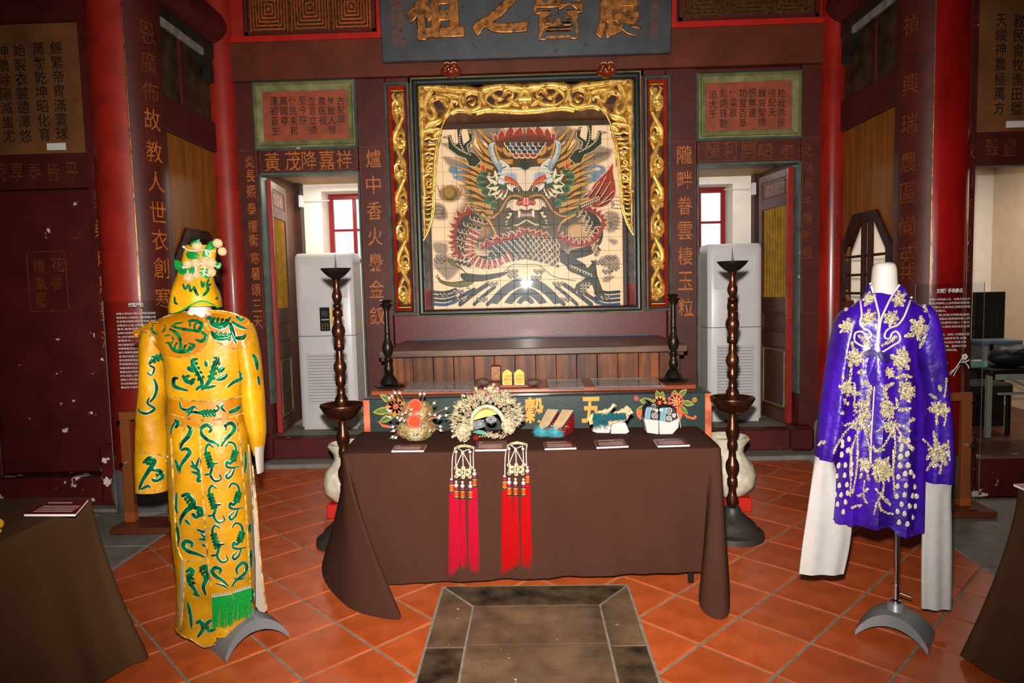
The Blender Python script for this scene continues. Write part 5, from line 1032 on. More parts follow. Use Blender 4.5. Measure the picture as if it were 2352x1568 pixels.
# ------------------------------------------------------------ stone pots behind the table
POT = mat('pale_carved_stone', 'c0b8a4', .8, var=.2, scale=12, bump=.6, bscale=28)
for lab, x, Y in (('pale rough stone pot on a red block behind the right end of the table', 1668, 4.75), ('pale rough stone pot half hidden behind the left end of the table', 808, 4.75)):
    c = at(x, 1100, Y); h = .17; t = thing('stone_pot', lab, 'pot', (c.x, Y, 0), 'stone pots behind the draped table')
    part(t, 'block', REDB, (c.x - .15, c.x + .14, Y - .14, Y + .14, 0, .1), b=.006)
    pr = [(.12, .1), (.15, .115), (.19, .17), (.2, .24), (.18, .31), (.14, .36), (.115, .4), (.12, .44), (.15, .48), (.16, .5), (.14, .51), (.1, .47)]
    mb = MB().lathe(pr, 36, (c.x, Y, 0)); rr = random.Random(2); mb.v = [(c.x + (v[0] - c.x) * (1 + .05 * math.sin(7 * math.atan2(v[1] - Y, v[0] - c.x)) * math.sin(v[2] * 40)), v[1], v[2]) for v in mb.v]; build(mb, 'vessel', POT, t)
# ------------------------------------------------------------ draped tables
CLOTH = mat('brown_tablecloth', '382018', .85, var=.05, scale=3, bump=.12, bscale=900, spec=.08)
CLOTHD = mat('dark_brown_tablecloth', '452e1c', .85, var=.06, scale=3, bump=.12, bscale=900, spec=.08)
ZC = .737
tb = thing('folding_table', 'folding table with black steel legs under the brown cloth', 'table', (0, 3.74, 0))
part(tb, 'table_top', ACG, (-.99, .96, 3.49, 4.0, .70, .73), b=.005)
for x in (-.9, .835):
    for y in (3.50, 3.93): build(MB().box(x - .014, x + .014, y - .014, y + .014, 0, .70, .004), 'leg', BLACK, tb, smooth=False)
def drape(name, cols, top_inner, m, label, fold=.012, freq=26, n=5, rows=14, thick=.004, smoothcols=True):
    C_ = cr([np.r_[a, b] for a, b in cols], n) if smoothcols else [np.r_[a, b] for a, b in cols]
    N = len(C_); R = []
    for k in range(-2, rows + 1):
        row = []
        for i, c in enumerate(C_):
            tx, ty, hx, hy, hz = c
            if k < 0:
                f = .025 if k == -2 else .006; cx, cy = top_inner; d = math.hypot(cx - tx, cy - ty); row.append((tx + (cx - tx) / d * f, ty + (cy - ty) / d * f, ZC if k == -2 else ZC - .002)); continue
            t = (k + .12) / (rows + .12); e = t ** 1.35; s = i / N
            o = Vector((C_[min(i + 1, N - 1)][1] - C_[max(i - 1, 0)][1], -(C_[min(i + 1, N - 1)][0] - C_[max(i - 1, 0)][0]))); o = o.normalized() if o.length > 1e-6 else o
            rip = fold * t * (math.sin(s * freq * 2.0 + .6) * .6 + math.sin(s * freq * 4.7) * .4)
            row.append((tx + (hx - tx) * e + o.x * (rip + .004 * math.sin(PI * t)), ty + (hy - ty) * e + o.y * (rip + .004 * math.sin(PI * t)), ZC - .006 + (hz - ZC + .006) * t))
        R.append(row)
    mb = MB().rings(R, close=False); mb.f.append(tuple(range(N))[::-1])
    o = build(mb, name, m, None, ang=75, fix=False); sheet(o, thick)
    return o
cols = [((-1.03, 4.02), (-1.08, 4.02, .3)), ((-1.03, 3.9), (-1.15, 3.88, .16)), ((-1.025, 3.75), (-1.19, 3.70, .09)), ((-1.02, 3.62), (-1.12, 3.47, .04)), ((-1.01, 3.53), (-.93, 3.24, .014)), ((-1.0, 3.495), (-.72, 3.13, .01)), ((-.985, 3.478), (-.645, 3.13, .02)), ((-.97, 3.474), (-.76, 3.33, .05)), ((-.95, 3.47), (-.83, 3.415, .058))]
cols += [((-.93 + k * .087, 3.468 - k * .0011), (-.81 + k * .081, 3.408 + .006 * math.sin(k * 1.7), .055 + .0022 * k)) for k in range(21)]
cols += [((.90, 3.445), (.875, 3.395, .1)), ((.925, 3.446), (.85, 3.33, .08)), ((.945, 3.448), (.80, 3.17, .035)), ((.962, 3.452), (.845, 3.09, .01)), ((.978, 3.462), (.915, 3.12, .02)), ((.988, 3.5), (1.005, 3.36, .08)), ((.995, 3.65), (1.04, 3.62, .14)), ((1.0, 3.85), (1.05, 3.83, .2)), ((1.0, 4.0), (1.05, 4.0, .3))]
CLT = tag(drape('tablecloth', cols, (0, 3.75), CLOTH, ''), 'brown cloth draped over the display table, corners trailing on the floor', 'tablecloth')
for sx, lab in ((-1, 'front left'), (1, 'front right')):
    X0 = -1.87 if sx < 0 else 1.945; YB0 = 2.79 if sx < 0 else 2.72
    t = thing('folding_table', 'folding table under the dark brown cloth at the %s edge of the view' % lab, 'table', (X0 + sx * .35, 2.2, 0), 'side display tables')
    xs = sorted((X0 + sx * .03, X0 + sx * .7)); part(t, 'table_top', ACG, (*xs, 1.3, YB0 - .03, .70, .728), b=.004)
    for x in (xs[0] + .05, xs[1] - .05):
        for y in (1.36, YB0 - .1): build(MB().box(x - .014, x + .014, y - .014, y + .014, 0, .70, .004), 'leg', BLACK, t, smooth=False)
    if sx < 0:
        cc = [((X0 - .7, YB0), (X0 - .7, YB0 + .04, .03)), ((X0 - .35, YB0), (X0 - .33, YB0 + .06, .03)), ((X0 - .08, YB0), (X0 - .02, YB0 + .1, .03)), ((X0 - .03, YB0 - .005), (X0 + .12, YB0 + .08, .02)), ((X0 - .006, YB0 - .03), (X0 + .17, YB0 - .02, .02)), ((X0, YB0 - .1), (X0 + .13, YB0 - .1, .02)), ((X0, YB0 - .3), (X0 + .12, YB0 - .3, .03))] + [((X0, YB0 - .5 - k * .2), (X0 + .09 + .02 * (k % 2), YB0 - .5 - k * .2, .03)) for k in range(5)]
    else:
        cc = [((X0, YB0 - 1.5 + k * .2), (X0 - .09 - .02 * (k % 2), YB0 - 1.5 + k * .2, .03)) for k in range(6)] + [((X0, YB0 - .28), (X0 - .13, YB0 - .28, .03)), ((X0, YB0 - .1), (X0 - .16, YB0 - .08, .02)), ((X0 + .006, YB0 - .03), (X0 - .17, YB0 + .02, .02)), ((X0 + .03, YB0 - .005), (X0 - .1, YB0 + .1, .02)), ((X0 + .1, YB0), (X0 + .06, YB0 + .12, .03)), ((X0 + .4, YB0), (X0 + .4, YB0 + .06, .03)), ((X0 + .7, YB0), (X0 + .7, YB0 + .04, .03))]
    o = drape('tablecloth', cc, (X0 + sx * .35, 2.1), CLOTHD, '', fold=.02, freq=14); tag(o, 'dark brown cloth over the table at the %s edge of the view' % lab, 'tablecloth', 'side tablecloths')
# ------------------------------------------------------------ caption cards
CARD = mat('crimson_card_print', '5a0e14', .4, var=.03); FOAM = mat('white_foam_board', 'e8e4e0', .6, var=.02); CTX = mat('pale_card_print', 'd8b8b0', .6, var=.1)
def caption(label, P, z=ZC + .004, rows=4, seed=1, k0=(870, 860, 6.72), title=.28, tilt=0):
    T_ = .009; pts = [fl(k0[0] + x / k0[2], k0[1] + y / k0[2], z + T_) for x, y in P]
    c = sum(pts, Vector()) / 4; t = thing('caption_card', label, 'card', (c.x, c.y, z), 'red caption cards')
    def quad(z0, z1): return MB().add([(p.x, p.y, q) for q in (z0, z1) for p in pts], [(3, 2, 1, 0), (4, 5, 6, 7), (0, 1, 5, 4), (1, 2, 6, 5), (2, 3, 7, 6), (3, 0, 4, 7)])
    build(quad(z, z + T_ - .001), 'foam_core', FOAM, t, smooth=False); build(quad(z + T_ - .001, z + T_), 'printed_face', CARD, t, smooth=False)
    u, v = pts[1] - pts[0], pts[3] - pts[0]; r = random.Random(seed); mb = MB(); Z = z + T_ + .0006
    def dash(a, b, w, h): 
        q = pts[0] + u * a + v * b; mb.add([(p.x, p.y, Z) for p in (q, q + u * w, q + u * w + v * h, q + v * h)], [(0, 1, 2, 3)])
    for i in range(int(title * 22)): dash(.1 + i * .045, .76, .034, .1)
    for j in range(rows):
        a = .1
        while a < .86:
            w = r.uniform(.012, .02); dash(a, .14 + j * .5 / rows, w, .07); a += w + .008
    build(mb, 'printed_lines', CTX, t, smooth=False, fix=False, kind='stuff')
caption('red caption card before the filigree cap with orange pompoms', [(197, 1172), (690, 1166), (740, 1072), (255, 1085)], title=.12, seed=1)
caption('red caption card before the phoenix crown', [(1487, 1158), (1975, 1150), (1975, 1020), (1510, 1026)], title=.12, seed=2)
kc = (1200, 880, 5.88)
caption('red caption card before the red shoes with turquoise pompoms', [(302, 878), (728, 866), (660, 770), (282, 785)], seed=3, k0=kc, title=.7)
caption('red caption card before the wood-soled shoes with teal fringe', [(1002, 860), (1432, 842), (1360, 748), (968, 762)], seed=4, k0=kc, title=.55)
caption('red caption card before the white block shoes', [(1828, 842), (2260, 828), (2190, 738), (1770, 752)], seed=5, k0=kc, title=.25)
caption('red caption card on the cloth of the front left side table', [(55, 1180), (173, 1180), (202, 1146), (110, 1149)], seed=6, k0=(0, 0, 1), title=.5)
caption('red caption card on the cloth of the front right side table', [(2328, 1111), (2420, 1150), (2480, 1140), (2380, 1108)], seed=7, k0=(0, 0, 1), title=.4)
# yellow trinket on the left side table
p = fl(4, 1216, ZC + .01); tr = thing('yellow_ornament', 'small yellow ornament at the left edge on the front left side table', 'ornament', (p.x, p.y, ZC + .004))
build(MB().ball((p.x - .03, p.y, ZC + .03), .035, 12, 8, (1.1, .7, .7)), 'bead', mat('yellow_gilt', 'd8a428', .35, metal=.4, bump=.3), tr); build(MB().tube(cr([(p.x - .02, p.y - .02, ZC + .012), (p.x + .0, p.y - .03, ZC + .02), (p.x + .015, p.y - .02, ZC + .01)], 4), [.006] * 8 + [.003], 6), 'tip', _N['yellow_gilt'], tr)
# ------------------------------------------------------------ filigree cap with orange pompoms
FIL = mat('gold_filigree', '9a8452', .34, metal=.3, var=.35, scale=60, bump=.5, bscale=260, col2='c8b07a'); FILD = mat('dark_filigree_ground', '6a5830', .45, metal=.3, var=.5, scale=70, bump=.6, bscale=200, col2='a89060')
CREAM = mat('cream_filigree', 'a8926a', .42, metal=.1, var=.35, scale=60, col2='d4c4a2'); PEARL = mat('pearl', 'a49c94', .18, coat=.4, var=.05); COPPER = mat('copper_wire', 'c07a52', .4, metal=.5); SILVER = mat('silver_foil', 'c4c6cc', .22, metal=.85, var=.2, scale=40)
POM = mat('orange_pompom', 'c0360c', .9, var=.12, scale=40, sheen=.4, spec=.1); GEM = mat('red_gem', 'b02a3a', .15, coat=.4); GEMB = mat('blue_gem', '4a7a9a', .15, coat=.4)
def fuzz(mb, c, r, n, l, seed, sc=(1, 1, 1), w=.0012, grav=0):
    q = random.Random(seed); c = Vector(c)
    for _ in range(n):
        d = Vector((q.gauss(0, 1), q.gauss(0, 1), q.gauss(0, 1))).normalized(); b = c + Vector((d.x * r * sc[0], d.y * r * sc[1], d.z * r * sc[2])); s = d.orthogonal().normalized() * w
        e = b + d * l * q.uniform(.6, 1.2) + Vector((q.uniform(-1, 1), q.uniform(-1, 1), q.uniform(-1, 1) - grav)) * l * .4; s2_ = d.cross(s)
        mb.add([b - s, b + s, b + s2_, e], [(0, 1, 3), (1, 2, 3), (2, 0, 3)])
kq = (870, 860, 6.72)
def K6(x, y, Y): return at(kq[0] + x / kq[2], kq[1] + y / kq[2], Y)
HY = 3.79; c0 = K6(575, 700, HY); hc = thing('filigree_cap', 'gold filigree stage cap with two orange pompoms and pearls on wires', 'headdress', (c0.x, HY, ZC + .004))
pxm = HY / FPX / 6.72
# lower bowl (front) and upper band (back)
def shell(cx, cz, rx, rz, ry, Yc, a0, a1, b0, b1, nu=24, nv=10):
    R = []
    for j in range(nv + 1):
        b = b0 + (b1 - b0) * j / nv; R.append([(cx + rx * math.cos(b) * math.cos(a0 + (a1 - a0) * i / nu), Yc - ry * math.cos(b) * math.sin(a0 + (a1 - a0) * i / nu), cz + rz * math.sin(b)) for i in range(nu + 1)])
    return R
bz = K6(570, 1022, HY - .09).z; bz = ZC + .006
cz = bz + .085; cx = c0.x
mb = MB().rings(shell(cx, bz + .055, .105, .06, .10, HY - .0, -.35, PI + .35, -1.15, .75), close=False); o = build(mb, 'front_bowl', FILD, hc, fix=False); sheet(o, .004)
mb = MB().rings(shell(cx, bz + .13, .093, .085, .07, HY + .04, -.2, PI + .2, -.5, 1.1), close=False); o = build(mb, 'crown_shell', FILD, hc, fix=False); sheet(o, .004)
mb = MB(); q = random.Random(4)
def onshell(u, v, up=True):
    if up: a, b = -.1 + u * (PI + .2), -.4 + v * 1.4; return Vector((cx + .095 * math.cos(b) * math.cos(a), HY + .04 - .073 * math.cos(b) * math.sin(a), bz + .13 + .087 * math.sin(b)))
    a, b = -.25 + u * (PI + .5), -1.05 + v * 1.7; return Vector((cx + .108 * math.cos(b) * math.cos(a), HY - .103 * math.cos(b) * math.sin(a), bz + .055 + .063 * math.sin(b)))
for k in range(150):
    up = k % 2 == 0; u, v = q.random(), q.random(); r0 = q.uniform(.03, .075); P = []
    for i in range(10):
        t = i / 9; P.append(onshell(u + r0 * (1 - .8 * t) * math.cos(i * .8 + k), v + 2.2 * r0 * (1 - .8 * t) * math.sin(i * .8 + k), up))
    mb.tube(P, .0023, 4, cap=False)
for up, v in ((True, -.02), (True, 1.0), (False, 1.0), (False, .93), (False, .03)): mb.tube([onshell(u, v, up) for u in np.linspace(0, 1, 30)], .0035, 6)
build(mb, 'filigree_scrolls', FIL, hc, kind='stuff')
mb = MB(); sc_ = K6(565, 905, HY - .118)
for k in range(26):
    a = 2 * PI * k / 26; e = Vector((math.cos(a), -.25 * 0, math.sin(a))); mb.tube([sc_ + e * .026, sc_ + e * .042], [.0016, .0026], 5)
for r in (.025, .042 * .55): mb.tube([sc_ + Vector((r * math.cos(a), 0, r * math.sin(a))) for a in np.linspace(0, 2 * PI, 20)], .0018, 5)
mb.tube([sc_ + Vector((0, 0, -.024)), sc_ + Vector((0, 0, .024))], .0016, 5); mb.tube([sc_ + Vector((-.024, 0, 0)), sc_ + Vector((.024, 0, 0))], .0016, 5)
for d in (-1, 1): mb.tube([sc_ + Vector((d * (.013 + .007 * math.cos(t)), 0, .008 + .009 * math.sin(t))) for t in np.linspace(0, 6, 12)], .0014, 5)
build(mb, 'sunburst_disc', CREAM, hc)
for k, (x, y, r, Y) in enumerate(((560, 482, 110, HY - .05), (548, 722, 112, HY - .11))):
    p = K6(x, y, Y); mb = MB(); R = r / 6.72 * Y / FPX; mb.ball(p, R * .94, 20, 14); fuzz(mb, p, R * .92, 1500, R * .12, k, w=.0008); build(mb, 'pompom', POM, hc, kind='stuff')
    build(MB().tube([p + Vector((0, .01, 0)), p + Vector((0, .06, -.01))], .003, 5), 'pompom_wire', COPPER, hc)
for x, y in ((250, 280), (322, 282), (203, 330), (162, 362), (638, 300), (703, 296), (172, 562), (500, 537), (410, 585), (358, 612), (1040, 522), (1040, 627), (945, 640), (868, 622), (792, 612), (176, 656), (285, 662), (345, 680), (388, 712), (215, 805), (232, 866), (685, 805), (790, 866), (952, 802), (957, 860), (212, 962), (262, 972), (855, 440), (325, 700), (925, 665)):
    Y = HY - .06 - .05 * (abs(x - 560) < 320) + .05 * (y < 450); p = K6(x, y, Y); d = Vector((p.x - cx, p.y - HY, p.z - cz)); b = Vector((cx, HY - .02, cz)) + d.normalized() * min(.085, d.length * .8)
    if y > 950: p.z = max(p.z, ZC + .014)
    pe = build(MB().ball(p, 27 * pxm * .95, 10, 7), 'pearl', PEARL, hc)
    build(MB().tube([p + d.normalized() * 24 * pxm, p + d.normalized() * 62 * pxm], [.005, .0008], 6), 'silver_tip', SILVER, pe)
    m_ = b.lerp(p, .5) + Vector((0, 0, .006)); build(MB().tube(cr([b, m_, p], 4), .0018, 5), 'wire', COPPER, pe)
# ------------------------------------------------------------ phoenix crown
PYc = 3.78; pcx = K6(1672, 600, PYc); pz0 = ZC + .004
ph = thing('phoenix_crown', 'arched cream and gilt phoenix crown thick with filigree, pearls and gems', 'headdress', (pcx.x, PYc, pz0))
arch = [(1440, 860), (1428, 740), (1455, 620), (1540, 530), (1660, 490), (1780, 520), (1880, 610), (1930, 720), (1945, 860)]
AP = cr([K6(x, y, PYc - .05) for x, y in arch], 5); AP = [Vector((p[0], p[1], max(p[2], pz0 + .008))) for p in AP]
build(MB().tube(AP, .0085, 8, flat=.8), 'arch_band', CREAM, ph)
mb = MB(); 
for s in (-1, 1): mb.tube([p + Vector((0, -.006, 0)) + (Vector((p.x - pcx.x, 0, p.z - pcx.z + .02)).normalized() * .01 * s) for p in AP], .0022, 5)
build(mb, 'beaded_edge', FIL, ph)
back = [[Vector((p.x, p.y + .13 * f, pz0 + .006 + (p.z - pz0 - .006) * (1 - .25 * f))) for p in AP] for f in (0, .3, .6, 1)]
o = build(MB().rings(back, close=False), 'lining', mat('cream_silk_lining', 'c8a860', .5, var=.1, bump=.1), ph, fix=False)
# silver foil flower and wire band inside
fc = K6(1735, 690, PYc + .02); mb = MB()
for L_, n, l in ((0, 18, .036), (1, 14, .025), (2, 10, .015)):
    for k in range(n):
        a = 2 * PI * k / n + L_ * .2; d = Vector((math.cos(a), 0, math.sin(a) * .75)); s = Vector((-math.sin(a), 0, math.cos(a) * .75)) * .005; b = fc + Vector((0, -.006 * L_, 0)); mb.add([b + d * .006 - s * .4, b + d * l * .7 - s, b + d * l + Vector((0, -.01, 0)), b + d * l * .7 + s, b + d * .006 + s * .4], [(0, 1, 2, 3, 4)])
build(mb, 'foil_flower', SILVER, ph, fix=False, smooth=False)
for k in range(9):
    x = 1462 + k * 19; a, b = K6(x, 720 - k * 3, PYc - .02), K6(x + 25, 850 - k * 6, PYc - .03); b.z = max(b.z, pz0 + .006); build(MB().tube([a, a.lerp(b, .5) + Vector((0, -.008, 0)), b], .0045, 6), 'wire_loop', SILVER, ph)
mb = MB(); Q = [K6(x, y, PYc + .015) for x, y in cr([(1448, 705), (1466, 620), (1545, 538), (1660, 500), (1775, 530), (1845, 598), (1640, 655)], 4, True)]; mb.rings([Q, [q_ * .15 + sum(Q, Vector()) / len(Q) * .85 + Vector((0, .02, 0)) for q_ in Q]], caps=(False, True)); build(mb, 'silk_lining', _N['cream_silk_lining'], ph, fix=False)
# dense filigree
def rout(a):
    d = math.degrees(a) % 360
    T = [(0, 560), (20, 560), (45, 560), (65, 470), (80, 540), (95, 470), (110, 420), (130, 480), (150, 540), (180, 580), (205, 560), (215, 420), (335, 400), (350, 480), (360, 560)]
    for (p, q_), (r, s) in zip(T, T[1:]):
        if p <= d <= r: return q_ + (s - q_) * (d - p) / (r - p)
    return 400
q = random.Random(9); MB_ = {k: MB() for k in ('a', 'b', 'c', 'd', 'e')}
for k in range(1000):
    a = math.radians(q.uniform(-28, 208)); ri = 262 if -5 < math.degrees(a) < 185 else 250; ro = rout(a); f = q.random() ** .85
    r = ri + (ro - ri) * f * .93; x, y = 1680 + r * math.cos(a), 690 - r * math.sin(a) * (.95 if a < 2 else .95)
    Y = PYc - .045 + q.uniform(-.035, .045) * (1 - .3 * f); p = K6(x, y, Y); p.z = max(p.z, pz0 + .008); d = Vector((math.cos(a), q.uniform(-.6, .2), math.sin(a))).normalized(); kind = q.random(); sz = q.uniform(.7, 1.2)
    if kind < .36:
        s = d.orthogonal().normalized(); R = .0095 * sz; ph0 = q.uniform(0, 6); v = s.cross(d)
        MB_['a'].tube([p + (d * math.cos(ph0 + t) + v * math.sin(ph0 + t)) * R * (1 - t / 9) + s * t * .0008 for t in np.linspace(0, 6.5, 10)], .0016 * sz, 4)
    elif kind < .66:
        e = p + d * .024 * sz; s = d.cross(Vector((0, -1, 0.01))).normalized() * .0048 * sz; n_ = Vector((0, -.003, 0)); m2 = p.lerp(e, .5)
        MB_['b' if kind < .56 else 'a'].add([p, m2 - s, e, m2 + s, m2 + n_], [(0, 1, 4), (1, 2, 4), (2, 3, 4), (3, 0, 4)])
    elif kind < .86:
        bend = d.cross(Vector((0, 1, 0))) * q.uniform(-.02, .02); MB_['a'].tube([p, p + d * .016 * sz + bend * .3, p + d * .032 * sz + bend], [.0024, .002, .0006], 4)
    elif kind < .95: MB_['c'].ball(p + Vector((0, -.008, 0)), .0042 * sz, 6, 4)
    else: MB_['d' if q.random() < .6 else 'e'].ball(p + Vector((0, -.012, 0)), .0045, 6, 4, (1, .6, 1))
build(MB_['a'], 'filigree', CREAM, ph, kind='stuff', fix=False); build(MB_['b'], 'gilt_petals', FIL, ph, kind='stuff', fix=False, smooth=False); build(MB_['c'], 'seed_pearls', PEARL, ph, kind='stuff', fix=False); build(MB_['d'], 'red_gems', GEM, ph, kind='stuff', fix=False); build(MB_['e'], 'blue_gems', GEMB, ph, kind='stuff', fix=False)
# feather combs standing out of the crown
def comb(x, y, dirs, l, Y, n=8, spread=.9, bend=.3):
    mb = MB(); b = K6(x, y, Y)
    for i in range(n):
        a = dirs + (i / (n - 1) - .5) * spread; d = Vector((math.cos(a), -.15, math.sin(a))); s = Vector((-math.sin(a), 0, math.cos(a))) * bend; L_ = l * (.7 + .3 * math.sin(PI * (i + 1) / (n + 1)))
        mb.tube([b + d * L_ * t + s * L_ * t * t for t in (0, .35, .7, 1)], [.0028, .0026, .0018, .0006], 5)
    build(mb, 'feather_spray', CREAM, ph, kind='stuff', fix=False)
for z in ((1690, 250, 1.25, .032 * 1, PYc - .07, 9, 1.3, -.3), (1740, 200, 1.2, .03, PYc - .06, 6, .7, -.3), (1990, 440, .95, .03, PYc - .06, 8, 1.4, .8), (1520, 260, 1.9, .034, PYc - .05, 4, .6, 0), (1280, 480, 2.7, .03, PYc - .06, 6, 1.2, -.7), (1230, 620, 3.3, .026, PYc - .06, 6, 1.4, -1.2), (2140, 610, .2, .022, PYc - .05, 6, 1.3, .3), (1340, 340, 2.5, .028, PYc - .05, 5, .8, .3)): comb(*z)
for x, y in ((1640, 215), (1835, 215), (1930, 290), (1990, 300), (2160, 460), (2190, 700), (2215, 640), (2060, 540), (1140, 770), (1135, 870), (1175, 940), (1140, 960), (1550, 330), (1310, 560), (1960, 250), (2180, 570)):
    p = K6(x, y, PYc - .085); p.z = max(p.z, ZC + .014); build(MB().ball(p, .0085, 10, 7), 'pearl', PEARL, ph)
# drooping lobes left and right with bead curtains
for x, y, rx, rz, lab in ((1310, 880, 110, 150, 'l'), (2005, 780, 95, 130, 'r')):
    mb = MB(); p = K6(x, y, PYc - .09); RX, RZ = rx * pxm, rz * pxm; qq = random.Random(x)
    if p.z - RZ < pz0 + .004: p.z = pz0 + .004 + RZ
    mb.ball(p, 1, 12, 8, (RX * .8, .022, RZ * .85))
    for k in range(150):
        a, b = qq.uniform(0, 2 * PI), math.sqrt(qq.random()); w_ = p + Vector((RX * b * math.cos(a), -.024 * math.sqrt(max(0, 1 - b * b)) - .004, RZ * b * math.sin(a))); s = qq.uniform(.004, .009); t0 = qq.uniform(0, 6)
        mb.tube([w_ + Vector((s * (1 - t / 8) * math.cos(t + t0), -.001 * t, s * (1 - t / 8) * math.sin(t + t0))) for t in np.linspace(0, 5.5, 8)], .0015, 4, cap=False)
    build(mb, 'hanging_lobe', CREAM, ph, kind='stuff', fix=False)
# jewel spray and teal feather lying before the arch
mb = MB(); qq = random.Random(3)
for k in range(130):
    x, y = qq.gauss(1790, 95), 955 + qq.gauss(0, 22); x = min(max(x, 1540), 2030); p = fl(kq[0] + x / kq[2], kq[1] + (y + 15) / kq[2], pz0); w_ = Vector((p.x, p.y, pz0 + .006 + abs(qq.gauss(0, .006)))); s = qq.uniform(.004, .009); t0 = qq.uniform(0, 6)
    if k % 3: mb.tube([w_ + Vector((s * (1 - t / 8) * math.cos(t + t0), s * (1 - t / 8) * math.sin(t + t0), .0008 * t)) for t in np.linspace(0, 5.5, 8)], .0015, 4, cap=False)
    else: mb.ball(w_, .004, 6, 4)
build(mb, 'jewel_spray', CREAM, ph, kind='stuff', fix=False)
a, b = fl(kq[0] + 1440 / kq[2], kq[1] + 880 / kq[2], pz0 + .01), fl(kq[0] + 1690 / kq[2], kq[1] + 930 / kq[2], pz0 + .01); build(MB().tube([a, a.lerp(b, .3) + Vector((0, -.012, .008)), a.lerp(b, .7) + Vector((0, -.006, .008)), b], [.004, .013, .012, .003], 8, flat=.35), 'teal_feather', mat('teal_feather', '5f9a88', .6, var=.15, scale=60), ph)
a = fl(kq[0] + 1500 / kq[2], kq[1] + 1010 / kq[2], pz0); mb = MB(); fuzz(mb, a + Vector((0, 0, .012)), .007, 160, .012, 2); mb.ball(a + Vector((0, 0, .012)), .007, 10, 6); build(mb, 'red_tuft', mat('red_tuft', '7c0c10', .8), ph, kind='stuff')
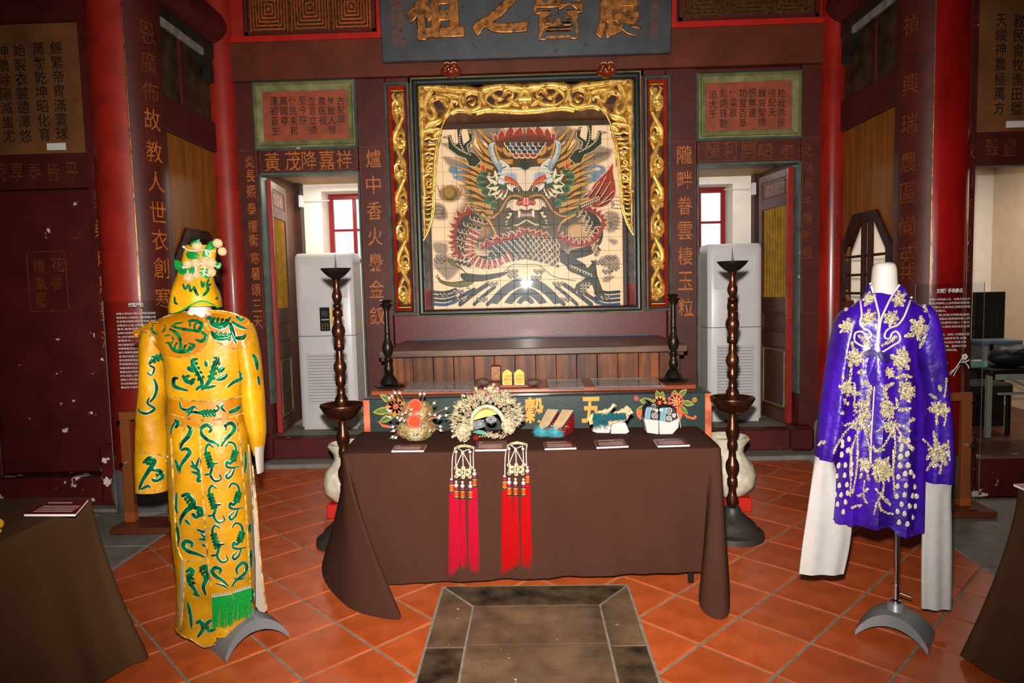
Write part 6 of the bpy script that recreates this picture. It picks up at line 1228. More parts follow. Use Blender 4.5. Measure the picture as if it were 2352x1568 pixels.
# ------------------------------------------------------------ pearl strings with tassels hanging over the table edge
def tasselset(label, K, top, strings, m, Yf):
    c = at(top[0], top[1], Yf); t = thing('tassel_ornament', label, 'ornament', (c.x, Yf, ZC), 'tasselled pearl ornaments hanging over the table edge')
    def W(x, y):
        X, Y_ = 1000 + x / 4.354, 980 + y / 4.354
        if Y_ < 1037: p = fl(X, Y_, ZC + .009); return p
        return at(X, Y_, Yf)
    return t, W
RT1 = mat('rose_red_thread', '9c0a26', .65, var=.15, scale=200, spec=.15); RT2 = mat('scarlet_thread', '9a060a', .65, var=.15, scale=200, spec=.15)
BAND = {k: mat('tassel_band_' + k, v, .5, metal=.2) for k, v in dict(orange='a8401a', yellow='a07818', navy='15182a', rose='80203a').items()}
for name_, dx, dy, rt, lab in (('a', 0, 0, RT1, 'rose red tassels on pearl strings, the left of the two ornaments'), ('b', 530, -30, RT2, 'scarlet tassels on pearl strings, the right of the two ornaments')):
    t, W = tasselset(lab, None, (1064 + dx / 4.354, 1100), None, rt, 3.408)
    D = lambda x, y: W(x + dx, y + dy)
    crown = [D(x, y) for x, y in ((195, 218), (225, 203), (285, 192), (345, 200), (385, 212))]
    build(MB().tube(cr(crown, 4), .0085, 6, flat=.6), 'top_arc', CREAM, t); build(MB().tube([D(290, 192), D(290, 168)], [.009, .002], 6), 'finial', CREAM, t)
    def string(name, pts, r=.0026):
        P = cr([D(*q) for q in pts], 6); o = build(MB().tube(P, r, 5), name, PEARL, t); mb = MB(); n = 0; acc = 0
        for i in range(1, len(P)):
            acc += (Vector(P[i]) - Vector(P[i - 1])).length
            if acc > .009: mb.ball(P[i], r * 1.5, 6, 4); acc = 0
        if mb.v: build(mb, 'seed_beads', PEARL, o, kind='stuff')
        return o
    ends = ((165, 540), (387, 465))
    string('bead_string', [(195, 222), (172, 300), (166, 420), (166, 525)]); string('bead_string', [(385, 218), (378, 280), (382, 420)])
    for P in ([(210, 240), (203, 330), (205, 400)], [(345, 240), (350, 330), (352, 395)], [(272, 250), (240, 320), (208, 398)], [(272, 250), (276, 330), (278, 405)], [(272, 250), (310, 320), (350, 392)], [(225, 215), (250, 230), (272, 250), (310, 232), (345, 225)]): string('bead_string', P)
    for x, y in ((208, 248), (272, 252), (346, 250)): build(MB().ball(D(x, y), .009, 10, 7), 'pearl', PEARL, t)
    mb = MB()
    for cx_, cy_, r in ((238, 456, 33), (322, 456, 33), (238, 456, 18), (322, 456, 18), (280, 456, 30)):
        p = D(cx_, cy_); R = r / 4.354 * 3.408 / FPX; mb.tube([p + Vector((R * math.cos(a), -.001, R * math.sin(a))) for a in np.linspace(0, 2 * PI, 18, endpoint=False)], .0042, 6, closed=True)
    for cx_, cy_ in ((205, 412), (355, 410), (208, 495), (345, 497), (280, 410), (278, 502)):
        p = D(cx_, cy_); R = 13 / 4.354 * 3.408 / FPX; mb.tube([p + Vector((R * math.cos(a), -.001, R * math.sin(a))) for a in np.linspace(0, 2 * PI, 12, endpoint=False)], .0042, 6, closed=True)
    build(mb, 'coin_knot_plaque', CREAM, t)
    for x, y0, y1, bl in ((163, 550, 1480, 540), (210, 612, 1440, 560), (273, 616, 1420, 560), (352, 618, 1430, 560), (392, 496, 1450, 430)):
        y0b = y0
        for yy, r in ((y0 - 26, .0115), (y0 - 62, .0075)):
            if bl == 540 and yy < y0 - 40: continue
            if bl == 540: r = .0078
            build(MB().ball(D(x - 2, yy), r, 12, 8), 'pearl', PEARL, t)
        cap = None; rr = .0125
        seg = [(0, 14, 'rose'), (14, 24, 'navy'), (24, 36, 'yellow'), (36, 84, 'orange'), (84, 94, 'yellow'), (94, 106, 'navy')]
        top_, bot = D(x, y0 - 6), D(x, y0 + 106); to = thing('tassel', '', None, (0, 0, 0)) if False else None
        body = build(MB().tube([D(x, y0 - 6), D(x, y0 + 108)], rr * .93, 12), 'tassel_cap', BAND['rose'], t)
        for a, b, cc_ in seg: build(MB().tube([D(x, y0 + a - 4), D(x, y0 + b - 5)], rr, 14), 'thread_band', BAND[cc_], body)
        mb = MB(); qq = random.Random(x + dx); b0, e0 = D(x, y0 + 104), D(x + (x - 270) * .06 + 14 * .6, y1)
        for k in range(40):
            a = 2 * PI * k / 20; r = rr * (.9 if k < 20 else .5); r2 = r * 1.35 + qq.uniform(-.003, .003); ee = e0 + Vector((r2 * math.cos(a) * 1.1, r2 * math.sin(a) * .7, qq.uniform(-.012, .02))); bb = b0 + Vector((r * math.cos(a), r * math.sin(a) * .8, 0))
            mb.tube([bb, bb.lerp(ee, .35) + Vector((qq.uniform(-.001, .001), 0, 0)), bb.lerp(ee, .7), ee], [.0022, .0024, .0022, .0008], 4, cap=False)
        build(mb, 'thread_skirt', rt, t, kind='stuff', fix=False)
# ------------------------------------------------------------ costume helpers: lofted cloth and appliqué that lies on it
class Surf:
    """collects cloth surfaces so that trims can be laid on them"""
    def __init__(s): s.v = []; s.f = []; s.t = None
    def add(s, mb): b = len(s.v); s.v += [Vector(v) for v in mb.v]; s.f += [tuple(i + b for i in f) for f in mb.f]; s.t = None
    def hit(s, x, y, off, Yd):
        if s.t is None: s.t = BVHTree.FromPolygons(s.v, s.f)
        d = ray(x, y).normalized(); h = s.t.ray_cast(CP, d)
        return (h[0] - d * off, True) if h[0] is not None and h[3] < 5 else (at(x, y, Yd) - d * off, False)
def loft(rows, Yc, n=36, ripple=0, rfreq=9, flat=2.2, dz=None, ph=0):
    """rows of (y, x left, x right, depth) in photo measure become closed horizontal rings about the depth Yc"""
    R = []; rows = [tuple(map(float, r)) for r in cr(rows, 4)]
    for k, (y, xl, xr, d) in enumerate(rows):
        a, b = at(xl, y, Yc), at(xr, y, Yc); c = (a + b) / 2; hw = (b - a).length / 2; ring = []
        for i in range(n):
            t = 2 * PI * i / n; ct, st = math.cos(t), math.sin(t); e = 2 / flat; px = math.copysign(abs(ct) ** e, ct); py = math.copysign(abs(st) ** e, st)
            rp = 1 + ripple * (k / len(rows)) * math.sin(rfreq * t + ph + .3 * k / len(rows))
            ring.append(Vector((c.x + hw * px, Yc - d * py * rp, c.z + (a.z - b.z) * -.5 * px)))
        R.append(ring)
    if dz:
        for i, p in enumerate(R[-1]): p.z = dz(i / n, p)
    return R
def patch(S_, poly, K, off, Yd, nr=6, bulge=0):
    P = [(K[0] + x / K[2], K[1] + y / K[2]) for x, y in cr(poly, 3, True)]; cx = sum(p[0] for p in P) / len(P); cy = sum(p[1] for p in P) / len(P); R = []
    ds = [(CP - S_.hit(x, y, off, Yd)[0]).length for x, y in P]
    for k in range(nr + 1):
        f = 1 - k / nr * .98; R.append([S_.hit(cx + (x - cx) * f, cy + (y - cy) * f, off + bulge * (1 - f * f), Yd)[0] for x, y in P])
    return MB().rings(R, caps=(False, True))
def ribbon(mb, S_, path, w, K, off, Yd, h=.003, taper=2, sm=5, wend=.35):
    P = cr([(K[0] + x / K[2], K[1] + y / K[2]) for x, y in path], sm); m = len(P); A = np.array(P); T = np.gradient(A, axis=0); T /= np.hypot(T[:, 0], T[:, 1])[:, None] + 1e-9; N_ = np.stack([-T[:, 1], T[:, 0]], 1); W = w * 1.32 / K[2] / 2; rows = []; last = None
    for i in range(m):
        f = i / (m - 1); ww = W * (max(wend, math.sin(PI * (.12 + .82 * f)) ** .7) if taper == 2 else 1); c, ok = S_.hit(A[i][0], A[i][1], off, Yd if last is None else last); last = c.y
        row = []
        for q, hh in ((-1, 0), (-.55, .8), (0, 1), (.55, .8), (1, 0)):
            x, y = A[i] + N_[i] * ww * q; p = CP + (ray(x, y).normalized()) * ((c - CP).length)
            p2, ok2 = S_.hit(x, y, off, c.y); p = p2 if ok2 and (p2 - p).length < .03 else p; row.append(p - ray(x, y).normalized() * hh * h)
        rows.append(row)
    return mb.rings(rows, close=False)
def cord(mb, S_, path, K, off, Yd, r=.003, sm=5, n=6):
    P = cr([(K[0] + x / K[2], K[1] + y / K[2]) for x, y in path], sm); Q = []; last = Yd
    for x, y in P: c, ok = S_.hit(x, y, off, last); Q.append(c); last = c.y
    return mb.tube(Q, r, n)
# mannequins
GREYP = mat('silver_grey_enamel', '6c6e72', .4, metal=.25, var=.05); CHROME = mat('chrome', 'c8c8cc', .12, metal=1, var=.02); MANW = mat('white_mannequin', 'a8a29c', .55, var=.02)
def stand(t, fa, fb, top, px, pole_top):
    A, B_ = Vector((fa.x, fa.y, 0)), Vector((fb.x, fb.y, 0)); U = (B_ - A); L = U.length; U /= L; W_ = EZ.cross(U); R = []; n = 16
    A = A + W_ * .0
    for i in range(n + 1):
        f = i / n; z = top * (1 - (2 * f - 1) ** 2) ** .8; wd = .075 + .03 * (2 * f - 1) ** 2; c = A + U * L * f; th = .022 + .02 * (1 - (2 * f - 1) ** 2)
        R.append([c - W_ * wd + EZ * max(z - th * .2, .001), c - W_ * wd * .93 + EZ * (z + th), c + EZ * (z + th + .012), c + W_ * wd * .93 + EZ * (z + th), c + W_ * wd + EZ * max(z - th * .2, .001)])
    build(MB().rings(R, close=True, caps=(True, True)), 'base', GREYP, t)
    c = (A + B_) / 2; z = top + .04
    build(MB().lathe([(.055, z - .015), (.04, z + .005), (.034, z + .035), (.03, z + .04)], 20, (c.x, c.y, 0)), 'boss', GREYP, t)
    build(MB().lathe([(.024, z + .04), (.024, z + .05), (.016, z + .055), (.016, z + .12)], 16, (c.x, c.y, 0)), 'clamp', CHROME, t)
    build(MB().tube([(c.x + .012, c.y - .01, z + .085), (c.x + .05, c.y - .03, z + .075)], .004, 6), 'wing_screw', CHROME, t)
    build(MB().tube([(c.x, c.y, z + .05), (c.x, c.y, pole_top)], .0105, 12), 'pole', CHROME, t)
    return c
# ------------------------------------------------------------ yellow opera robe on its mannequin
YA, YBK = (220, 530, 2.85), (220, 1000, 2.904); YY = 2.95
SATIN = mat('yellow_satin', '9a6a02', .46, var=.2, scale=5, bump=.55, bscale=13, col2='b68006', spec=.3, bdist=.016); SATO = mat('orange_yellow_satin', '965c04', .42, var=.2, scale=6, bump=.4, bscale=16, spec=.3, bdist=.01)
def sequin(name, c, c2, metal=.5, rough=.25, scale=420, spark=None):
    m = mat(name, c, rough, metal, var=.5, scale=34, col2=c2); t = m.node_tree; b = t.nodes['Principled BSDF']; v = t.nodes.new('ShaderNodeTexVoronoi'); v.inputs['Scale'].default_value = scale; tc = t.nodes.new('ShaderNodeTexCoord'); t.links.new(tc.outputs['Object'], v.inputs['Vector'])
    bp = t.nodes.new('ShaderNodeBump'); bp.inputs['Strength'].default_value = .9; bp.inputs['Distance'].default_value = .003; t.links.new(v.outputs['Color'], bp.inputs['Height']); t.links.new(bp.outputs[0], b.inputs['Normal']); return m
SEQ = sequin('green_sequins', '05240f', '0f7a48', .35, .22); SILV = mat('silver_cord', 'b8bcb0', .35, metal=.5, var=.1); GCORD = sequin('gold_braid', 'a87a34', 'e0b868', .2, .4, 700)
YS = Surf(); YR = thing('opera_robe', 'long yellow satin opera robe with green sequin scrolls on the mannequin at left', 'costume', (at(490, 1000, YY).x, YY, 0))
hemL = [(385, 1405), (411, 1451), (433, 1466), (468, 1485), (495, 1478), (503, 1455), (513, 1448), (550, 1447), (581, 1428), (600, 1405)]
def hemz(pts, Y0, back):
    xs, ys = [p[0] for p in pts], [p[1] for p in pts]
    def f(u, p):
        if p.y > Y0 - .01: return p.z + back
        x = pj(p)[0]; y = float(np.interp(x, xs, ys)); return max(.012, at(x, y, p.y).z)
    return f
body = [(722, 405, 540, .05), (738, 372, 562, .085), (770, 364, 572, .105), (830, 382, 562, .115), (880, 386, 556, .11), (920, 393, 553, .105), (965, 391, 559, .115), (1000, 391, 568, .125), (1050, 392, 572, .13), (1150, 397, 572, .13), (1250, 405, 576, .13), (1300, 411, 580, .128), (1350, 414, 582, .125), (1405, 412, 583, .122), (1440, 411, 584, .12)]
R = loft(body, YY, 48, .05, 7, 2.3, dz=hemz(hemL, YY, .02)); mb = MB().rings(R, caps=(True, False)); o = build(mb, 'robe_body', SATIN, YR, fix=False); YS.add(mb); sheet(o, .004)
sl = [(738, 346, 395, .05), (765, 330, 392, .075), (800, 326, 386, .08), (850, 327, 383, .078), (900, 324, 384, .075), (950, 318, 376, .07), (1000, 315, 384, .066), (1040, 314, 386, .062)]
mb = MB().rings(loft(sl, YY + .01, 24, .06, 5, 2.1, ph=1)); o = build(mb, 'sleeve', SATIN, YR, fix=False); YS.add(mb)
mb = MB().rings(loft([(1036, 313, 388, .066), (1070, 313, 387, .062), (1126, 314, 383, .056)], YY + .01, 24, .03, 3, 2.1)); build(mb, 'cuff', SATIN, YR, fix=False); YS.add(mb)
sr = [(742, 545, 578, .05), (770, 545, 586, .075), (810, 548, 594, .075), (850, 555, 599, .072), (900, 557, 604, .07), (950, 562, 607, .066), (990, 572, 609, .06), (1020, 580, 606, .05), (1042, 586, 603, .04)]
mb = MB().rings(loft(sr, YY + .01, 24, .06, 5, 2.1, ph=2)); build(mb, 'sleeve', SATIN, YR, fix=False); YS.add(mb)
CUFFW = mat('white_cuff_lining', '8e8378', .7, var=.06, bump=.1, bscale=40)
mb = MB().rings(loft([(1022, 586, 604, .04), (1050, 589, 603, .036), (1084, 593, 603, .03)], YY + .0, 18, .04, 4)); build(mb, 'white_cuff', CUFFW, YR, fix=False)
# belt, shoulder cape
mb = MB().rings(loft([(910, 391, 555, .112), (938, 391, 556, .116), (967, 389, 560, .121)], YY, 40, 0, 5, 2.3)); build(mb, 'belt', SATO, YR, fix=False); YS.add(mb)
capeL = [(590, 530), (650, 550), (720, 600), (740, 660), (735, 720), (690, 780), (620, 815), (540, 825), (470, 810), (400, 760), (360, 700), (335, 655), (242, 665), (330, 620), (420, 580), (500, 545)]
capeR = [(740, 520), (718, 560), (714, 610), (742, 660), (760, 700), (820, 740), (900, 768), (960, 770), (1002, 730), (1015, 660), (1005, 592), (930, 550), (830, 525)]
capm = []
for P in (capeL, capeR):
    m_ = patch(YS, P, YA, .012, YY - .02, bulge=.0); o = build(m_, 'cape_lobe', SATO, YR, fix=False); sheet(o, .004); capm.append(m_)
mb = patch(YS, [(242, 665), (300, 650), (345, 660), (340, 760), (310, 850), (288, 790), (290, 720)], YA, .004, YY); build(mb, 'shoulder_wing', SATIN, YR, fix=False); capm.append(mb)
for m_ in capm: YS.add(m_)
# lining flap at the side slit
mb = patch(YS, [(1012, 70), (1022, 300), (1035, 600), (1050, 900), (1068, 1138), (1140, 1168), (1118, 1000), (1092, 760), (1075, 500), (1045, 200)], YBK, .004, YY - .04, 3); o = build(mb, 'lining_flap', CUFFW, YR, fix=False); YS.add(mb)
mb = patch(YS, [(572, 850), (562, 1000), (556, 1200), (553, 1320), (568, 1325), (580, 1100), (588, 860)], YBK, .003, YY - .04, 3); build(mb, 'lining_strip', CUFFW, YR, fix=False)
def frond(p0, p1, n, l, K, out):
    p0, p1 = np.array(p0, float), np.array(p1, float); d = p1 - p0; nn = np.array([-d[1], d[0]]) / (np.hypot(*d) + 1e-9)
    for i in range(n):
        c = p0 + d * (i + .5) / n
        for s in (-1, 1): out.append(([tuple(c), tuple(c + nn * s * l * 1.15 + d / n * .5)], 9))
MA = [([(480, 560), (500, 582), (540, 572), (552, 545)], 17), ([(378, 612), (368, 648), (398, 672), (445, 655), (452, 622), (425, 610)], 19), ([(480, 640), (530, 670), (555, 720), (560, 780)], 24), ([(452, 735), (478, 735), (505, 775), (550, 790), (600, 785), (645, 750), (605, 735)], 26), ([(448, 688), (490, 680)], 15), ([(502, 628), (530, 605), (575, 600)], 18), ([(490, 622), (560, 640), (640, 652), (680, 650)], 20), ([(602, 590), (650, 585), (692, 610), (685, 650), (650, 662)], 24), ([(690, 660), (722, 690), (692, 722), (650, 708)], 24), ([(500, 690), (510, 720)], 14),
      ([(725, 575), (752, 570), (765, 605), (805, 622), (850, 602), (885, 562)], 26), ([(758, 655), (785, 695), (835, 702), (885, 690)], 26), ([(878, 598), (895, 660), (920, 738)], 22), ([(915, 700), (960, 700), (985, 675)], 22), ([(890, 592), (935, 622), (992, 642)], 16), ([(918, 558), (950, 582), (975, 570)], 18), ([(800, 640), (840, 625), (875, 600)], 18),
      ([(698, 1042), (690, 970), (655, 905), (632, 850), (668, 838)], 24), ([(704, 1035), (755, 965), (775, 885), (800, 838), (770, 830)], 24), ([(568, 945), (600, 985), (645, 992)], 24), ([(860, 940), (830, 962), (788, 972)], 24), ([(600, 892), (645, 922)], 24), ([(842, 892), (800, 925)], 24), ([(655, 1042), (690, 1010)], 15), ([(718, 1030), (785, 1012)], 15), ([(720, 850), (725, 890)], 18), ([(540, 965), (512, 968), (512, 1010), (545, 1030), (605, 1045)], 20), ([(938, 918), (952, 965), (905, 988), (858, 1025)], 18),
      ([(550, 1120), (560, 1160), (600, 1172), (642, 1150), (665, 1162)], 14), ([(590, 1190), (640, 1185), (700, 1195), (760, 1190), (805, 1165), (790, 1140)], 15), ([(840, 1128), (822, 1155), (850, 1185)], 14), ([(872, 1188), (915, 1172), (948, 1145)], 22), ([(670, 1190), (720, 1180)], 18), ([(600, 1215), (640, 1160)], 10),
      ([(600, 1275), (622, 1298), (605, 1345), (568, 1385), (552, 1430)], 22), ([(740, 1320), (760, 1295), (728, 1270), (692, 1290), (690, 1325), (735, 1370), (790, 1388), (803, 1412)], 20), ([(850, 1305), (850, 1272), (885, 1258), (908, 1285), (890, 1325), (840, 1372), (822, 1412)], 20), ([(515, 1235), (540, 1260), (520, 1290)], 20), ([(490, 1330), (500, 1280), (530, 1240)], 12),
      ([(348, 872), (385, 830), (432, 822)], 22), ([(350, 880), (382, 900), (362, 942), (335, 925)], 12), ([(380, 968), (398, 1020), (385, 1080), (352, 1122)], 16), ([(350, 1090), (340, 1130), (385, 1165), (330, 1195), (285, 1180), (282, 1160)], 14), ([(1028, 808), (1050, 850), (1058, 912)], 20), ([(1062, 950), (1072, 1010)], 13)]
MBK = [([(568, 100), (602, 88), (628, 112), (600, 152), (568, 200), (560, 252)], 20), ([(640, 165), (665, 210), (690, 145)], 14), ([(630, 200), (680, 225), (690, 260)], 16), ([(640, 240), (690, 262), (680, 300), (715, 300)], 18), ([(530, 160), (545, 200), (550, 240)], 16),
       ([(570, 405), (612, 392), (642, 425), (650, 465), (605, 500), (570, 552), (564, 592)], 26), ([(640, 478), (700, 490), (712, 522), (660, 545)], 26), ([(640, 520), (680, 550)], 22), ([(595, 562), (628, 592)], 17), ([(675, 625), (720, 642), (735, 620)], 15), ([(685, 690), (730, 690), (700, 650)], 15), ([(710, 725), (735, 740)], 14), ([(640, 745), (640, 715), (600, 705), (585, 735), (620, 772), (680, 790), (728, 812)], 22), ([(540, 380), (535, 480), (545, 520)], 14), ([(530, 580), (550, 660), (545, 740)], 18),
       ([(620, 880), (648, 905), (618, 955), (650, 1015), (692, 1072)], 24), ([(690, 885), (738, 872), (748, 930), (718, 1005), (735, 1065)], 24), ([(650, 1052), (695, 1068)], 18), ([(825, 920), (832, 892), (800, 880), (778, 905), (800, 938), (845, 965), (885, 1005)], 20), ([(945, 925), (940, 885), (980, 848), (1008, 872), (990, 922), (930, 972), (905, 1012)], 18), ([(612, 1110), (632, 1200), (640, 1290)], 18), ([(668, 1250), (702, 1242), (715, 1290), (678, 1345)], 24), ([(775, 1228), (740, 1258), (758, 1300), (802, 1290)], 22), ([(1030, 590), (1025, 650)], 16), ([(1035, 760), (1035, 880)], 16), ([(1045, 1020), (1050, 1100)], 14), ([(996, 110), (1000, 180), (992, 250)], 14), ([(920, 950), (960, 960), (1000, 945)], 9), ([(800, 985), (850, 1000), (880, 1020)], 9), ([(905, 1060), (910, 1200)], 14),
       ([(315, 185), (355, 150), (392, 170), (352, 235), (312, 300), (288, 362)], 22), ([(355, 225), (425, 235), (442, 275), (395, 300), (375, 285)], 22), ([(300, 360), (350, 335), (362, 350)], 14)]
for k in range(3):
    dx, dy = 22 * k, 275 * k - (10 if k == 2 else 0)
    for P, w_ in (([(785, 78), (755, 58), (735, 85), (738, 125), (752, 175), (775, 215), (765, 262), (795, 302), (835, 290), (825, 258)], 15), ([(815, 182), (780, 192), (770, 220)], 12), ([(865, 75), (885, 45), (922, 55), (935, 100), (922, 155), (895, 185), (875, 175), (872, 205), (905, 215), (935, 210), (960, 205)], 14), ([(925, 215), (908, 262), (880, 285), (870, 262), (900, 232)], 12), ([(725, 262), (760, 255)], 12)): MBK.append(([(x + dx, y + dy) for x, y in P], w_))
    frond((738 + dx, 105 + dy), (768 + dx, 210 + dy), 5, 20, YBK, MBK); frond((935 + dx, 95 + dy), (915 + dx, 165 + dy), 4, 20, YBK, MBK)
for a, b, n in (((632, 850), (690, 970), 4), ((800, 838), (755, 965), 4), ((600, 590), (690, 640), 3), ((470, 740), (620, 775), 5), ((750, 585), (860, 600), 4), ((770, 680), (880, 695), 4), ((570, 945), (640, 990), 2), ((690, 1195), (780, 1190), 4), ((360, 850), (430, 820), 3)): frond(a, b, n, 22, YA, MA)
for a, b, n in (((600, 400), (640, 460), 3), ((690, 490), (700, 530), 2), ((620, 880), (640, 990), 4), ((700, 880), (740, 940), 3), ((330, 170), (385, 175), 3), ((420, 240), (430, 290), 2)): frond(a, b, n, 22, YBK, MBK)
for L_, K in ((MA, YA), (MBK, YBK)):
    for P, w_ in L_:
        if len(P) > 2 or w_ > 9:
            ms = MB(); ribbon(ms, YS, P, w_ + 5, K, .0015, YY - .1, .0012)
            o = build(ms, 'silver_edging', SILV, YR, fix=False)
            ms = MB(); ribbon(ms, YS, P, w_, K, .003, YY - .1, .004); c = build(ms, 'sequin_scroll', SEQ, o, fix=False)
mb = MB()
for L_, K in ((MA, YA), (MBK, YBK)):
    for P, w_ in L_:
        if len(P) == 2 and w_ == 9: ribbon(mb, YS, P, 17, K, .003, YY - .1, .003, sm=3)
build(mb, 'sequin_leaf_tips', SEQ, YR, fix=False, kind='stuff')
for P, K in ((capeL + capeL[:1], YA), (capeR + capeR[:1], YA), ([(500, 1082), (620, 1110), (760, 1114), (950, 1085)], YA), ([(490, 1198), (640, 1235), (800, 1234), (965, 1195)], YA), ([(672, 1240), (690, 1420)], YA), ([(922, 1210), (950, 1420)], YA), ([(592, 1250), (540, 1430)], YA), ([(690, 0), (702, 200), (722, 500), (745, 800), (768, 1000)], YBK), ([(955, 0), (975, 200), (1000, 450), (1015, 700), (1030, 980)], YBK), ([(500, 20), (512, 230), (522, 450), (535, 640), (545, 745)], YBK), ([(545, 745), (585, 832), (660, 832), (745, 822)], YBK), ([(590, 840), (590, 1000), (575, 1200), (570, 1320), (640, 1360), (720, 1408), (795, 1392)], YBK), ([(850, 1300), (960, 1300), (1030, 1250)], YBK), ([(1045, 200), (1075, 500), (1092, 760), (1118, 1000), (1140, 1166)], YBK), ([(1018, 60), (1040, 330), (1055, 600)], YBK), ([(290, 108), (380, 118), (478, 140)], YBK), ([(275, 375), (430, 362)], YBK)):
    mb = MB(); cord(mb, YS, P, K, .004, YY - .1, .0036); build(mb, 'gold_braid', GCORD, YR, fix=False)
FR = mat('green_fringe', '067a2c', .45, var=.25, scale=150); qq = random.Random(8)
for (x0, y0), (x1, y1), yb0, yb1 in (((775, 1078), (912, 1058), 1292, 1268), ((918, 1050), (1040, 1012), 1240, 1205)):
    mb = MB(); beads = MB(); n = 30
    for i in range(n):
        f = (i + .5) / n; x, y = x0 + (x1 - x0) * f, y0 + (y1 - y0) * f; a = YS.hit(YBK[0] + x / YBK[2], YBK[1] + y / YBK[2], .008, YY - .1)[0]; yb = yb0 + (yb1 - yb0) * f + qq.uniform(-14, 6); bx_ = x + qq.uniform(-4, 4); b = YS.hit(YBK[0] + bx_ / YBK[2], YBK[1] + yb / YBK[2], .01, a.y)[0]
        if abs(b.y - a.y) > .05: b = at(YBK[0] + bx_ / YBK[2], YBK[1] + yb / YBK[2], a.y)
        mb.tube([a, a.lerp(b, .5), b], .0021, 5, cap=False)
        if i % 3 == 1: beads.ball(a + Vector((0, -.004, .004)), .0045, 8, 5); beads.ball(a + Vector((0, -.004, .013)), .003, 8, 5)
    f_ = build(mb, 'fringe', FR, YR, kind='stuff', fix=False); build(beads, 'fringe_beads', SILV, f_, kind='stuff', fix=False)
mb = MB()
for i in range(10): a = at(YBK[0] + (488 + i * 2.5) / YBK[2], YBK[1] + 225 / YBK[2], YY - .06); b = at(YBK[0] + (500 + i * 2.4) / YBK[2], YBK[1] + (395 + qq.uniform(-10, 12)) / YBK[2], YY - .06); mb.tube([a, b], .0022, 5, cap=False)
build(mb, 'side_tassel', FR, YR, kind='stuff', fix=False)
mb = MB()
for x, y in ((472, 170), (452, 250), (432, 340)): p = YS.hit(YBK[0] + x / YBK[2], YBK[1] + y / YBK[2], .003, YY)[0]; mb.ball(p, .005, 8, 5)
build(mb, 'cuff_studs', SILV, YR, kind='stuff')
# its mannequin
fa, fb = fl(497, 1503), fl(640, 1446); ym = thing('mannequin', 'white mannequin on a grey arched foot wearing the yellow robe', 'mannequin', ((fa.x + fb.x) / 2, (fa.y + fb.y) / 2, 0))
c = stand(ym, fa, fb, .085, 0, .62)
nx = at(462, 700, YY); build(MB().rings(loft([(615, 432, 480, .06), (650, 428, 486, .07), (690, 438, 482, .055), (712, 436, 484, .055), (732, 410, 520, .07), (760, 400, 530, .08)], YY, 20, caps_ if False else 0), caps=(True, True)), 'neck', MANW, ym)
build(MB().rings(loft([(745, 400, 536, .07), (860, 408, 540, .085), (940, 420, 535, .08), (1080, 420, 545, .085), (1100, 440, 530, .06)], YY, 20), caps=(True, True)), 'torso', MANW, ym)
# hood with pompoms
HS = Surf(); hd_ = thing('opera_hood', 'yellow satin hood with cream pompoms, green ribbon and pearls above the yellow robe', 'headdress', at(455, 700, YY))
hh = [(392, 719), (416, 714), (437, 702), (459, 692), (480, 695), (501, 707), (510, 712)]
hr = [(563, 426, 497, .022), (575, 424, 496, .03), (605, 417, 492, .04), (630, 410, 487, .055), (652, 404, 490, .075), (672, 399, 499, .088), (690, 396, 504, .092), (705, 394, 505, .092)]
mb = MB().rings(loft(hr, YY - .01, 36, .05, 6, 2.4, dz=lambda u, p: (p.z - .0 if p.y > YY - .03 else at(pj(p)[0], float(np.interp(pj(p)[0], [q[0] for q in hh], [q[1] for q in hh])), p.y).z)), caps=(True, False)); o = build(mb, 'hood', SATIN, hd_, fix=False); HS.add(mb); sheet(o, .003)
mb = MB(); cord(mb, HS, [(495, 538), (560, 523), (620, 488), (682, 460), (742, 470), (800, 503)], YA, .003, YY - .08, .0035); build(mb, 'green_piping', FR, hd_)
for P, w_ in (([(570, 345), (585, 380), (610, 355), (620, 395), (640, 370)], 14), ([(640, 360), (655, 400), (672, 425)], 16), ([(690, 325), (700, 365), (712, 330)], 14), ([(740, 315), (728, 350), (735, 385), (712, 415), (700, 425)], 16), ([(755, 345), (735, 360)], 13), ([(515, 430), (520, 470), (540, 480)], 12), ([(785, 450), (800, 435)], 14)):
    ms = MB(); ribbon(ms, HS, P, w_, YA, .003, YY - .08, .003); build(ms, 'sequin_scroll', SEQ, hd_, fix=False)
GRN = mat('green_ribbon', '0c6a2a', .4, var=.15)
for P in ([(612, 88), (678, 55), (672, 75), (640, 100)], [(600, 140), (672, 148), (670, 182), (605, 178)], [(700, 150), (738, 78), (770, 68), (780, 110), (740, 125), (735, 165), (705, 170)], [(520, 192), (582, 222), (560, 258), (525, 245)], [(552, 255), (640, 235), (640, 280), (560, 285)], [(790, 218), (820, 210), (812, 245), (790, 245)], [(680, 250), (750, 255), (745, 305), (700, 300)]):
    mb = patch(HS, P, YA, .008, YY - .05, 2, .006); o = build(mb, 'green_ribbon', GRN, hd_, fix=False); sheet(o, .003)
PC = mat('cream_pompom', '9a8660', .9, var=.1, scale=60, sheen=.3, spec=.1)
for k, (x, y, r) in enumerate(((663, 100, 33), (797, 82, 30), (828, 135, 27), (602, 222, 29), (652, 212, 29), (715, 202, 30), (758, 212, 32), (755, 270, 31), (608, 305, 32), (660, 288, 22))):
    p = HS.hit(YA[0] + x / YA[2], YA[1] + y / YA[2], .018, YY - .06)[0]; R_ = r / YA[2] * p.y / FPX; mb = MB().ball(p, R_ * .9, 14, 9, (1, 1, 1.25 if r == 22 else 1)); fuzz(mb, p, R_ * .88, 380, R_ * .2, k, w=.0007); build(mb, 'pompom', PC, hd_, kind='stuff', fix=False)
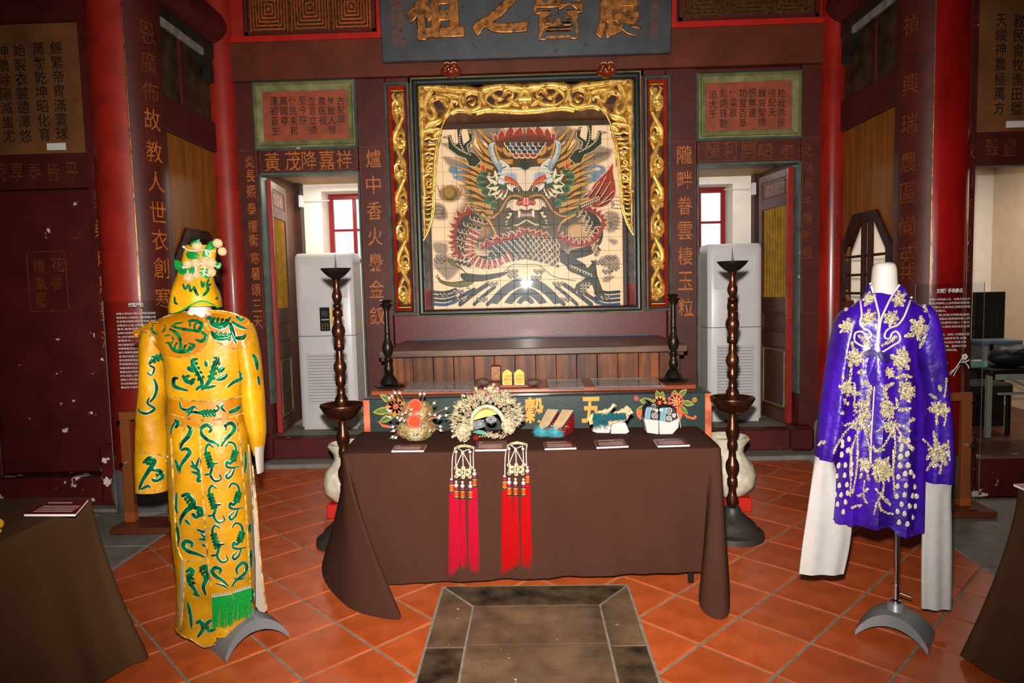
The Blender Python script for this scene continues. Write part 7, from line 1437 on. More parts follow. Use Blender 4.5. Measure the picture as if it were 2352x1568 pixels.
for P in ([(575, 105), (600, 125), (640, 132), (700, 128), (780, 137)], [(718, 128), (722, 150), (745, 168)], [(603, 260), (600, 290)], [(660, 235), (690, 215), (715, 245), (705, 270), (735, 292)], [(680, 262), (720, 262)], [(770, 228), (802, 236)], [(572, 240), (590, 240)]):
    mb = MB(); Q = [HS.hit(YA[0] + x / YA[2], YA[1] + y / YA[2], .03, YY - .07)[0] for x, y in cr(P, 6)]
    for p in Q: mb.ball(p, .0034, 6, 4)
    build(mb, 'pearl_string', PEARL, hd_, kind='stuff')
for x, y in ((575, 105), (722, 128), (745, 168), (572, 240), (802, 236), (735, 292), (690, 215)):
    p = HS.hit(YA[0] + x / YA[2], YA[1] + y / YA[2], .032, YY - .07)[0]; build(MB().ball(p, .0062, 10, 6, (1, .6, 1)), 'rhinestone', SILV, hd_)
# ------------------------------------------------------------ purple opera jacket on its mannequin
PCc, PDd = (1800, 580, 3.0145), (1800, 1000, 3.0145); PP_ = 2.97
PUR = mat('purple_satin', '240764', .36, var=.22, scale=5, bump=.6, bscale=12, col2='340b8c', spec=.4, bdist=.018); PUD = mat('purple_velvet_ribbon', '1c0848', .55, var=.1)
WSL = mat('white_water_sleeve', '9c9896', .7, var=.03, scale=8, bump=.4, bscale=9, bdist=.02)
PS = Surf(); pr_ = thing('opera_jacket', 'purple satin opera jacket with gold sequin peacocks and long white sleeves', 'costume', (at(2030, 950, PP_).x, PP_, .3))
hm = [(1905, 1195), (1913, 1199), (1930, 1205), (1947, 1201), (1954, 1186), (1972, 1186), (1992, 1207), (2015, 1208), (2050, 1198), (2057, 1228), (2082, 1236), (2112, 1226), (2120, 1222)]
bd = [(672, 1992, 2076, .05), (690, 1975, 2092, .075), (712, 1950, 2122, .095), (740, 1936, 2128, .11), (770, 1944, 2105, .115), (830, 1942, 2100, .125), (880, 1939, 2112, .13), (950, 1936, 2116, .13), (1050, 1923, 2116, .135), (1100, 1919, 2115, .135), (1150, 1916, 2114, .135), (1198, 1913, 2113, .135)]
R = loft(bd, PP_, 56, .16, 10, 2.2, dz=hemz(hm, PP_, .02), ph=.9); mb = MB().rings(R); o = build(mb, 'jacket_body', PUR, pr_, fix=False); PS.add(mb); sheet(o, .004)
for rows, nm, m_, ph_ in (([(705, 1948, 1985, .05), (728, 1926, 1975, .075), (780, 1913, 1956, .078), (830, 1904, 1945, .076), (880, 1896, 1940, .075), (945, 1886, 1936, .075), (1000, 1879, 1930, .07), (1052, 1875, 1912, .06)], 'sleeve', PUR, 0), ([(700, 2090, 2132, .05), (725, 2095, 2146, .075), (770, 2092, 2158, .078), (830, 2102, 2167, .076), (895, 2114, 2173, .072), (980, 2122, 2183, .07), (1050, 2120, 2185, .068), (1103, 2118, 2184, .064)], 'sleeve', PUR, 2),
    ([(1048, 1874, 1908, .045), (1075, 1869, 1919, .03), (1120, 1862, 1934, .022), (1190, 1852, 1955, .02), (1250, 1843, 1952, .018), (1317, 1835, 1938, .018)], 'white_water_sleeve', WSL, 1), ([(1102, 2119, 2183, .05), (1140, 2118, 2184, .03), (1200, 2118, 2186, .022), (1300, 2116, 2187, .02), (1396, 2116, 2186, .02)], 'white_water_sleeve', WSL, 3)):
    mb = MB().rings(loft(rows, PP_ + .015, 44, .34 if 'white' in nm else .13, 6 if 'white' in nm else 5, 2.1, ph=ph_)); o = build(mb, nm, m_, pr_, fix=False); PS.add(mb); sheet(o, .003)
# collar bands either side of the throat
mb = patch(PS, [(600, 215), (560, 270), (545, 340), (560, 430), (600, 500), (635, 560), (650, 470), (635, 360), (612, 260)], PCc, .006, PP_ - .06, 4); build(mb, 'collar_band', PUR, pr_, fix=False); m1 = mb
mb = patch(PS, [(800, 220), (850, 270), (860, 330), (830, 400), (760, 490), (690, 560), (655, 520), (690, 400), (745, 300)], PCc, .006, PP_ - .06, 4); build(mb, 'collar_band', PUR, pr_, fix=False); PS.add(m1); PS.add(mb)
mp_ = mat('white_piping', 'a8a29c', .5, var=.03)
for P, r in (([(600, 215), (625, 290), (648, 380), (660, 440), (655, 520), (648, 600), (642, 690)], .0045), ([(802, 222), (750, 300), (700, 400), (672, 470), (662, 540), (655, 620), (648, 690)], .0045), ([(530, 330), (540, 430), (530, 480), (550, 520), (590, 540), (605, 575), (580, 590), (560, 560), (530, 545), (495, 560), (492, 610), (530, 640), (570, 655), (600, 668)], .0042), ([(885, 310), (860, 380), (830, 450), (790, 500), (740, 520), (705, 550), (702, 590), (735, 592), (750, 560), (780, 545), (805, 580), (800, 615), (760, 640), (730, 660), (680, 690)], .0042), ([(642, 750), (640, 830), (630, 930)], .002), ([(628, 930), (618, 1100), (606, 1300), (604, 1460)], .0028)):
    mb = MB(); cord(mb, PS, P, PCc, .004, PP_ - .12, r); build(mb, 'white_piping', mp_, pr_, fix=False)
for P, nm in (([(550, 700), (600, 670), (650, 690), (640, 720), (590, 725)], 'bow_loop'), ([(650, 690), (700, 695), (735, 745), (700, 765), (660, 725)], 'bow_loop'), ([(600, 720), (640, 715), (620, 800), (585, 870), (575, 800)], 'bow_tail'), ([(645, 720), (690, 790), (700, 860), (640, 925), (590, 890), (600, 800)], 'bow_tail')):
    mb = patch(PS, P, PCc, .008, PP_ - .13, 3, .003); o = build(mb, nm, PUD if nm == 'bow_loop' else PUR, pr_, fix=False); sheet(o, .004)
GSEQ = mat('gold_sequins', '8a6c34', .22, metal=.4, var=.5, scale=160, col2='ecdcb4'); qg = random.Random(21)
def flake(mb, x, y, s, Yd=PP_ - .12):
    p, ok = PS.hit(x, y, .003, Yd); 
    if not ok: return
    a = qg.uniform(0, 6.28); t1, t2 = qg.uniform(-.5, .5), qg.uniform(-.5, .5); c, sn = math.cos(a), math.sin(a); e1 = Vector((c, t1, sn)) * s; e2 = Vector((-sn, t2, c)) * s * .75; n_ = Vector((0, -.6 * s, 0))
    mb.add([p + e1, p + e2, p - e1, p - e2, p + n_], [(0, 1, 4), (1, 2, 4), (2, 3, 4), (3, 0, 4)])
def seq_path(mb, P, w, K, dens=1.0, s=.0046):
    Q = cr([(K[0] + x / K[2], K[1] + y / K[2]) for x, y in P], 6); Q = np.array(Q); L = np.hypot(*np.diff(Q, axis=0).T).sum(); W = w / K[2] / 2; n = max(3, int(L * max(1.6, W * .9) * .62 * dens))
    for i in range(n):
        f = i / n * (len(Q) - 1); k = int(f); q = Q[k] + (Q[min(k + 1, len(Q) - 1)] - Q[k]) * (f - k); t = math.sin(PI * (.1 + .8 * i / n)) if w > 8 else 1; flake(mb, q[0] + qg.uniform(-1, 1) * W * t, q[1] + qg.uniform(-1, 1) * W * t, s * qg.uniform(.8, 1.2))
def blob(mb, x, y, r, K, n, ry=None, s=.0046):
    for _ in range(n):
        a, q = qg.uniform(0, 6.28), math.sqrt(qg.random()); flake(mb, K[0] + (x + r * q * math.cos(a)) / K[2], K[1] + (y + (ry or r) * q * math.sin(a)) / K[2], s * qg.uniform(.8, 1.25))
def motif(name, items):
    mb = MB()
    for it in items:
        if it[0] == 'p': seq_path(mb, it[1], it[2], it[3])
        else: blob(mb, it[1], it[2], it[3], it[4], it[5], *(it[6:]))
    if mb.v: build(mb, name, GSEQ, pr_, smooth=False, fix=False, kind='stuff')
C, D = PCc, PDd
for x, y, r, K in ((590, 320, 32, C), (800, 320, 36, C), (590, 450, 36, C), (745, 455, 38, C), (435, 510, 36, C), (935, 530, 48, C), (495, 725, 48, C), (815, 745, 48, C), (445, 940, 38, C), (855, 960, 48, C), (1080, 1080, 44, C), (1070, 1390, 60, C), (735, 830, 26, C), (565, 1470, 34, C), (680, 1500, 50, C)):
    it = [('b', x, y, r * .75, K, int(r * 2.0))]
    for k in range(7):
        a = 2 * PI * k / 7 + x; it.append(('p', [(x + r * .5 * math.cos(a), y + r * .5 * math.sin(a)), (x + r * (1.1 + .45 * ((k * 5 + int(x)) % 3) / 2) * math.cos(a), y + r * (1.1 + .45 * ((k * 5 + int(x)) % 3) / 2) * math.sin(a))], r * .75, K))
    motif('sequin_flower', it)
for P, w_, K in (([(430, 400), (440, 350)], 26, C), ([(970, 360), (990, 410)], 30, C), ([(880, 470), (920, 490)], 26, C), ([(950, 440), (940, 500)], 26, C), ([(980, 580), (940, 660)], 24, C), ([(840, 580), (900, 560)], 26, C), ([(520, 575), (560, 610), (610, 645)], 24, C), ([(780, 575), (740, 610), (680, 645)], 24, C), ([(475, 620), (480, 690)], 20, C), ([(835, 650), (825, 720)], 22, C), ([(470, 780), (460, 880), (450, 900)], 18, C), ([(410, 850), (415, 870)], 20, C), ([(500, 970), (540, 980)], 26, C), ([(490, 900), (495, 970), (485, 1060)], 8, C), ([(780, 870), (830, 850), (890, 860)], 24, C), ([(850, 870), (845, 920)], 8, C), ([(780, 1010), (790, 1060), (770, 1080)], 20, C), ([(800, 1090), (880, 1080)], 26, C), ([(870, 1170), (905, 1150)], 28, C), ([(420, 1020), (450, 1050)], 26, C), ([(405, 1100), (410, 1120)], 24, C), ([(240, 1330), (285, 1305)], 24, C), ([(550, 810), (520, 830), (560, 850)], 14, C), ([(1080, 920), (1085, 960)], 26, C), ([(1010, 980), (1060, 1010)], 20, C), ([(1000, 1080), (1040, 1075)], 20, C), ([(1060, 1130), (1060, 1190)], 22, C), ([(1120, 1040), (1125, 1130), (1110, 1200)], 9, C), ([(1040, 1240), (1055, 1320)], 26, C), ([(965, 1290), (1020, 1350)], 12, C), ([(1040, 1430), (990, 1510)], 18, C), ([(1090, 1470), (1080, 1530)], 22, C), ([(1140, 1300), (1150, 1440)], 12, C), ([(1130, 870), (1115, 1000)], 7, C)):
    motif('sequin_spray', [('p', P, w_, K)])
for it in ([('p', [(545, 910), (570, 895), (600, 905), (600, 950), (585, 1000), (590, 1040), (560, 1060)], 26, C), ('b', 545, 1100, 62, C, 230, 85), ('b', 515, 1190, 50, C, 110, 40), ('b', 580, 1160, 30, C, 70, 90)], [('p', [(760, 905), (735, 915), (705, 940), (705, 985), (725, 1030), (710, 1070)], 28, C), ('b', 715, 1080, 52, C, 170, 60), ('b', 735, 1170, 42, C, 160, 85), ('b', 750, 1230, 24, C, 50, 50)]): motif('sequin_peacock', it)
for P, w_, K in (([(500, 1180), (430, 1240), (370, 1330), (345, 1390)], 12, C), ([(470, 1180), (420, 1200)], 14, C), ([(520, 1220), (480, 1330), (470, 1400), (460, 1520)], 12, C), ([(510, 1260), (515, 1400), (500, 1540)], 10, C), ([(550, 1200), (590, 1330), (600, 1450)], 8, C), ([(590, 1200), (605, 1300)], 8, C), ([(780, 1200), (830, 1290), (890, 1370)], 16, C), ([(780, 1180), (860, 1220), (870, 1240)], 16, C), ([(770, 1240), (770, 1400), (750, 1530)], 9, C), ([(700, 1200), (640, 1240)], 10, C), ([(740, 1260), (690, 1340), (640, 1370)], 8, C), ([(460, 100), (470, 200), (460, 420)], 12, D), ([(510, 100), (505, 260), (475, 400)], 8, D), ([(760, 100), (760, 250), (770, 420)], 10, D), ([(690, 290), (690, 380), (650, 460), (625, 545)], 12, D), ([(660, 460), (680, 520), (760, 545)], 14, D), ([(640, 370), (700, 440), (740, 480)], 20, D), ([(560, 310), (555, 420), (580, 470)], 10, D), ([(560, 390), (585, 365)], 20, D), ([(510, 420), (540, 405)], 20, D), ([(470, 500), (540, 480)], 16, D), ([(620, 70), (640, 110), (700, 95)], 12, D), ([(730, 150), (700, 200), (730, 320)], 20, D), ([(640, 300), (660, 320)], 22, D), ([(580, 270), (590, 310)], 20, D), ([(540, 260), (530, 290)], 22, D), ([(790, 10), (880, 70), (900, 95)], 12, D)):
    motif('sequin_feather', [('p', P, w_, K)])
motif('sequin_flower', [('b', 680, 235, 48, D, 120)] + [('p', [(680 + 40 * math.cos(a), 235 + 40 * math.sin(a)), (680 + 75 * math.cos(a), 235 + 75 * math.sin(a))], 22, D) for a in np.linspace(0, 6.28, 8)[:-1]]); motif('sequin_flower', [('b', 570, 205, 36, D, 80)])
GEMC = mat('gilt_crystal', 'b8a880', .12, metal=.3, var=.4, scale=200, col2='f4ecdc')
gm = None
for K, L_ in ((C, [(410, 1310), (455, 1290), (405, 1395), (445, 1370), (820, 1340), (865, 1300), (815, 1410), (855, 1395), (805, 1470), (385, 1470), (430, 1470), (860, 1470), (880, 1520), (840, 1530)]), (D, [(410, 70), (452, 100), (405, 135), (382, 210), (430, 205), (472, 195), (372, 280), (425, 275), (470, 265), (388, 345), (440, 340), (362, 410), (400, 410), (445, 398), (375, 475), (430, 460), (415, 528), (808, 30), (815, 95), (860, 125), (805, 150), (810, 210), (865, 205), (795, 285), (845, 265), (897, 280), (790, 350), (848, 345), (905, 355), (785, 420), (838, 410), (888, 418), (922, 420), (818, 475), (872, 488), (910, 490), (790, 525), (838, 540), (890, 565), (800, 600), (858, 612)])):
    for x, y in L_:
        p, ok = PS.hit(K[0] + x / K[2], K[1] + y / K[2], .002, PP_ - .12)
        if not ok: continue
        if gm is None:
            mb = MB(); 
            for r, m2 in ((.0115, -.0012), (.0085, -.0025)): mb.lathe([(r, 0), (r * .9, .001)], 12, (0, 0, 0))
            mb = MB(); n = 10; o_ = [(.0098 * math.cos(t) * (1 - .25 * math.sin(t)), 0, .013 * math.sin(t)) for t in np.linspace(0, 2 * PI, n, endpoint=False)]; i_ = [(.0052 * math.cos(t), -.005, .006 * math.sin(t) - .001) for t in np.linspace(0, 2 * PI, n, endpoint=False)]
            mb.rings([o_, i_]).f.append(tuple(range(n, 2 * n))); g_ = build(mb, 'jewel', GEMC, pr_, smooth=False, local=True); gm = g_.data
        else: g_ = bpy.data.objects.new('jewel', gm); COL.objects.link(g_); g_.parent = pr_
        g_.location = p - wloc(pr_); g_.rotation_euler = (0, qg.uniform(-.3, .3), 0)
fa, fb = fl(1976, 1437), fl(2140, 1481); pm = thing('mannequin', 'white mannequin on a grey arched foot wearing the purple jacket', 'mannequin', ((fa.x + fb.x) / 2, (fa.y + fb.y) / 2, 0))
c = stand(pm, fa, fb, .075, 0, .75)
build(MB().rings(loft([(602, 2018, 2046, .02), (606, 2011, 2052, .04), (618, 2007, 2056, .05), (650, 2004, 2058, .053), (672, 2002, 2064, .055), (690, 1996, 2072, .062), (715, 1965, 2108, .075), (760, 1952, 2098, .095), (850, 1955, 2095, .105), (930, 1965, 2095, .1), (980, 1975, 2090, .09)], PP_, 28), caps=(True, True)), 'torso', MANW, pm)
# ------------------------------------------------------------ stage shoes on the table
SX = (1200, 880, 5.88)
def KS(x, y, Y): return at(SX[0] + x / SX[2], SX[1] + y / SX[2], Y)
SZ = ZC + .004
TANC = mat('tan_insole_cloth', 'ba9e78', .75, var=.12, scale=14, bump=.15, bscale=150); REDS = mat('red_shoe_silk', '7c1014', .4, var=.25, scale=30); TEALE = mat('teal_edging', '2c5a60', .6); TURQ = mat('turquoise_floss', '168a98', .7, var=.25, scale=90, sheen=.2); TURD = mat('teal_floss', '0e5058', .8, var=.3, scale=90); WSH = mat('white_shoe_block', 'a09c9a', .55, var=.05, bump=.12, bscale=60); SPAT = mat('black_shoe_cloth', '0c0c10', .6)
def shoe_body(P0, P1, w0, w1, h0, h1, wall=.0):
    """rings from toe P0 to heel P1"""
    U = (P1 - P0).normalized(); N_ = EZ.cross(U); R = []; T = []
    for k in range(11):
        f = k / 10; c = P0.lerp(P1, f); w_ = (w0 + (w1 - w0) * f) * (math.sqrt(min(1, f * 5 + .12))); h = h0 + (h1 - h0) * f ** 1.1
        R.append([c - N_ * w_ * .85 + EZ * .002, c + N_ * w_ * .85 + EZ * .002, c + N_ * w_ + EZ * h * .45, c + N_ * w_ * .95 + EZ * h, c - N_ * w_ * .95 + EZ * h, c - N_ * w_ + EZ * h * .45])
        T.append((c - N_ * w_ * .95 + EZ * (h + .002), c + N_ * w_ * .95 + EZ * (h + .002)))
    return R, T
b0 = fl(1200 + 340 / 5.88, 880 + 710 / 5.88, SZ)
rs = thing('embroidered_shoes', 'pair of red silk stage shoes with turquoise pompoms on the toes', 'shoes', (b0.x, b0.y + .08, SZ))
for k, (xt, yt, xh) in enumerate(((262, 725, 355), (448, 735, 560))):
    a = fl(1200 + xt / 5.88, 880 + yt / 5.88, SZ); h = Vector((KS(xh + 55, 300, a.y + .13).x, a.y + .15, SZ)); R, T = shoe_body(a, h, .03, .038, .045, .125)
    o = build(MB().rings(R, caps=(True, True)), 'shoe_upper', REDS, rs, ang=60)
    mb = MB(); mb.rings([[p, q, q + EZ * .004, p + EZ * .004] for p, q in T], caps=(True, True)); build(mb, 'insole', TANC, rs, ang=60)
    for s in (0, 1): build(MB().tube([t[s] + EZ * .001 for t in T], .003, 6), 'edging', TEALE, rs)
    mb = MB()
    for q in range(14): f = .25 + .05 * q; c = a.lerp(h, f); mb.ball(c + Vector((.034 + .002 * (q % 2), 0, .03 + .05 * f + .012 * math.sin(q * 2.1))), .0045, 6, 4)
    build(mb, 'embroidery_knots', CREAM, rs, kind='stuff')
    c = a + Vector((0, .012, .03)); mb = MB(); fuzz(mb, c, .012, 1400, .032, 40 + k, sc=(1.25, 1, .8), w=.0011, grav=.5); mb.ball(c, .024, 12, 8, (1.3, 1, .8)); mb.v = [(v[0], v[1], max(v[2], SZ + .001)) for v in mb.v]; build(mb, 'toe_pompom', TURQ, rs, kind='stuff', fix=False)
b0 = fl(1200 + 1210 / 5.88, 880 + 690 / 5.88, SZ)
fs = thing('bound_foot_stilts', 'pair of white wood-soled stage shoes with tan wraps and teal fringe', 'shoes', (b0.x, b0.y + .06, SZ))
for k, (P, Y, d) in enumerate((([(1195, 680), (1405, 690), (1442, 650), (1392, 535), (1300, 520), (1205, 560)], b0.y + .01, .05), ([(945, 645), (1000, 668), (1170, 672), (1195, 600), (1180, 560), (990, 560)], b0.y + .035, .045))):
    Q = [KS(x, y, Y) for x, y in P]; Q = [(q.x, max(q.z, SZ + .001)) for q in Q]; build(MB().prism(Q, (0, Y, 0), EX, EZ, -d, 0), 'wooden_sole', WSH, fs, smooth=False)
for P, r in (([(895, 500), (960, 450), (1080, 400), (1170, 380)], .022), ([(1140, 385), (1190, 345), (1225, 300), (1232, 272)], .011), ([(1160, 470), (1280, 420), (1390, 370), (1440, 320)], .024), ([(1380, 400), (1440, 400), (1480, 370)], .017), ([(1150, 540), (1260, 530), (1360, 490), (1420, 430)], .018), ([(900, 530), (960, 520), (1010, 520)], .018)):
    Q = cr([KS(x, y, b0.y + .045) for x, y in P], 5); n = len(Q); build(MB().tube(Q, [r * (.85 + .15 * math.sin(i * 1.7)) for i in range(n)], 10), 'cloth_wrap', TANC, fs)
for x in (1205, 1225, 1250, 1265): build(MB().ball(KS(x, 320 - (x - 1205) * .3, b0.y + .035), .004, 6, 4), 'bead', CREAM, fs)
mb = MB(); q = random.Random(6)
for i in range(1500):
    u = q.random(); x = 955 + u * 440; top = 385 + q.uniform(0, 60); bot = (500 + q.uniform(0, 160)) if x < 1160 else (455 + q.uniform(0, 85)); y = q.uniform(top, max(top + 20, bot - 60)); a = KS(x, y, b0.y + q.uniform(-.012, .02)); e = KS(x + q.uniform(-26, 26), min(y + q.uniform(30, 80), bot), b0.y + q.uniform(-.02, .015)); e.z = max(e.z, SZ + .001); s = Vector((.0013, 0, .0004))
    mb.add([a - s, a + s, a + Vector((0, -.001, .001)), e], [(0, 1, 3), (1, 2, 3), (2, 0, 3)])
build(mb, 'teal_fringe', TURD, fs, kind='stuff', fix=False)
b0 = fl(1200 + 1850 / 5.88, 880 + 690 / 5.88, SZ)
ws = thing('block_shoes', 'pair of white block shoes with black and white spiral patterned tops', 'shoes', (b0.x, b0.y + .06, SZ))
for k, (P, U_) in enumerate((([(1682, 665), (1838, 690), (1838, 498), (1640, 478)], [(1645, 480), (1838, 500), (1838, 395), (1822, 300), (1760, 280), (1690, 290), (1650, 340)]), ([(1852, 692), (2028, 705), (2112, 590), (2118, 468), (1990, 525), (1842, 500)], [(1842, 500), (1990, 522), (2100, 470), (2085, 350), (2040, 310), (1930, 300), (1860, 330), (1842, 395)]))):
    Y = b0.y; Q = [KS(x, y, Y) for x, y in P]; Q = [(q.x, max(q.z, SZ + .001)) for q in Q]; cxq = sum(q[0] for q in Q) / len(Q); czq = SZ
    R = [[Vector((cxq + (x - cxq) * s, Y + d, czq + (z - czq) * s2)) for x, z in Q] for d, s, s2 in ((0, .96, .97), (.006, 1, 1), (.11, .98, 1), (.125, .9, .96))]; build(MB().rings(R, caps=(True, True)), 'white_block', WSH, ws, ang=50)
    Q = [KS(x, y, Y + .004) for x, y in U_]; Q = [(q.x, q.z) for q in Q]; cxq = sum(q[0] for q in Q) / len(Q); zl = min(q[1] for q in Q)
    R = [[Vector((cxq + (x - cxq) * s, Y + d, zl + (z - zl) * s2)) for x, z in Q] for d, s, s2 in ((.006, .97, .9), (.018, 1, 1), (.09, .96, .95), (.11, .8, .75))]; up_ = build(MB().rings(R, caps=(True, True)), 'cloth_upper', SPAT, ws, ang=50)
    def band(x0, x1, m_, nm, lift):
        pts = [(x0, 498 if k == 0 else 515), (x0 + 8, 400), (x0 + 30, 310 + (0 if k == 0 else 20))]; mb = MB(); L_ = [KS(x, y, Y + .0055 - lift + (.01 if y < 320 else 0)) for x, y in cr(pts, 4)]; W_ = (x1 - x0) / 5.88 * Y / FPX; mb.rings([[p, p + Vector((W_, 0, 0)), p + Vector((W_, .004, 0)), p + Vector((0, .004, 0))] for p in L_]); build(mb, nm, m_, up_, fix=False)
    PKB = _N.get('pale_pink_braid') or mat('pale_pink_braid', '9a7a78', .6); LBL = _N.get('pale_blue_ribbon') or mat('pale_blue_ribbon', '3f7f98', .5)
    xb = 1650 if k == 0 else 1858; band(xb, xb + 72, PKB, 'pink_edging', .0005); band(xb + 10, xb + 60, LBL, 'blue_ribbon', .0015)
    WLN = _N.get('white_cord') or mat('white_cord', 'aaa6a2', .6)
    for x, y, r, d in (((1775, 320, 44, 1), (1780, 440, 48, -1), (1815, 365, 24, 1)) if k == 0 else ((1985, 370, 52, 1), (1975, 475, 42, -1), (2050, 430, 30, 1), (1870, 360, 26, -1))):
        mb = MB().tube([KS(px_, min(py_, 515), Y + .002 - (.0 if py_ > 330 else -.006)) for px_, py_ in curl(x, y, r, 1, 1.9, d, 24, .12)], .0026, 5, flat=.6); build(mb, 'white_spiral', WLN, up_)
build(MB().tube(cr([KS(2085, 400, b0.y + .02), KS(2118, 480, b0.y + .012), KS(2132, 560, b0.y + .01), KS(2140, 600, b0.y + .0)], 4), .0025, 5), 'tie_string', WSH, ws)
# ------------------------------------------------------------ acrylic information stands
STW = mat('orange_brown_stand', '8e4c26', .35, var=.06, coat=.2); STD = mat('brown_stand_base', '5a2a18', .35, var=.08, coat=.2)
CLEAR = bpy.data.materials.new('clear_sheet'); CLEAR.use_nodes = True; tt = CLEAR.node_tree; pb_ = tt.nodes['Principled BSDF']; gl = tt.nodes.new('ShaderNodeBsdfTransparent'); mx = tt.nodes.new('ShaderNodeMixShader'); gs = tt.nodes.new('ShaderNodeBsdfGlossy'); gs.inputs['Roughness'].default_value = .03; fr_ = tt.nodes.new('ShaderNodeFresnel'); fr_.inputs[0].default_value = 1.45; tt.nodes.remove(pb_); gl.inputs[0].default_value = (.93, .94, .95, 1)
tt.links.new(fr_.outputs[0], mx.inputs[0]); tt.links.new(gl.outputs[0], mx.inputs[1]); tt.links.new(gs.outputs[0], mx.inputs[2]); tt.links.new(mx.outputs[0], tt.nodes['Material Output'].inputs[0])
def info(label, Y, xl, xr, base, ptop, pbot, bar, lines, title, tx, ty0, pitch):
    XL, XR = at(xl, 1100, Y).x, at(xr, 1100, Y).x; t = thing('information_stand', label, 'stand', ((XL + XR) / 2, Y, 0), 'acrylic information stands')
    b = part(t, 'base', STD, (base[0], base[1], Y - .12, Y + .12, .012, .055), b=.006); part(t, 'base_feet', BLACK, (base[0] + .03, base[0] + .08, Y - .1, Y + .1, 0, .012), (base[1] - .08, base[1] - .03, Y - .1, Y + .1, 0, .012), b=0)
    zt = at((xl + xr) / 2, bar, Y).z; w_ = .032
    for X in (XL, XR): part(t, 'post', STW, (X - w_, X + w_, Y - .0, Y + .04, .056, zt - .055), b=.004); part(t, 'post_foot', STW, (X - w_ - .004, X + w_ + .004, Y - .004, Y + .044, .056, .17), b=.003)
    part(t, 'top_rail', STW, (XL - w_, XR + w_, Y - .0, Y + .04, zt - .055, zt), b=.004)
    z0, z1 = at((xl + xr) / 2, pbot, Y).z, at((xl + xr) / 2, ptop, Y).z
    pn = part(t, 'acrylic_sheet', CLEAR, (XL - w_ - .035, XR + w_ + .035, Y - .03, Y - .025, max(z0, .12), z1), b=0)
    for X in (XL - w_ - .0365, XR + w_ + .035): part(pn, 'polished_edge', mat('sheet_edge', '8e8c8a', .3, alpha=.5), (X, X + .0015, Y - .0305, Y - .0245, max(z0, .12), z1), b=0)
    for X in (XL - .005, XR + .005):
        for z in (zt - .06, (zt + .06) * .5 + .03): build(MB().tube([(X, Y - .0, z), (X, Y - .03, z), (X, Y - .034, z), (X, Y - .048, z)], [.008, .008, .014, .013], 12), 'bolt', CHROME, t)
    for i, s in enumerate(lines):
        if not s: continue
        n = len(s); y = ty0 + i * pitch; xr_ = tx[0] + (tx[1] - tx[0]) * min(1, n / 14.0); dx = (y - ty0) * tx[2]
        ptxt(s, (tx[0] + dx, y, xr_ + dx, y + pitch * .62), Y - .0305, WTXT, pn, d=.001, off=.0, name='printed_line')
    xm = sum(tx[:2]) / 2; ptxt(title, (xm - 7 * len(title) * .62, ty0 - 22, xm + 7 * len(title) * .62, ty0 - 11), Y - .0305, WTXT, pn, d=.001, off=.03, name='printed_title')
    return t, pn
info('clear acrylic information stand behind the yellow robe', 4.44, 292, 393, (-2.83, -2.24), 688, 1172, 945, ['神農大帝信仰,源於人們對自然的', '敬畏與先人的感謝。祀奉神農大帝', '的宜蘭五穀廟,兩百多年來,守護', '宜蘭這片土地,人們在此祈求平安', '豐收,喜樂安康。', '宜蘭五穀廟始建於嘉慶(西元十三', '年),並於咸豐年間重建之後一直', '使用迄今。', '由於舊廟空間不敷使用,遂於旁邊', '興建新廟,而這座舊廟便保存在新', '廟中,期間有相當高的歷史文化價', '值,而於民國109年登錄成為縣定', '歷史建築而保留下來,形成特殊的', '新廟舊廟共存的樣貌。', '新廟將轉作為信眾參拜的主要空間', '舊廟在此珍惜傳遞神農文化的重要', '角色,喚起人們對土地與農耕生活', '感謝上天的恩賜;並期望後人能夠', '為五穀廟的歷史寫下新頁,繼續守', '著古往今來的重要歷史。'], '展覽緣起', (267, 357, .065), 717, 8.9)
t, pn = info('clear acrylic information stand behind the purple jacket', 4.5, 2112, 2219, (2.45, 3.05), 650, 1165, 903, ['神農大帝為超人氏、伏羲氏為古代', '文明,相傳為上古時期部落首領,', '生於姜水,以姜為姓,因教民耕種', '故稱神農氏。', '發展農業,加速文明發展進程,', '教民播種農耕,因而使採集人們', '出現,由舊石器時代踏入了新石', '器時代,讓人類生活更為安定與', '', '神農發明農具、教導人們種植五穀', '開創市集,並親嚐百草,為醫', '藥之祖增加識,因此神農大帝', '也是農業、醫藥、農商的守護', '神受大家景仰與祝福。'], '文明推手神農氏', (2134, 2228, -.02), 684, 9.0)
mb = MB()
for P, r in (([(2215, 815), (2205, 830), (2195, 845), (2182, 862)], .0025), ([(2205, 838), (2196, 852), (2190, 864)], .002), ([(2205, 832), (2218, 830), (2226, 826)], .003), ([(2210, 825), (2222, 838), (2226, 846)], .0025), ([(2178, 832), (2172, 840), (2168, 848)], .002), ([(2200, 842), (2186, 852), (2180, 858)], .002)): mb.tube(cr([at(x, y, 4.469) for x, y in P], 4), [r * (.4 + math.sin(PI * (i + .5) / 13.5)) for i in range(len(cr(P, 4)))], 6, flat=.15, up=(0, -1, 0))
for k in range(5): a = k * 1.257; c = at(2216, 819, 4.469); mb.ball(c + Vector((.013 * math.cos(a), 0, .013 * math.sin(a))), .009, 8, 4, (1, .1, 1))
build(mb, 'printed_orchid', WTXT, pn, kind='stuff')
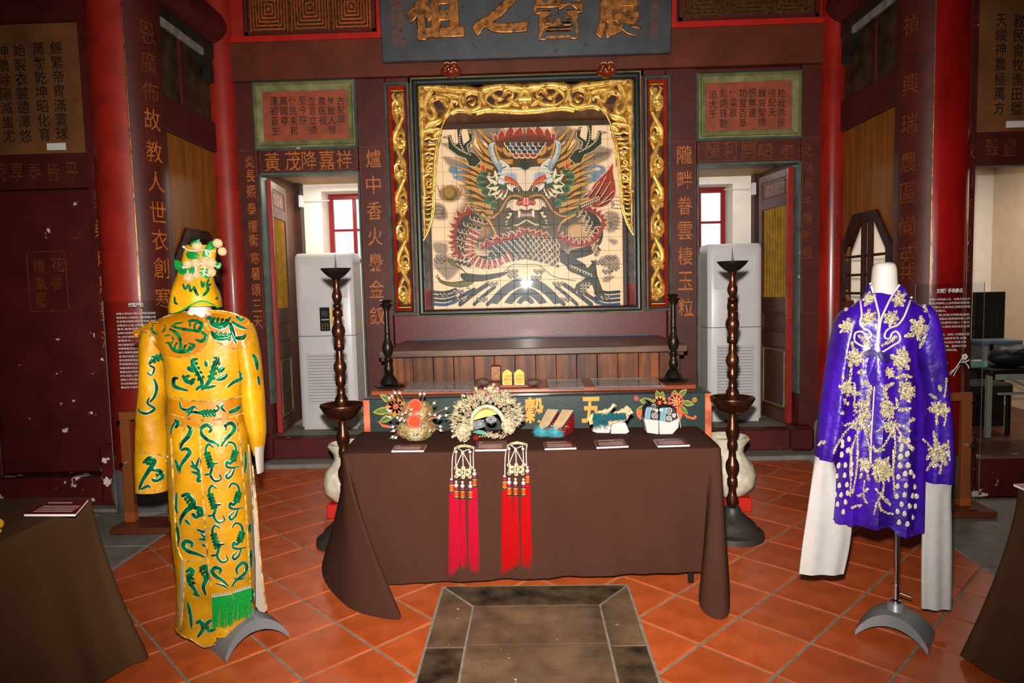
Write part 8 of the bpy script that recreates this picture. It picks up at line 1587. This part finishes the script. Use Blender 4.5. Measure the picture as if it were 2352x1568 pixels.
# ------------------------------------------------------------ side room furnishings
GT = mat('grey_green_steel', '7e8078', .5, var=.08); st = thing('side_table', 'folding table with black top and pale steel legs in the side room', 'table', (4.2, 5.6, .2))
xa, xb_ = 3.62, 4.7; ya, yb_ = 5.32, 5.92; zt = .83
part(st, 'table_top', BLACK, (xa, xb_, ya, yb_, zt, zt + .035), b=.006)
for x in (xa + .36, xb_ - .06):
    for y in (ya + .04, yb_ - .04): part(st, 'leg', GT, (x - .02, x + .02, y - .02, y + .02, .2, zt - .001), b=.003)
part(st, 'apron', GT, (xa + .06, xb_ - .03, ya + .03, ya + .05, zt - .05, zt - .002), b=.002); part(st, 'cross_bar', GT, (xa + .38, xb_ - .08, ya + .03, ya + .05, .42, .45), b=.002); part(st, 'brace_bar', GT, (xa + .08, xb_ - .08, ya + .03, ya + .05, .66, .68), b=.002)
build(MB().tube([(xa + .14, ya + .03, zt - .03), (xa + .34, ya + .03, .70)], .01, 6), 'brace', GT, st)
def spot(x, y, Y): return at(x, y, Y)
q = spot(2282, 835, 5.75); bxx = thing('storage_box', 'clear plastic storage box with a blue grey lid on the side room table', 'box', (q.x, 5.75, zt + .036)); part(bxx, 'bin', mat('cloudy_plastic', '8a8e88', .25, trans=.4), (q.x - .15, q.x + .15, 5.65, 5.88, zt + .036, zt + .2), b=.02); part(bxx, 'lid', mat('blue_grey_lid', '4e6472', .35), (q.x - .165, q.x + .165, 5.64, 5.89, zt + .2, zt + .235), b=.008); part(bxx, 'latch', BLACK, (q.x - .11, q.x - .08, 5.635, 5.65, zt + .15, zt + .21), b=.002)
q = spot(2245, 832, 5.5); tp_ = thing('tissue_pack', 'small pale green pack on the side room table', 'pack', (q.x, 5.5, zt + .036)); part(tp_, 'pack', mat('pale_green_wrap', '6c9a84', .3, var=.15), (q.x - .075, q.x + .06, 5.45, 5.55, zt + .036, zt + .09), b=.015); part(tp_, 'flap', FOAM, (q.x - .04, q.x + .03, 5.48, 5.52, zt + .09, zt + .096), b=.002)
q = spot(2330, 820, 5.5); bg_ = thing('black_bag', 'slumped black bag on the side room table', 'bag', (q.x, 5.5, zt + .036)); mb = MB().ball((q.x, 5.5, zt + .036 + .085), 1, 16, 10, (.2, .12, .085)); mb.v = [(v[0], v[1], v[2] + .012 * math.sin(v[0] * 40)) if v[2] > zt + .06 else v for v in mb.v]; build(mb, 'bag', mat('black_nylon', '101012', .6, bump=.2), bg_); build(MB().tube(cr([(q.x - .1, 5.42, zt + .15), (q.x, 5.38, zt + .19), (q.x + .1, 5.42, zt + .15)], 5), .008, 6), 'strap', _N['black_nylon'], bg_)
q = spot(2270, 725, 6.4); db = thing('dark_board', 'tall dark inscribed board standing in the side room', 'board', (q.x, 6.4, .2)); part(db, 'board', mat('near_black_board', '140f0e', .5), (q.x - .14, q.x + .14, 6.38, 6.42, .9, at(2270, 670, 6.4).z), b=.004); part(db, 'stand', BLACK, (q.x - .13, q.x + .13, 6.34, 6.46, .2, .9), b=.004)
for i in range(4): txt('\n'.join('神農百草經'), (q.x - .1 + i * .05, q.x - .07 + i * .05, 1.0, 1.36), (0, 6.38, 0), EX, EZ, mat('dull_letters_%d' % i, '2a201c', .6), db, d=.001, name='faint_inscription')
q = at(2348, 630, 6.1); sc2 = thing('hanging_scroll', 'hanging scroll in a dark frame at the right edge of the view', 'scroll', (5.19, 6.1, 1.1)); part(sc2, 'mount', mat('scroll_frame', '1e1512', .5), (5.17, 5.195, 5.7, 6.55, 1.15, 2.15), b=.003); part(sc2, 'picture', mat('scroll_red_ground', '6a241a', .6, var=.3, scale=6), (5.165, 5.17, 5.78, 6.47, 1.3, 2.08), b=0)
q = fl(2262, 930, .2); ch = thing('stacked_seat', 'dark seat under the side room table', 'seat', (4.05, 6.05, .2)); part(ch, 'cushion', mat('dark_cushion', '1c1412', .6), (3.85, 4.25, 5.95, 6.3, .55, .66), b=.02)
for x in (3.88, 4.22):
    for y in (5.98, 6.27): part(ch, 'leg', BLACK, (x - .015, x + .015, y - .015, y + .015, .2, .549), b=.002)
flush_txt()
